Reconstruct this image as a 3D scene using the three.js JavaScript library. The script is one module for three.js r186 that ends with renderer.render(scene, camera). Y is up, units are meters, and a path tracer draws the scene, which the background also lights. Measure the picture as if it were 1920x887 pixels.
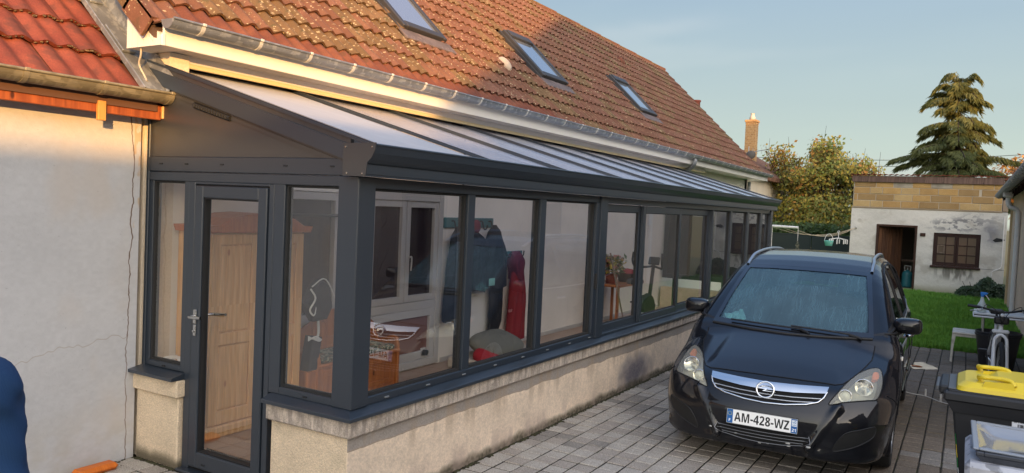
import * as THREE from 'three';
import { mergeGeometries } from 'three/addons/utils/BufferGeometryUtils.js';
import { ConvexGeometry } from 'three/addons/geometries/ConvexGeometry.js';
import { RoundedBoxGeometry } from 'three/addons/geometries/RoundedBoxGeometry.js';

// ---------------------------------------------------------------- camera, sky, sun, exposure
const scene = new THREE.Scene();
const rad = THREE.MathUtils.degToRad;
const camera = new THREE.PerspectiveCamera(34.01, 1024 / 473, 0.05, 2000);
camera.position.set(0, 1.961, 0);
camera.rotation.order = 'YXZ';
camera.rotation.set(rad(-2.229), rad(30.472), rad(2.556));

const SUN = new THREE.Vector3(0.74, 0.14, 0.66).normalize();
const SKY = 1.0;
{
  const W = 1024, H = 512, data = new Float32Array(W * H * 4), d = new THREE.Vector3();
  const mix = (a, b, t) => a + (b - a) * t, sm = (a, b, t) => { t = Math.min(1, Math.max(0, (t - a) / (b - a))); return t * t * (3 - 2 * t); };
  const h3 = (a, b) => { const s = Math.sin(a * 127.1 + b * 311.7) * 43758.5453; return s - Math.floor(s); };
  const vn = (x, y) => { const i = Math.floor(x), j = Math.floor(y), u = sm(0, 1, x - i), v = sm(0, 1, y - j); return mix(mix(h3(i, j), h3(i + 1, j), u), mix(h3(i, j + 1), h3(i + 1, j + 1), u), v); };
  const fbm = (x, y) => vn(x, y) * .5 + vn(x * 2.1, y * 2.1) * .25 + vn(x * 4.3, y * 4.3) * .15 + vn(x * 8.7, y * 8.7) * .1;
  for (let j = 0; j < H; j++) for (let i = 0; i < W; i++) {
    const th = (i + .5) / W * Math.PI * 2 - Math.PI, ph = ((j + .5) / H - .5) * Math.PI;
    d.set(Math.cos(ph) * Math.cos(th), Math.sin(ph), Math.cos(ph) * Math.sin(th));
    const e = Math.max(0, d.y), g = Math.max(0, d.dot(SUN));
    const hz = Math.pow(1 - e, 5), hz2 = Math.pow(1 - e, 3);
    let r = mix(.12, .295, hz2), gg = mix(.215, .385, hz2), b = mix(.40, .40, hz2);
    r = mix(r, .41, hz); gg = mix(gg, .46, hz); b = mix(b, .37, hz);
    // the brighter, warmer half of the sky round the low sun
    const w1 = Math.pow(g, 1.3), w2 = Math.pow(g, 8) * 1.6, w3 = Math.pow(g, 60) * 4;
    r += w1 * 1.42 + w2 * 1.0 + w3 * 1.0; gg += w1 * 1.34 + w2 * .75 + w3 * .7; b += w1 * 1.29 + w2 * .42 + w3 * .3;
    // a few thin high clouds
    if (d.y > .02) {
      const cx = d.x / (d.y + .12), cz = d.z / (d.y + .12), c = sm(.50, .76, fbm(cx * 1.1 + 7.3, cz * 3.2 + 1.7)) * sm(.10, .34, d.y) * .34;
      r += c * .22; gg += c * .16; b += c * .11;
      const st = (fbm(cx * .5 + 3, cz * 1.5) - .5) * .10; r *= 1 + st; gg *= 1 + st * .8; b *= 1 + st * .5;
    }
    if (d.y < 0) { const t = Math.min(1, -d.y * 12); r = mix(r, .18, t); gg = mix(gg, .17, t); b = mix(b, .15, t); }
    const k = (j * W + i) * 4; data[k] = r * SKY; data[k + 1] = gg * SKY; data[k + 2] = b * SKY; data[k + 3] = 1;
  }
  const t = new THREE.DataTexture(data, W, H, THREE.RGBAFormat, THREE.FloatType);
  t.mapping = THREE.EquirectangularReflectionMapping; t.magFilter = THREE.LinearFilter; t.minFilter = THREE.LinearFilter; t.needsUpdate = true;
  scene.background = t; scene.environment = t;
}
const sun = new THREE.DirectionalLight(new THREE.Color().setRGB(1, .53, .17), 4.2);
sun.position.copy(SUN).multiplyScalar(60).add(new THREE.Vector3(-3, 0, -12)); sun.target.position.set(-3, 0, -12);
sun.castShadow = true; sun.shadow.radius = 1; sun.shadow.mapSize.set(4096, 4096); sun.shadow.bias = -.0004;
Object.assign(sun.shadow.camera, { left: -40, right: 40, top: 30, bottom: -30, near: 1, far: 160 });
scene.add(sun, sun.target);

const renderer = new THREE.WebGLRenderer({ antialias: true });
renderer.setSize(1024, 473);
renderer.toneMapping = THREE.LinearToneMapping;
renderer.toneMappingExposure = 1.65;
renderer.shadowMap.enabled = true;

// ---------------------------------------------------------------- helpers
const V = (x, y, z) => new THREE.Vector3(x, y, z);
const rng = (s) => () => { s |= 0; s = s + 0x6D2B79F5 | 0; let t = Math.imul(s ^ s >>> 15, 1 | s); t = t + Math.imul(t ^ t >>> 7, 61 | t) ^ t; return ((t ^ t >>> 14) >>> 0) / 4294967296; };
const clamp = (x, a = 0, b = 1) => Math.min(b, Math.max(a, x)), lerp = (a, b, t) => a + (b - a) * t;
const sstep = (a, b, x) => { const t = clamp((x - a) / (b - a)); return t * t * (3 - 2 * t); };
const used = new Map();
function numbered(n) { const k = used.get(n) || 0; used.set(n, k + 1); return k ? n + '_' + String(k).padStart(3, '0') : n; }
function tag(o, label, category, group) { o.userData.label = label; o.userData.category = category; if (group) o.userData.group = group; return o; }
function thing(name, label, category, group, pos = [0, 0, 0], turn = 0) {
  const o = new THREE.Group(); o.name = numbered(name); o.position.set(...pos); o.rotation.y = turn; scene.add(o); return tag(o, label, category, group);
}
function prep(g) {
  let q = g.index ? g.toNonIndexed() : g.clone();
  for (const k of Object.keys(q.attributes)) if (!['position', 'normal', 'uv', 'color'].includes(k)) q.deleteAttribute(k);
  if (!q.attributes.normal) q.computeVertexNormals();
  if (!q.attributes.uv) uvm(q);
  return q;
}
function join(list) {
  const l = list.map(prep); if (l.length === 1) return l[0];
  const anyC = l.some((g) => g.attributes.color);
  if (anyC) for (const g of l) if (!g.attributes.color) g.setAttribute('color', new THREE.BufferAttribute(new Float32Array(g.attributes.position.count * 3).fill(1), 3));
  return mergeGeometries(l);
}
// box-projected uv in metres
function uvm(g, s = 1, ou = 0, ov = 0) {
  const p = g.attributes.position, n = p.count, uv = new Float32Array(n * 2), a = V(), b = V(), c = V(), m = V();
  for (let i = 0; i < n; i += 3) {
    a.fromBufferAttribute(p, i); b.fromBufferAttribute(p, i + 1); c.fromBufferAttribute(p, i + 2);
    m.crossVectors(b.clone().sub(a), c.clone().sub(a)); const ax = Math.abs(m.x), ay = Math.abs(m.y), az = Math.abs(m.z);
    for (let k = 0; k < 3; k++) {
      const q = k === 0 ? a : k === 1 ? b : c;
      const [u, v] = ay >= ax && ay >= az ? [q.x, q.z] : ax >= az ? [q.z, q.y] : [q.x, q.y];
      uv[(i + k) * 2] = u * s + ou; uv[(i + k) * 2 + 1] = v * s + ov;
    }
  }
  g.setAttribute('uv', new THREE.BufferAttribute(uv, 2)); return g;
}
function mesh(name, geos, mat, parent, keepUv) {
  const g = join(Array.isArray(geos) ? geos : [geos]); if (!keepUv) uvm(g);
  const o = new THREE.Mesh(g, mat); o.name = parent === scene ? numbered(name) : name; o.castShadow = o.receiveShadow = true; (parent || scene).add(o); return o;
}
function share(name, geo, mat, parent) { const o = new THREE.Mesh(geo, mat); o.name = parent === scene ? numbered(name) : name; o.castShadow = o.receiveShadow = true; parent.add(o); return o; }
function struct(o) { o.userData.kind = 'structure'; return o; }
function stuff(o) { o.userData.kind = 'stuff'; return o; }
// box between limits, with chamfered edges when c > 0
function bx(x0, x1, y0, y1, z0, z1, c = 0) {
  if (x0 > x1) [x0, x1] = [x1, x0]; if (y0 > y1) [y0, y1] = [y1, y0]; if (z0 > z1) [z0, z1] = [z1, z0];
  if (!c) { const g = new THREE.BoxGeometry(x1 - x0, y1 - y0, z1 - z0); g.translate((x0 + x1) / 2, (y0 + y1) / 2, (z0 + z1) / 2); return g; }
  c = Math.min(c, (x1 - x0) * .45, (y1 - y0) * .45, (z1 - z0) * .45);
  const P = [], lo = [x0, y0, z0], hi = [x1, y1, z1];
  for (let k = 0; k < 8; k++) for (let a = 0; a < 3; a++) {
    const q = [0, 1, 2].map((i) => { const h = k >> i & 1; return i === a ? (h ? hi[i] : lo[i]) : (h ? hi[i] - c : lo[i] + c); });
    P.push(V(...q));
  }
  return new ConvexGeometry(P);
}
const cyl = (r0, r1, h, n = 16, open = false) => new THREE.CylinderGeometry(r1, r0, h, n, 1, open);
// tapered rod between two points
function rod(a, b, r0, r1 = r0, n = 8) {
  const d = b.clone().sub(a), g = new THREE.CylinderGeometry(r1, r0, d.length(), n, 1);
  g.applyQuaternion(new THREE.Quaternion().setFromUnitVectors(V(0, 1, 0), d.clone().normalize())); const m = a.clone().add(b).multiplyScalar(.5); return g.translate(m.x, m.y, m.z);
}
function tube(pts, r, n = 8, seg = 0, closed = false) { const c = new THREE.CatmullRomCurve3(pts.map((p) => p.isVector3 ? p : V(...p)), closed); return new THREE.TubeGeometry(c, seg || pts.length * 6, r, n, closed); }
// straight-sided prism: polygon in a plane, extruded along the third axis.  axis 'z': poly = (x,y); axis 'x': poly = (z,y); axis 'y': poly = (x,z)
function prism(poly, axis, a, b, holes = [], bevel = 0) {
  const s = new THREE.Shape(poly.map((p) => new THREE.Vector2(axis === 'z' ? p[0] : axis === 'x' ? -p[0] : p[0], axis === 'y' ? -p[1] : p[1])));
  for (const h of holes) s.holes.push(new THREE.Path(h.map((p) => new THREE.Vector2(axis === 'x' ? -p[0] : p[0], axis === 'y' ? -p[1] : p[1]))));
  const lo = Math.min(a, b), hi = Math.max(a, b);
  const g = new THREE.ExtrudeGeometry(s, { depth: hi - lo - 2 * bevel, bevelEnabled: bevel > 0, bevelThickness: bevel, bevelSize: bevel, bevelOffset: -bevel, bevelSegments: 1, curveSegments: 8 });
  g.translate(0, 0, bevel + lo);
  if (axis === 'x') g.rotateY(Math.PI / 2); if (axis === 'y') g.rotateX(-Math.PI / 2);
  return g;
}
// frame of four bars in the plane of an axis ('x': z,y ; 'z': x,y), butted
function frameBars(axis, u0, u1, v0, v1, w, a, b, c = 0, wb = w) {
  const B = axis === 'z' ? (p, q, r, s) => bx(p, q, r, s, a, b, c) : (p, q, r, s) => bx(a, b, r, s, p, q, c);
  if (u0 > u1) [u0, u1] = [u1, u0];
  return [B(u0, u0 + w, v0, v1), B(u1 - w, u1, v0, v1), B(u0 + w, u1 - w, v1 - w, v1), B(u0 + w, u1 - w, v0, v0 + wb)];
}
const lathe = (pts, n = 24) => new THREE.LatheGeometry(pts.map((p) => new THREE.Vector2(...p)), n);
function at(g, x, y, z, rx = 0, ry = 0, rz = 0) { if (rx) g.rotateX(rx); if (rz) g.rotateZ(rz); if (ry) g.rotateY(ry); return g.translate(x, y, z); }

// ---------------------------------------------------------------- procedural textures
const perm = (() => { const r = rng(11), a = new Float32Array(65536); for (let i = 0; i < 65536; i++) a[i] = r(); return a; })();
const hsh = (i, j) => perm[((i & 255) << 8 | (j & 255)) ^ ((i * 73 ^ j * 151) & 0)];
function pn(x, y, P) { const i = Math.floor(x), j = Math.floor(y), u = x - i, v = y - j, a = u * u * (3 - 2 * u), b = v * v * (3 - 2 * v), m = (k) => ((k % P) + P) % P, i0 = m(i), i1 = m(i + 1), j0 = m(j), j1 = m(j + 1); return lerp(lerp(hsh(i0, j0), hsh(i1, j0), a), lerp(hsh(i0, j1), hsh(i1, j1), a), b); }
// tiling fractal noise on the unit square, first octave with P cells
function fb(u, v, P, oct = 4, g = .5) { let s = 0, a = 1, t = 0; for (let o = 0; o < oct; o++) { s += a * pn(u * P + o * 17, v * P + o * 31, P); t += a; a *= g; P *= 2; } return s / t; }
function tex(w, h, fn, o = {}) {
  const d = new Uint8Array(w * h * 4);
  for (let j = 0; j < h; j++) for (let i = 0; i < w; i++) { const c = fn((i + .5) / w, (j + .5) / h), k = (j * w + i) * 4; d[k] = clamp(c[0]) * 255; d[k + 1] = clamp(c[1]) * 255; d[k + 2] = clamp(c[2]) * 255; d[k + 3] = c[3] === undefined ? 255 : clamp(c[3]) * 255; }
  const t = new THREE.DataTexture(d, w, h); t.magFilter = THREE.LinearFilter; t.minFilter = THREE.LinearMipmapLinearFilter; t.generateMipmaps = true;
  t.wrapS = t.wrapT = o.clamp ? THREE.ClampToEdgeWrapping : THREE.RepeatWrapping; if (!o.data) t.colorSpace = THREE.SRGBColorSpace; if (o.rep) t.repeat.set(o.rep[0], o.rep[1]); t.needsUpdate = true; return t;
}
const gray = (x) => [x, x, x];
const srgb = (r, g, b) => [r / 255, g / 255, b / 255];
const mul = (c, k) => [c[0] * k, c[1] * k, c[2] * k], mixc = (a, b, t) => [lerp(a[0], b[0], t), lerp(a[1], b[1], t), lerp(a[2], b[2], t)];
const SM = (o) => new THREE.MeshStandardMaterial({ roughness: .8, ...o });
const PM = (o) => new THREE.MeshPhysicalMaterial({ roughness: .5, ...o });
const hex = (c) => new THREE.Color(c);
// fine grain bump maps (repeat in metres)
const bumpGrain = tex(256, 256, (u, v) => gray(fb(u, v, 24, 3, .7)), { data: 1, rep: [2.2, 2.2] });
const bumpRough = tex(256, 256, (u, v) => gray(fb(u, v, 40, 3, .8)), { data: 1, rep: [3, 3] });
const bumpSoft = tex(256, 256, (u, v) => gray(fb(u, v, 6, 4, .5)), { data: 1, rep: [1, 1] });
const rebump = (t, a, b) => { const c = t.clone(); c.repeat.set(a, b); c.needsUpdate = true; return c; };
// ---------------------------------------------------------------- materials of the buildings
const stuccoWhite = (() => {       // the annex wall: off-white render, one long crack, faint stains.  Covers z -3.5..0.5 (u), y 0..2.7 (v)
  const W = 1536, H = 1024, crack = [[3.384, 2.6], [3.38, 2.44], [3.412, 2.17], [3.405, 1.95], [3.412, 1.866], [3.391, 1.75], [3.411, 1.616], [3.393, 1.52], [3.398, 1.17], [3.386, .86], [3.39, .5], [3.4, 0]];
  const cz = (y) => { for (let i = 0; i < crack.length - 1; i++) if (y <= crack[i][1] && y >= crack[i + 1][1]) { const t = (crack[i][1] - y) / (crack[i][1] - crack[i + 1][1]); return lerp(crack[i][0], crack[i + 1][0], t); } return 3.4; };
  return tex(W, H, (u, v) => {
    const z = 3.5 - u * 4, y = v * 2.7, n = fb(u, v, 5, 5), f = fb(u * 1, v, 120, 2);
    let c = mul(srgb(192, 193, 195), .93 + n * .10 + f * .05);
    const low = sstep(.55, 0, y) * sstep(.35, .7, fb(u, v, 22, 4)); c = mixc(c, srgb(178, 172, 160), low * .55);
    const stain = sstep(.58, .8, fb(u + .3, v * .4, 9, 4)); c = mixc(c, srgb(196, 186, 176), stain * .5);
    const d = Math.abs(z - cz(y) - (fb(.5, v, 60, 3) - .5) * .018), w = .0022 + .002 * pn(3, v * 60, 60);
    c = mixc(c, srgb(96, 74, 58), sstep(w * 1.7, w * .5, d) * (y > .9 ? .95 : .6));
    const yy = .93 - (3.4 - z) * .16 + (fb(u, .2, 30, 3) - .5) * .12; if (z > 2.6 && z < 3.4) c = mixc(c, srgb(150, 135, 120), sstep(.004, .001, Math.abs(y - yy)) * .5);
    if (z > 3.41 && y > 1.6) c = mixc(c, srgb(190, 158, 120), sstep(.55, .7, fb(u * 3, v, 30, 3)) * .6);
    const spk = pn(u * 420, v * 290, 420); if (spk > .985) c = mul(c, .8);
    return c;
  }, { clamp: 1 });
})();
const plinthTex = (() => {         // the veranda plinth: peach roughcast, cement patch along the top, soot-grey smudge, dirt at the foot.  u: 3.4..14.9 m of -z, v: 0..0.53 m
  const W = 2048, H = 256;
  return tex(W, H, (u, v) => {
    const z = 3.4 + u * 11.5, y = v * .53, n = fb(u * 1, v * .05, 40, 4), f = pn(u * 1100, v * 60, 1100), f2 = pn(u * 550, v * 30, 550);
    let c = mul(srgb(240, 219, 194), .90 + n * .12 + (f - .5) * .09 + (f2 - .5) * .07);
    const edge = .445 - .035 * fb(u, .3, 60, 4) - sstep(5.5, 9, z) * .015;
    c = mixc(c, mul(srgb(156, 148, 140), .88 + f * .1 + n * .14), sstep(edge, edge + .006, y) * .95);
    c = mixc(c, srgb(112, 96, 80), sstep(.005, 0, Math.abs(y - edge)) * .7);
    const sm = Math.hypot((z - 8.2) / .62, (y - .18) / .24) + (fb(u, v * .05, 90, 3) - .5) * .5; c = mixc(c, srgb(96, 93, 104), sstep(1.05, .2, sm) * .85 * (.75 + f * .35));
    const dirt = .035 + .06 * fb(u, .7, 110, 4); c = mixc(c, srgb(72, 66, 52), sstep(dirt + .03, dirt * .35, y) * .9 * (.6 + f2 * .5));
    const ru = sstep(.5, .78, fb(u, v * .01, 140, 3)) * sstep(.18, .46, y); c = mixc(c, srgb(168, 146, 122), ru * .45); const dr = sstep(.5, .75, fb(u, v * .012, 90, 3)) * sstep(.28, .02, y); c = mixc(c, srgb(170, 150, 138), dr * .5);
    return c;
  }, { clamp: 1 });
})();
const plinthMat = SM({ map: plinthTex, roughness: .95, bumpMap: rebump(bumpRough, 34.5, 1.6), bumpScale: .004 });
const pierTex = tex(512, 512, (u, v) => { // 1 m square
  const n = fb(u, v, 5, 4), f = pn(u * 220, v * 220, 220);
  let c = mul(srgb(232, 212, 182), .86 + n * .14 + (f - .5) * .16); c = mixc(c, srgb(150, 140, 116), sstep(.55, .8, fb(u, v, 4, 5)) * .45);
  const dirt = .04 + .08 * fb(u, .7, 14, 4); c = mixc(c, srgb(76, 70, 55), sstep(dirt + .03, dirt * .3, v) * .8); return c;
});
const pierMat = SM({ map: pierTex, roughness: .95, bumpMap: bumpRough, bumpScale: .006 });
const copingTex = tex(1024, 256, (u, v) => { // 2 m x 0.5 m, streaked old concrete
  const n = fb(u, v * .25, 10, 4), st = fb(u, v * .06, 70, 3, .6), f = pn(u * 400, v * 100, 400);
  let c = mul(srgb(210, 196, 180), .78 + n * .2 + (f - .5) * .22); c = mixc(c, srgb(120, 112, 106), sstep(.45, .72, st) * .42); return mixc(c, srgb(225, 212, 198), sstep(.62, .8, fb(u + .4, v * .1, 50, 3)) * .7);
}, { rep: [.5, 2] });
const copingMat = SM({ map: copingTex, roughness: .95, bumpMap: bumpRough, bumpScale: .005 });
const renderTex = tex(512, 512, (u, v) => mul(srgb(232, 218, 196), .9 + fb(u, v, 4, 5) * .12 + (pn(u * 200, v * 200, 200) - .5) * .05), { rep: [.5, .5] });
const creamMat = SM({ map: renderTex, roughness: .92, bumpMap: bumpGrain, bumpScale: .002 });
const innerMat = SM({ map: tex(256, 256, (u, v) => mul(srgb(242, 234, 222), .92 + fb(u, v, 4, 4) * .1), { rep: [.5, .5] }), roughness: .9, bumpMap: bumpGrain, bumpScale: .0015 });
const annexMat = SM({ map: stuccoWhite, roughness: .93, bumpMap: rebump(bumpGrain, 9, 6), bumpScale: .0016 });
const alu = PM({ color: new THREE.Color().setRGB(.022, .031, .044), roughness: .42, metalness: .0, bumpMap: bumpRough, bumpScale: .00015, clearcoat: .6, clearcoatRoughness: .3 });
const aluDull = PM({ color: new THREE.Color().setRGB(.032, .034, .038), roughness: .5, clearcoat: .75, clearcoatRoughness: .2, ior: 1.5 });
const black = SM({ color: new THREE.Color().setRGB(.012, .012, .013), roughness: .6 });
const rubber = SM({ color: new THREE.Color().setRGB(.02, .02, .02), roughness: .85 });
const glass = PM({ color: hex('#fbfdfc'), transmission: 1, thickness: 0, roughness: 0, ior: 2.35 });
const pvc = PM({ color: new THREE.Color().setRGB(.78, .75, .70), roughness: .35 });
const pvcGloss = PM({ color: new THREE.Color().setRGB(.70, .66, .62), roughness: .22, specularIntensity: 1 });
const zincTex = tex(512, 512, (u, v) => { const n = fb(u, v, 5, 5), k = sstep(.55, .7, fb(u + .2, v, 14, 4)), s = pn(u * 90, v * 90, 90); let c = mul(srgb(150, 154, 158), .8 + n * .3); c = mixc(c, srgb(205, 207, 205), k * .5); return s > .9 ? mixc(c, srgb(110, 112, 112), .5) : c; }, { rep: [1.5, 1.5] });
const zinc = SM({ map: zincTex, roughness: .48, metalness: .55 });
const oldZincTex = tex(512, 512, (u, v) => { const n = fb(u, v, 5, 5), k = sstep(.5, .62, fb(u + .2, v * 1.5, 8, 4)); return mixc(mul(srgb(160, 150, 124), .75 + n * .35), srgb(112, 104, 82), k * .6); }, { rep: [2, 2] });
const oldZinc = SM({ map: oldZincTex, roughness: .6, metalness: .35 });
const steel = SM({ color: hex('#c8c8c6'), roughness: .25, metalness: 1 });
const steelDull = SM({ color: hex('#b9b9b5'), roughness: .45, metalness: .9 });
function woodTex(a, b, c, o = {}) { // grain along v, 1 m square
  return tex(512, 512, (u, v) => {
    const w = fb(u, v * .12, 6, 3) * .35, g = fb(u + w * .3, v * .03, 60, 3, .6), f = pn(u * 260, v * 12, 260), ring = .5 + .5 * Math.sin((u * 9 + w * 9 + Math.sin(v * 6.283) * .25) * 6.283);
    let q = mixc(a, b, clamp(g * .75 + ring * .35 - .1)); q = mul(q, .93 + f * .12);
    for (const [kx, ky] of o.knots || []) { const d = Math.hypot((u - kx) * 2.2, v - ky); q = mixc(q, c, sstep(.035, .012, d) * .85); }
    return q;
  }, { rep: o.rep || [1, 1] });
}
const pineTex = woodTex(srgb(232, 186, 128), srgb(206, 148, 86), srgb(176, 108, 52), { knots: [[.3, .4], [.72, .8]] });
const pine = PM({ map: pineTex, roughness: .45, clearcoat: .2 });
const benchTex = woodTex(srgb(188, 118, 62), srgb(140, 76, 36), srgb(80, 40, 18), { knots: [[.25, .3], [.6, .6], [.8, .2], [.4, .85]] });
const benchWood = PM({ map: benchTex, roughness: .45, clearcoat: .2 });
const stainTex = woodTex(srgb(178, 96, 48), srgb(120, 56, 26), srgb(60, 26, 14), { knots: [[.5, .5]] });
const fasciaWood = SM({ map: stainTex, roughness: .7 });
const greyWoodTex = woodTex(srgb(150, 130, 112), srgb(96, 80, 70), srgb(50, 42, 38), { knots: [[.3, .2], [.7, .6]] });
const greyWood = SM({ map: greyWoodTex, roughness: .9, bumpMap: greyWoodTex, bumpScale: .003 });
const terracotta = (cols, lich, rep) => tex(512, 512, (u, v) => {
  const n = fb(u, v, 4, 5), f = pn(u * 200, v * 200, 200); let c = mixc(cols[0], cols[1], sstep(.3, .7, n)); c = mul(c, .88 + f * .2); c = mixc(c, cols[2], sstep(.56, .72, fb(u + .37, v, 9, 4)) * .7);
  if (lich) { const l = fb(u, v + .21, 34, 3, .6), big = fb(u + .1, v, 5, 3); c = mixc(c, srgb(214, 198, 160), sstep(.73 - big * .14 * lich, .80 - big * .14 * lich, l) * .9); const l2 = pn(u * 48 + .3, v * 48, 48) * (.6 + .5 * fb(u, v, 6, 2)); if (l2 > .88) c = mixc(c, srgb(216, 204, 172), .7 * sstep(.88, .93, l2)); }
  return c;
}, { rep: rep || [1.4, 1.4] });
const tileSets = [
  terracotta([srgb(136, 106, 76), srgb(118, 92, 62), srgb(94, 84, 54)], .36),
  terracotta([srgb(140, 98, 76), srgb(122, 82, 62), srgb(106, 82, 58)], .08),
  terracotta([srgb(140, 98, 80), srgb(124, 84, 66), srgb(106, 82, 62)], .1),
  terracotta([srgb(140, 86, 64), srgb(120, 70, 54), srgb(104, 72, 54)], 0),
];
const tileMats = tileSets.map((m) => SM({ map: m, color: hex('#e8e4de'), roughness: .92, bumpMap: bumpGrain, bumpScale: .0025 }));
const redTex = terracotta([srgb(156, 84, 62), srgb(136, 68, 50), srgb(112, 66, 52)], 0, [1.1, 1.1]);
const redTileMats = [['#e8dcd4', .75], ['#d8ccc4', .75], ['#e6d8cc', .75]].map(([c, r]) => SM({ map: redTex, color: hex(c), roughness: r, bumpMap: bumpGrain, bumpScale: .0012 }));
const mossMat = SM({ map: terracotta([srgb(120, 92, 58), srgb(90, 66, 40), srgb(70, 62, 40)], .8, [4, 4]), roughness: 1, bumpMap: bumpRough, bumpScale: .01 });

// ---------------------------------------------------------------- roof tiles: a slope frame (w along -z, l up the slope, n out of it)
function tileGeo(width, len, waves, amp, seed, rise = .034, thick = .022) {
  const N = waves * 8, r = rng(seed), pos = [], uv = [], idx = [], ou = r() * 3, ov = r() * 3, jag = Array.from({ length: N + 1 }, () => (r() - .5) * .006);
  const h = (w) => { const t = w / width * waves * 2 * Math.PI; return amp * Math.pow(.5 - .5 * Math.cos(t), .8); };
  for (let i = 0; i <= N; i++) { const w = width * i / N, hh = h(w); pos.push(w, jag[i], rise + hh, w, len, hh); uv.push(w + ou, ov, w + ou, len + ov); }
  for (let i = 0; i < N; i++) { const a = i * 2; idx.push(a, a + 2, a + 1, a + 1, a + 2, a + 3); }
  const b = pos.length / 3;
  for (let i = 0; i <= N; i++) { const w = width * i / N, hh = h(w); pos.push(w, jag[i], rise + hh, w, jag[i] + .004, rise + hh - thick); uv.push(w + ou, ov, w + ou, ov - .03); }
  for (let i = 0; i < N; i++) { const a = b + i * 2; idx.push(a, a + 1, a + 2, a + 2, a + 1, a + 3); }
  const g = new THREE.BufferGeometry(); g.setAttribute('position', new THREE.Float32BufferAttribute(pos, 3)); g.setAttribute('uv', new THREE.Float32BufferAttribute(uv, 2)); g.setIndex(idx); g.computeVertexNormals(); return g;
}
const slopeM = (pitch, x, y, z) => { const c = Math.cos(pitch), s = Math.sin(pitch); return new THREE.Matrix4().makeBasis(V(0, 0, -1), V(-c, s, 0), V(s, c, 0)).setPosition(x, y, z); };

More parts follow.
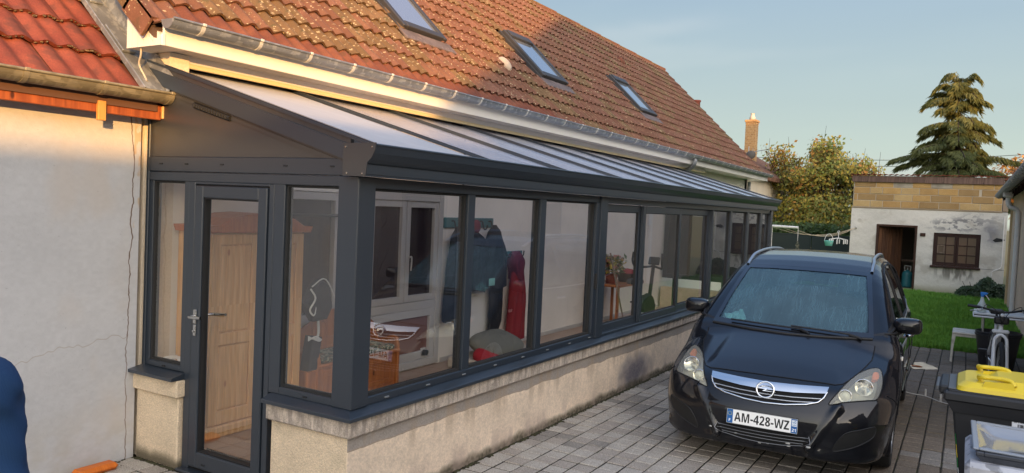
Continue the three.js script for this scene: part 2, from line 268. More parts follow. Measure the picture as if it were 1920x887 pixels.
// ---------------------------------------------------------------- the main house
const house = thing('main_house', 'long main house with brown tiled pitched roof, three skylights and zinc gutter above the veranda', 'house');
const P1 = rad(44.5), E1 = [-4.83, 3.085];
{
  const H = house, zN = -3.5, zF = -21.2, c = Math.cos(P1), s = Math.sin(P1);
  const under = (x) => E1[1] + (E1[0] - x) * Math.tan(P1) - .1, RX = -7.95, RY = under(RX);
  // walls: gables with their roof slopes, the long wall with the openings behind the veranda
  const gable = (za, zb) => prism([[-5.2, 0], [-5.2, under(-5.2)], [RX, RY], [-10.7, under(-5.2)], [-10.7, 0]], 'z', za, zb);
  const wl = mesh('wall', [gable(zN, zN - .25), gable(zF, zF + .25), bx(-10.7, -10.45, 0, 3.3, zN - .25, zF + .25)], creamMat, H);
  mesh('wall', [prism([[-3.75, 0], [-21.2, 0], [-21.2, 3.3], [-3.75, 3.3]], 'x', -5.45, -5.2, [[[-4.62, .12], [-5.56, .12], [-5.56, 2.02], [-4.62, 2.02]], [[-5.9, .12], [-7.24, .12], [-7.24, 2.06], [-5.9, 2.06]]])], innerMat, H);
  mesh('corbel', [bx(-5.2, -4.935, 2.62, 2.944, -3.5, -3.66)], creamMat, H);
  // roof deck under the tiles and the far slope
  const deck = mesh('roof_deck', [prism([[E1[0], E1[1] - .03], [RX, RY + .07], [RX, RY - .03], [E1[0], E1[1] - .13]], 'z', -3.3, -21.6), prism([[RX, RY + .07], [-11.1, E1[1] - .03], [-11.1, E1[1] - .13], [RX, RY - .03]], 'z', -3.3, -21.6)], SM({ color: new THREE.Color().setRGB(.10, .06, .045), roughness: .95 }), H);
  // tiles
  const rows = 16, cols = 60, tw = (21.64 - 3.27) / cols, gauge = .272, m0 = slopeM(P1, E1[0], E1[1], -3.27);
  const sky = [[-7.27, .84], [-10.57, .84], [-14.62, .86]], L0 = .79 / c, L1 = 1.53 / c;
  const geos = Array.from({ length: 8 }, (_, i) => tileGeo(tw, .345, 2, .036, 40 + i)), R = rng(5), singles = [], rest = [[], [], [], []];
  const cand = [];
  for (let j = 0; j < rows; j++) for (let i = 0; i < cols; i++) {
    const l = -.03 + j * gauge + (j ? .03 : 0), zc = -3.27 - (i + .5) * tw;
    if (sky.some(([z, w]) => Math.abs(zc - z) < w / 2 - .02 + tw * .1 && l + .13 > L0 - .12 && l + .13 < L1 + .02)) continue;
    const px = E1[0] - l * c, py = E1[1] + l * s, d = Math.hypot(px, py - 1.96, zc);
    const vis = zc > -6.4 ? py - 1.96 < 2.42 + (-zc - 3.27) * .55 : true;
    const k = j === 0 && zc > -9.5 && i !== 0 && R() < .92 ? 3 : R() < (zc > -7 ? .55 : .2) ? 0 : R() < .5 ? 1 : 2;
    cand.push({ i, j, l, d: vis ? d : 90, k, g: Math.floor(R() * 8), rx: (R() - .5) * .012, rz: (R() - .5) * .02, dn: R() * .006, dl: (R() - .5) * .012 });
  }
  cand.sort((a, b) => a.d - b.d);
  cand.forEach((t, n) => {
    const m = m0.clone().multiply(new THREE.Matrix4().makeTranslation(t.i * tw, t.l + t.dl, t.dn)).multiply(new THREE.Matrix4().makeRotationFromEuler(new THREE.Euler(t.rx, 0, t.rz)));
    if (n < 300) { const o = share('roof_tile', geos[t.g], tileMats[t.k], H); m.decompose(o.position, o.quaternion, o.scale); }
    else { const g = prep(geos[t.g]); const uv = g.attributes.uv, a = R() * 3, b = R() * 3; for (let q = 0; q < uv.count; q++) uv.setXY(q, uv.getX(q) + a, uv.getY(q) + b); rest[t.k].push(g.applyMatrix4(m)); }
  });
  rest.forEach((r, k) => { if (r.length) stuff(mesh('roof_tiles', r, tileMats[k], H, true)); });
  // ridge tiles, verge tiles, moss at the gutter
  const ridge = tileGeo(.40, .1, 1, .05, 77);
  for (let i = 0; i < 48; i++) { const g = new THREE.CylinderGeometry(.125 + (i % 2) * .004, .135, .40, 10, 1, false, -Math.PI / 2, Math.PI); g.rotateX(Math.PI / 2); g.translate(RX, RY + .09 + (i % 3) * .004, -3.45 - i * .383); share('ridge_tile', prep(g), tileMats[i % 3], H); }
  for (let j = 0; j < 16; j++) {
    const l = -.0 + j * gauge, p = (ll, n) => [E1[0] - ll * c + n * s, E1[1] + ll * s + n * c];
    mesh('verge_tile', [prism([p(l, .055), p(l + .30, .035), p(l + .30, -.125), p(l, -.11)], 'z', -3.255, -3.275 - .004 * (j % 2)), prism([p(l, .058), p(l + .30, .038), p(l + .30, .018), p(l, .038)], 'z', -3.255, -3.36)], tileMats[[2, 0, 1][j % 3]], H);
  }
  // boxed eave: fascia, soffit planks, wall trim, boxed return at the near end
  mesh('fascia_board', [bx(-4.775, -4.755, 2.945, 3.10, -3.325, -21.6, .003)], pvc, H);
  for (let k = 0; k < 4; k++) mesh('soffit_board', [bx(-4.776 - k * .105, -4.776 - (k + 1) * .105 + .004, 2.95 - (k % 2) * .001, 2.962, -3.51, -21.6)], pvcGloss, H);
  mesh('eave_trim', [bx(-4.962, -4.940, 2.858, 2.892, -3.60, -16.5, .004)], SM({ color: new THREE.Color().setRGB(.70, .58, .34), roughness: .5 }), H); mesh('eave_panel', [bx(-4.972, -4.957, 2.885, 2.948, -3.60, -16.5)], pvcGloss, H);
  const top = (x) => Math.max(2.99, E1[1] + (E1[0] - x) * Math.tan(P1) - .10);
  for (let k = 0; k < 6; k++) { const a = -4.757 - k * .0627, b = a - .0600; mesh('cladding_strip', [prism([[a, 2.944], [a, top(a) < 3.09 ? top(a) : top(a)], [b, top(b)], [b, 2.944]], 'z', -3.30, -3.32)], pvc, H); }
  mesh('boxed_end', [prism([[-4.757, 2.946], [-4.757, top(-4.757)], [-5.135, top(-5.135)], [-5.135, 2.946]], 'z', -3.324, -3.5)], pvc, H);
  mesh('corner_bead', [bx(-4.752, -4.738, 2.94, 3.02, -3.298, -3.325, .003)], pvc, H);
  // zinc gutter with its strap brackets
  const prof = (r, t) => { const o = []; for (let a = 0; a <= 14; a++) { const q = Math.PI + a / 14 * Math.PI; o.push([Math.cos(q) * r, Math.sin(q) * r]); } for (let a = 14; a >= 0; a--) { const q = Math.PI + a / 14 * Math.PI; o.push([Math.cos(q) * (r - t), Math.sin(q) * (r - t)]); } return o; };
  const gx = -4.688, gy = 3.112, gr = .062;
  const gut = mesh('gutter', [prism(prof(gr, .003).map(([a, b]) => [a + gx, b + gy]), 'z', -3.30, -21.7), rod(V(gx + gr + .004, gy + .002, -3.30), V(gx + gr + .004, gy + .002, -21.7), .009, .009, 8), prism([...prof(gr, .003).slice(0, 15)].map(([a, b]) => [a + gx, b + gy]), 'z', -3.298, -3.30)], zinc, H);
  for (let z = -3.54; z > -21.6; z -= .507) mesh('gutter_bracket', [prism(prof(gr + .004, .004).map(([a, b]) => [a + gx, b + gy]), 'z', z - .014, z + .014), bx(gx + gr - .004, gx + gr + .016, gy - .006, gy + .014, z - .014, z + .014, .003)], SM({ color: hex('#cfcdc6'), roughness: .6, metalness: .2 }), gut);
  mesh('downpipe', [tube([[gx, gy - .06, -14.9], [gx, gy - .13, -14.9], [gx - .08, gy - .22, -14.98], [gx - .32, gy - .30, -15.2], [gx - .46, gy - .36, -15.3], [gx - .48, gy - .5, -15.3], [gx - .48, 2.72, -15.3]].map((p) => V(...p)), .045, 10)], zinc, H);
  mesh('soffit_downpipe', [rod(V(-5.12, 0, -21.1), V(-5.12, 2.9, -21.1), .045, .045, 12)], zinc, H);
  // skylights
  const skyFrame = SM({ color: new THREE.Color().setRGB(.045, .042, .042), roughness: .5 }), skyGlass = PM({ color: new THREE.Color().setRGB(.55, .58, .62), roughness: .03, metalness: .75 }), lead = SM({ map: zincTex, color: hex('#c2a8a0'), roughness: .8, metalness: .1, bumpMap: bumpSoft, bumpScale: .01 });
  sky.forEach(([z, w], i) => {
    const g = new THREE.Group(); g.name = 'skylight'; H.add(g); const m = slopeM(P1, E1[0], E1[1], z + w / 2); m.decompose(g.position, g.quaternion, g.scale);
    const u0 = 0, u1 = w, v0 = L0, v1 = L1, n0 = -.02, n1 = .105;
    mesh('frame', [bx(u0, u0 + .075, v0, v1, n0, n1, .008), bx(u1 - .075, u1, v0, v1, n0, n1, .008), bx(u0 + .075, u1 - .075, v0, v0 + .10, n0, n1 + .006, .008), bx(u0 + .075, u1 - .075, v1 - .14, v1, n0, n1 + .02, .008), bx(u0 - .03, u1 + .03, v0 - .02, v1 + .03, n0, .055, .004)], skyFrame, g);
    mesh('pane', [bx(u0 + .07, u1 - .07, v0 + .095, v1 - .13, .06, .082)], skyGlass, g);
    mesh('flashing', [bx(u0 - .06, u1 + .06, v0 - .19, v0 - .015, .035, .062, .006)], lead, g);
  });
  // vent tiles
  const vent = (x, z, mat) => { const l = (E1[0] - x) / c, g = new THREE.SphereGeometry(.11, 12, 8, 0, Math.PI * 2, 0, Math.PI / 2); g.scale(.75, .7, 1.25); g.rotateX(Math.PI / 2); g.applyMatrix4(slopeM(P1, E1[0] - l * c, E1[1] + l * s, z)); g.translate(.02, .03, 0); mesh('vent_tile', [g], mat, H); };
  vent(-5.63, -9.12, SM({ color: hex('#c9b29a'), roughness: .8 })); vent(-7.2, -16.82, tileMats[3]);
  const pot = lathe([[.0, 0], [.13, 0], [.12, .3], [.14, .32], [.14, .36], [.10, .36], [.10, .3]], 14); mesh('chimney_pot', [at(pot, -6.9, 4.86, -21.75)], redTileMats[0], H);
  // openings behind the veranda: two white glazed doors with dark panes
  const white = PM({ color: new THREE.Color().setRGB(.48, .46, .43), roughness: .4 }), darkPane = PM({ color: new THREE.Color().setRGB(.03, .022, .026), roughness: .06, ior: 1.6 });
  const curtain = SM({ map: greyWoodTex, color: hex('#70604f'), roughness: .95 });
  const d1 = new THREE.Group(); d1.name = 'window'; H.add(d1);
  mesh('frame', [...frameBars('x', -4.63, -5.55, .13, 2.01, .07, -5.26, -5.18, .004), bx(-5.25, -5.19, .80, .88, -4.7, -5.48)], white, d1); mesh('pane', [bx(-5.25, -5.235, .88, 1.94, -4.70, -5.48)], darkPane, d1); mesh('panel', [bx(-5.25, -5.225, .2, .80, -4.70, -5.48)], white, d1);
  mesh('curtain', [bx(-5.222, -5.205, .92, 1.78, -4.74, -5.44)], curtain, d1);
  mesh('curtain_rod', [rod(V(-5.15, 1.80, -4.6), V(-5.15, 1.80, -5.6), .014), at(new THREE.SphereGeometry(.028, 10, 8), -5.15, 1.80, -5.6)], black, d1);
  const d2 = new THREE.Group(); d2.name = 'window'; H.add(d2);
  mesh('frame', [...frameBars('x', -5.91, -7.23, .13, 2.05, .08, -5.27, -5.17, .005), ...frameBars('x', -5.99, -6.57, .87, 1.97, .07, -5.25, -5.185, .005), ...frameBars('x', -6.58, -7.15, .87, 1.97, .07, -5.25, -5.185, .005), bx(-5.26, -5.18, .78, .865, -5.99, -7.15, .004), ...frameBars('x', -5.99, -7.15, .21, .78, .09, -5.25, -5.185, .005)], white, d2);
  mesh('pane', [bx(-5.24, -5.225, .93, 1.90, -6.06, -6.5)], darkPane, d2); mesh('pane', [bx(-5.24, -5.225, .93, 1.90, -6.65, -7.08)], darkPane, d2); mesh('panel', [bx(-5.24, -5.22, .30, .69, -6.08, -7.06)], SM({ color: hex('#7a5348'), roughness: .6 }), d2);
  mesh('handle', [tube([[-5.17, 1.36, -6.62], [-5.14, 1.37, -6.62], [-5.135, 1.3, -6.62], [-5.14, 1.22, -6.62]], .009)], white, d2);
  mesh('cable_pipe', [rod(V(-5.185, .12, -7.62), V(-5.185, 2.8, -7.62), .012)], black, H);
  const pl = mesh('power_socket', [bx(-5.2, -5.185, .24, .33, -6.92, -7.01, .004)], white, H); mesh('plug', [at(cyl(.03, .026, .05, 12), -5.16, .285, -6.965, 0, 0, Math.PI / 2)], black, pl);
  mesh('skirting', [bx(-5.2, -5.185, .1, .17, -7.3, -14.5)], white, H);
}

// ---------------------------------------------------------------- the annex with the red tiled roof
const annex = thing('annex_house', 'off-white rendered annex with cracked wall and red tiled roof on the left', 'house');
{
  const A = annex, c = Math.cos(rad(42)), s = Math.sin(rad(42)), E = [-5.0, 2.65], P2 = rad(42);
  const wg = bx(-5.48, -5.18, 0, 2.62, 3, -3.46); uvm(wg);
  const p = wg.attributes.position, uv = new Float32Array(p.count * 2); for (let i = 0; i < p.count; i++) { uv[i * 2] = (3.5 + p.getZ(i)) / 4; uv[i * 2 + 1] = p.getY(i) / 2.7; } wg.setAttribute('uv', new THREE.BufferAttribute(uv, 2));
  mesh('wall', [wg], annexMat, A, true);
  mesh('wall', [bx(-9.5, -9.2, 0, 2.6, 3, -3.46), prism([[-5.48, 0], [-5.48, 2.7], [-7.35, 4.5], [-9.2, 2.7], [-9.2, 0]], 'z', 3, 2.7)], creamMat, A);
  mesh('roof_deck', [prism([[E[0], E[1] - .05], [-7.35, E[1] - .05 + 2.35 * Math.tan(P2)], [-9.75, E[1] - .05], [-9.75, E[1] - .15], [-7.35, E[1] - .17 + 2.35 * Math.tan(P2)], [E[0], E[1] - .13]], 'z', 3.1, -3.46)], SM({ color: new THREE.Color().setRGB(.12, .06, .04), roughness: .95 }), A);
  const tw = .3, m0 = slopeM(P2, E[0], E[1] - .01, .28), geos = Array.from({ length: 6 }, (_, i) => tileGeo(tw, .41, 2, .024, 90 + i, .036, .026)), R = rng(8);
  for (let j = 0; j < 8; j++) for (let i = 0; i < 13; i++) {
    if (i < 3 && j > 5) continue;
    const l = j ? -.02 + j * .338 : -.05, z0 = .28 - i * tw; if (z0 - tw < -3.42) continue;
    const o = share('roof_tile', geos[Math.floor(R() * 6)], redTileMats[Math.floor(R() * 3)], A); const m = m0.clone().multiply(new THREE.Matrix4().makeTranslation(i * tw, l + (R() - .5) * .012, R() * .006)).multiply(new THREE.Matrix4().makeRotationFromEuler(new THREE.Euler((R() - .5) * .01, 0, (R() - .5) * .02))); m.decompose(o.position, o.quaternion, o.scale);
    if (j && z0 < -1.6) { // mossy lower lip of each tile
      const N = 10, gs = []; for (let k = 0; k < N; k++) { const w = (k + .5) / N * tw, h = .024 * Math.pow(.5 - .5 * Math.cos(w / tw * 4 * Math.PI), .8); if (R() < .30) continue; const b = new THREE.IcosahedronGeometry(.5, 0); b.scale(.030 + R() * .030, .010 + R() * .018, .006 + R() * .009); b.rotateZ(R()); b.translate(w, -.003 + R() * .008, .022 + h + R() * .005); gs.push(b); }
      stuff(mesh('moss', gs, mossMat, o));
    }
  }
  // fascia board, gutter, brackets, zinc flashing up against the house gable
  mesh('fascia_board', [bx(-5.045, -5.015, 2.464, 2.572, 3, -3.50, .004), bx(-5.18, -5.05, 2.5, 2.53, 3, -3.46)], fasciaWood, A);
  mesh('board_end', [bx(-5.06, -5.0, 2.475, 2.565, -3.502, -3.53, .004)], pine, A);
  const prof = (r, t) => { const o = []; for (let a = 0; a <= 14; a++) { const q = Math.PI + a / 14 * Math.PI; o.push([Math.cos(q) * r, Math.sin(q) * r]); } for (let a = 14; a >= 0; a--) { const q = Math.PI + a / 14 * Math.PI; o.push([Math.cos(q) * (r - t), Math.sin(q) * (r - t)]); } return o; };
  const gx = -4.945, gy = 2.645, gr = .07;
  const gut = mesh('gutter', [prism(prof(gr, .003).map(([a, b]) => [a + gx, b + gy]), 'z', 3, -3.60), rod(V(gx + gr + .003, gy + .002, 3), V(gx + gr + .003, gy + .002, -3.60), .010, .010, 8), prism(prof(gr, .003).slice(0, 15).map(([a, b]) => [a + gx, b + gy]), 'z', -3.60, -3.603)], oldZinc, A);
  for (let z = -3.49; z > -.4 - 3.3 && z < 2; z += .49) mesh('gutter_bracket', [prism(prof(gr + .005, .005).map(([a, b]) => [a + gx, b + gy]), 'z', z - .016, z + .016), bx(gx + gr - .004, gx + gr + .016, gy - .006, gy + .014, z - .016, z + .016, .003)], oldZinc, gut);
  mesh('wood_bracket', [bx(-5.014, -4.985, 2.41, 2.54, -3.02, -3.075, .004)], SM({ map: pineTex, color: hex('#f4dfb4'), roughness: .7 }), A);
  const Lm = slopeM(P2, E[0], E[1], -3.33), fl = (l0, l1, w0, w1, n0, n1) => bx(w0, w1, l0, l1, n0, n1, .003).applyMatrix4(Lm);
  const flz = mesh('flashing', [fl(-.05, 3.2, -.02, .17, .045, .052), fl(-.05, 3.2, .158, .166, .05, .17), fl(-.05, 3.2, -.028, -.014, .03, .072), fl(.36, .66, .0, .10, .055, .075), fl(.95, 1.25, .02, .12, .055, .07)], zinc, A);
  mesh('cable', [tube([[-4.99, 3.26, -3.31], [-5.0, 3.0, -3.32], [-5.02, 2.9, -3.335], [-5.06, 2.84, -3.35], [-5.03, 2.75, -3.38], [-4.995, 2.72, -3.37]].map((q) => V(...q)), .007)], PM({ color: hex('#b8b0a0') }), A);
}
// ---------------------------------------------------------------- the veranda
const veranda = thing('veranda', 'long anthracite grey glazed veranda on a low peach plinth along the house', 'veranda');
{
  const T = veranda, zG = -3.5, zE = -14.8, xF = -3.14, xW = -5.17;
  const slope = (2.845 - 2.285) / 1.95, ry = (x) => 2.285 + (-3.05 - x) * slope;
  // plinth: long wall, gable piece right of the door, pier left of it
  const pw = prism([[-3.14, 0], [-3.14, .527], [-3.34, .527], [-3.34, 0]], 'z', zG - .001, zE); uvm(pw);
  const pp = pw.attributes.position, pu = new Float32Array(pp.count * 2); for (let i = 0; i < pp.count; i++) { pu[i * 2] = (-pp.getZ(i) - 3.4) / 11.5; pu[i * 2 + 1] = pp.getY(i) / .53; } pw.setAttribute('uv', new THREE.BufferAttribute(pu, 2));
  mesh('plinth_wall', [pw], plinthMat, T, true);
  mesh('plinth_wall', [bx(-3.80, -3.145, 0, .525, zG + .002, zG - .2, .006)], pierMat, T);
  mesh('plinth_wall', [bx(-3.34, -5.15, 0, .52, zE + .2, zE + .004, .006)], pierMat, T);
  mesh('pier', [bx(-5.175, -4.705, 0, .515, -3.475, -3.66, .008)], pierMat, T);
  mesh('coping_stone', [bx(-5.178, -4.68, .515, .638, -3.44, -3.66, .008)], [pierMat][0], T);
  mesh('coping_stone', [bx(-3.82, -3.10, .525, .637, -3.462, -3.70, .010)], copingMat, T);
  for (let k = 0, z = -3.702; z > -14.7; k++) { const w = Math.min(1.0, z + 14.82), R = Math.sin(k * 12.9) * .003; mesh('coping_stone', [bx(-3.101 + R, -3.35, .526 + R, .637, z, z - w + .004, .010)], copingMat, T); z -= w; }
  mesh('floor', [bx(-5.2, -3.34, .0, .1, -3.6, -14.62)], SM({ color: new THREE.Color().setRGB(.08, .05, .035), roughness: .9 }), T);
  const ft = [hex('#a58873'), hex('#ad8e78'), hex('#9b7e6b')].map((q) => PM({ color: q, roughness: .35 }));
  for (let i = 0; i < 6; i++) for (let j = 0; j < 36; j++) { const x = -5.19 + i * .305, z = -3.64 - j * .305; if (z < -14.4) continue; mesh('floor_tile', [bx(x + .003, x + .302, .1, .118, z - .003, z - .302)], ft[(i * 7 + j * 3 + (i * j) % 5) % 3], T); }
  // sills (folded sheet, sloping out)
  { // one folded sheet, mitred round the corner: profile (distance out from the frame, height)
    const pr = [[-.03, .690], [.0, .688], [.078, .664], [.082, .660], [.082, .640], [.070, .640]], A = (d) => V(-3.82, 0, -3.505 + d), C = (d) => V(-3.147 + d, 0, -3.505 + d), B = (d) => V(-3.147 + d, 0, zE), g = [];
    const quad = (p, q, r, t) => { const G = new THREE.BufferGeometry(); G.setAttribute('position', new THREE.Float32BufferAttribute([p, q, r, p, r, t].flatMap((v) => [v.x, v.y, v.z]), 3)); G.computeVertexNormals(); uvm(G); g.push(G); };
    for (let i = 0; i < pr.length - 1; i++) { const [d0, y0] = pr[i], [d1, y1] = pr[i + 1], U = (v, y) => v.clone().setY(y); quad(U(A(d0), y0), U(A(d1), y1), U(C(d1), y1), U(C(d0), y0)); quad(U(C(d0), y0), U(C(d1), y1), U(B(d1), y1), U(B(d0), y0)); }
    mesh('sill', g, alu, T);
  }
  mesh('sill', [prism([[-3.40, .640], [-3.40, .662], [-3.53, .688], [-3.62, .688], [-3.62, .66], [-3.50, .642]], 'x', -5.176, -4.685)], alu, T);
  // gable face: posts, header, sloping beam, infill panel
  const gz0 = -3.505, gz1 = -3.585;
  mesh('post', [bx(-3.132, -3.295, .688, 2.10, gz0 + .004, -3.66, .006)], alu, T);                // the corner post
  mesh('wall_profile', [bx(-5.176, -5.145, .66, 2.80, gz0, gz1, .004), bx(-5.145, -5.10, .688, 2.10, gz0 - .012, gz1, .003)], alu, T);
  mesh('post', [bx(-4.745, -4.695, .688, 2.04, gz0 - .006, gz1, .004)], alu, T);
  mesh('post', [bx(-3.85, -3.755, .688, 2.04, gz0 - .004, gz1, .004)], alu, T);
  mesh('header_beam', [bx(-5.145, -3.22, 2.035, 2.098, gz0, gz1, .004), bx(-5.145, -3.215, 2.102, 2.205, gz0 + .004, gz1, .004)], alu, T);
  mesh('bottom_rail', bx(-3.755, -3.295, .688, .735, gz0 - .004, gz1, .004), alu, T); mesh('bottom_rail', bx(-5.10, -4.745, .688, .728, gz0 - .004, gz1, .004), alu, T);
  const slot = (x, y, z) => bx(x - .018, x + .018, y - .005, y + .005, z, z - .008, .002);
  mesh('drain_cap', [slot(-5.0, 2.155, gz0 + .009), slot(-4.72, 2.155, gz0 + .009), slot(-4.35, 2.155, gz0 + .009), slot(-3.75, 2.155, gz0 + .009), slot(-3.35, 2.155, gz0 + .009), slot(-3.52, .708, gz0 + .003), slot(-4.92, .705, gz0 + .003)], black, T);
  mesh('gable_panel', [prism([[-3.22, 2.207], [-3.22, ry(-3.22) - .12], [-5.145, ry(-5.145) - .17], [-5.145, 2.207]], 'z', gz0 - .006, gz1)], aluDull, T);
  const band = (a, b, z0) => prism([[-3.20, ry(-3.20) + a], [-5.16, ry(-5.16) + a], [-5.16, ry(-5.16) + b], [-3.20, ry(-3.20) + b]], 'z', z0, gz1);
  mesh('rafter_beam', [band(-.085, .012, gz0 + .012), band(-.155, -.088, gz0 + .006), band(-.185, -.158, gz0 + .001)], aluDull, T);
  const vg = V(-4.655, 2.563, gz0 + .004), vd = V(-4.279, 2.464, gz0 + .004);
  const ve = mesh('vent_grille', [rod(vg, vd, .022, .022, 4)], black, T); const vgs = []; for (let k = 1; k < 14; k++) { const q = vg.clone().lerp(vd, k / 14); vgs.push(bx(q.x - .004, q.x + .004, q.y - .012, q.y + .012, gz0 + .018, gz0 + .03)); } mesh('grille_slat', vgs, rubber, ve);
  // gutter, its end cap, fascia
  const gp = [[-3.205, 2.105], [-3.06, 2.105], [-3.06, 2.172], [-3.045, 2.178], [-3.02, 2.20], [-2.995, 2.235], [-2.985, 2.275], [-2.980, 2.286], [-2.990, 2.290], [-3.0, 2.284], [-3.01, 2.24], [-3.04, 2.205], [-3.205, 2.20]];
  mesh('gutter', [prism(gp, 'z', -3.462, zE - .02), rod(V(-2.986, 2.284, -3.462), V(-2.986, 2.284, zE - .02), .008, .008, 8)], alu, T);
  mesh('fascia', [bx(-3.058, -3.055, 2.112, 2.168, -3.47, zE - .02, .001), bx(-3.062, -3.046, 2.098, 2.106, -3.46, zE - .02, .002)], alu, T);
  const cap = mesh('gutter_end_cap', [prism([[-3.222, 2.098], [-3.045, 2.098], [-3.035, 2.18], [-3.0, 2.21], [-2.978, 2.25], [-2.972, 2.295], [-3.222, 2.292]], 'z', -3.455, -3.462)], aluDull, T);
  mesh('screw', [[-3.20, 2.27], [-2.995, 2.27], [-3.185, 2.115], [-3.065, 2.115]].map(([x, y]) => at(cyl(.006, .005, .006, 8), x, y, -3.452, Math.PI / 2)), steel, cap);
  // roof: insulated white panels between capped rafters
  const panelMat = PM({ color: new THREE.Color().setRGB(.50, .50, .52), roughness: .72, transmission: .85, thickness: 0, clearcoat: .45, clearcoatRoughness: .12, bumpMap: bumpSoft, bumpScale: .002 });
  const panelGlass = PM({ color: new THREE.Color().setRGB(.82, .85, .98), roughness: .26, transmission: .62, thickness: 0, ior: 1.9, bumpMap: bumpSoft, bumpScale: .002 });
  const n = 9, bay = (zE - zG) / n;
  for (let k = 0; k < n; k++) {
    const z0 = zG + bay * k - (k ? .02 : .02), z1 = zG + bay * (k + 1) + .02;
    mesh('roof_panel', [k ? (() => { const a = ry(-3.015) - .008, b = ry(xW) - .008, g = new THREE.BufferGeometry(); g.setAttribute('position', new THREE.Float32BufferAttribute([-3.015, a, z0, -3.015, a, z1, xW, b, z1, -3.015, a, z0, xW, b, z1, xW, b, z0], 3)); g.computeVertexNormals(); return g; })() : prism([[-3.015, ry(-3.015) - .008], [xW, ry(xW) - .008], [xW, ry(xW) - .038], [-3.015, ry(-3.015) - .038]], 'z', z0, z1)], k ? panelGlass : panelMat, T);
  }
  for (let k = 0; k <= n; k++) {
    const z = zG + bay * k, P = (a, b, z0, z1) => prism([[-3.012, ry(-3.012) + a], [xW, ry(xW) + a], [xW, ry(xW) + b], [-3.012, ry(-3.012) + b]], 'z', z0, z1);
    mesh('rafter', [P(-.004, .012, z - .019, z + .019), P(.012, .022, z - .010, z + .010), prism([[-3.2, ry(-3.2) - .14], [xW, ry(xW) - .14], [xW, ry(xW) - .04], [-3.2, ry(-3.2) - .04]], 'z', z - .022, z + .022)], alu, T);
  }
  mesh('wall_rail', [prism([[xW + .03, ry(xW) + .03], [xW - .01, ry(xW) + .045], [xW - .01, ry(xW) - .14], [xW + .05, ry(xW) - .14]], 'z', zG, zE)], alu, T);
  // long face
  const X0 = -3.145, X1 = -3.235, pane = (z0, z1, y0, y1, x) => mesh('pane', [bx(x - .003, x + .003, y0, y1, z0, z1)], glass, T);
  const sheet = (n, g) => { const o = new THREE.Mesh(g, glass); o.name = n; o.receiveShadow = true; T.add(o); return o; };
  const quadX = (x, z0, z1, y0, y1) => { const g = new THREE.PlaneGeometry(Math.abs(z1 - z0), y1 - y0); g.rotateY(Math.PI / 2); g.translate(x, (y0 + y1) / 2, (z0 + z1) / 2); return g; };
  const quadZ = (z, x0, x1, y0, y1) => { const g = new THREE.PlaneGeometry(Math.abs(x1 - x0), y1 - y0); g.translate((x0 + x1) / 2, (y0 + y1) / 2, z); return g; };
  mesh('header_beam', [bx(X0 + .002, X1, 2.035, 2.100, -3.66, zE + .15, .004)], alu, T);
  for (const g of [bx(X0, X1, .688, .738, -3.66, -7.03, .004), bx(X0 + .01, X1 - .02, .688, .712, -7.2, -10.93, .003), bx(X0, X1, .688, .738, -10.93, zE + .15, .004)]) mesh('bottom_rail', g, alu, T);
  const mull = (z0, z1, dx = 0) => mesh('mullion', [bx(X0 + dx, X1, .738, 2.035, z0, z1, .005)], alu, T);
  mull(-4.70, -4.795); mull(-5.815, -5.915); mesh('post', [bx(X0 + .02, X1, .688, 2.10, -7.03, -7.2, .006), bx(X0 + .006, X1, .738, 2.035, -6.95, -7.03, .005)], alu, T);
  mull(-10.93, -11.0, .012); mull(-11.93, -12.04); mull(-12.98, -13.12); mull(-13.92, -14.06); mesh('post', [bx(X0 + .02, X1 - .05, .688, 2.10, -14.64, zE, .006)], alu, T);
  for (const [a, b] of [[-3.66, -4.70], [-4.795, -5.815], [-5.915, -6.95], [-11.0, -11.93], [-12.04, -12.98], [-13.12, -13.92], [-14.06, -14.64]]) {
    mesh('glazing_bead', frameBars('x', a, b, .738, 2.035, .018, X0 - .022, X0 - .06), rubber, T); sheet('pane', quadX(X0 - .034, a - .004, b + .004, .75, 2.03));
  }
  for (const [k, [a, b]] of [[-7.2, -8.28], [-8.26, -9.60], [-9.58, -10.93]].entries()) {
    const x = k === 1 ? X0 - .006 : X0 - .044; const sa = new THREE.Group(); sa.name = 'sliding_sash'; T.add(sa);
    mesh('frame', frameBars('x', a, b, .712, 2.03, .075, x, x - .036, .004), alu, sa);
    const q = new THREE.Mesh(quadX(x - .018, a - .08, b + .08, .785, 1.955), glass); q.name = 'pane'; sa.add(q);
    mesh('gasket', frameBars('x', a - .075, b + .075, .787, 1.955, .010, x - .004, x - .03), rubber, sa);
  }
  mesh('sash_handle', [bx(X0 - .004, X0 + .028, 1.18, 1.34, -6.975, -6.995, .006), bx(X0, X0 + .012, 1.2, 1.31, -6.96, -7.01, .003)], black, T);
  const caps = []; for (let z = -3.85; z > -14.5; z -= .44) caps.push(bx(X0 + .008, X0 - .004, .702, .712, z - .02, z + .02, .002)); mesh('drain_cap', caps, steelDull, T);
  // end wall away from the camera
  mesh('end_frame', [...frameBars('z', -5.17, -3.295, .688, 2.10, .09, zE + .08, zE, .004), bx(-4.28, -4.2, .778, 2.01, zE + .08, zE, .004), prism([[-3.22, 2.1], [-3.22, ry(-3.22) - .1], [-5.17, ry(-5.17) - .1], [-5.17, 2.1]], 'z', zE + .06, zE + .01)], alu, T);
  mesh('end_panel', bx(-5.08, -3.385, .778, 2.01, zE + .05, zE + .02), aluDull, T);
  // gable glazing
  mesh('glazing_bead', frameBars('z', -3.755, -3.295, .735, 2.035, .016, gz0 - .02, gz0 - .06), rubber, T); sheet('pane', quadZ(gz0 - .032, -3.75, -3.30, .74, 2.03));
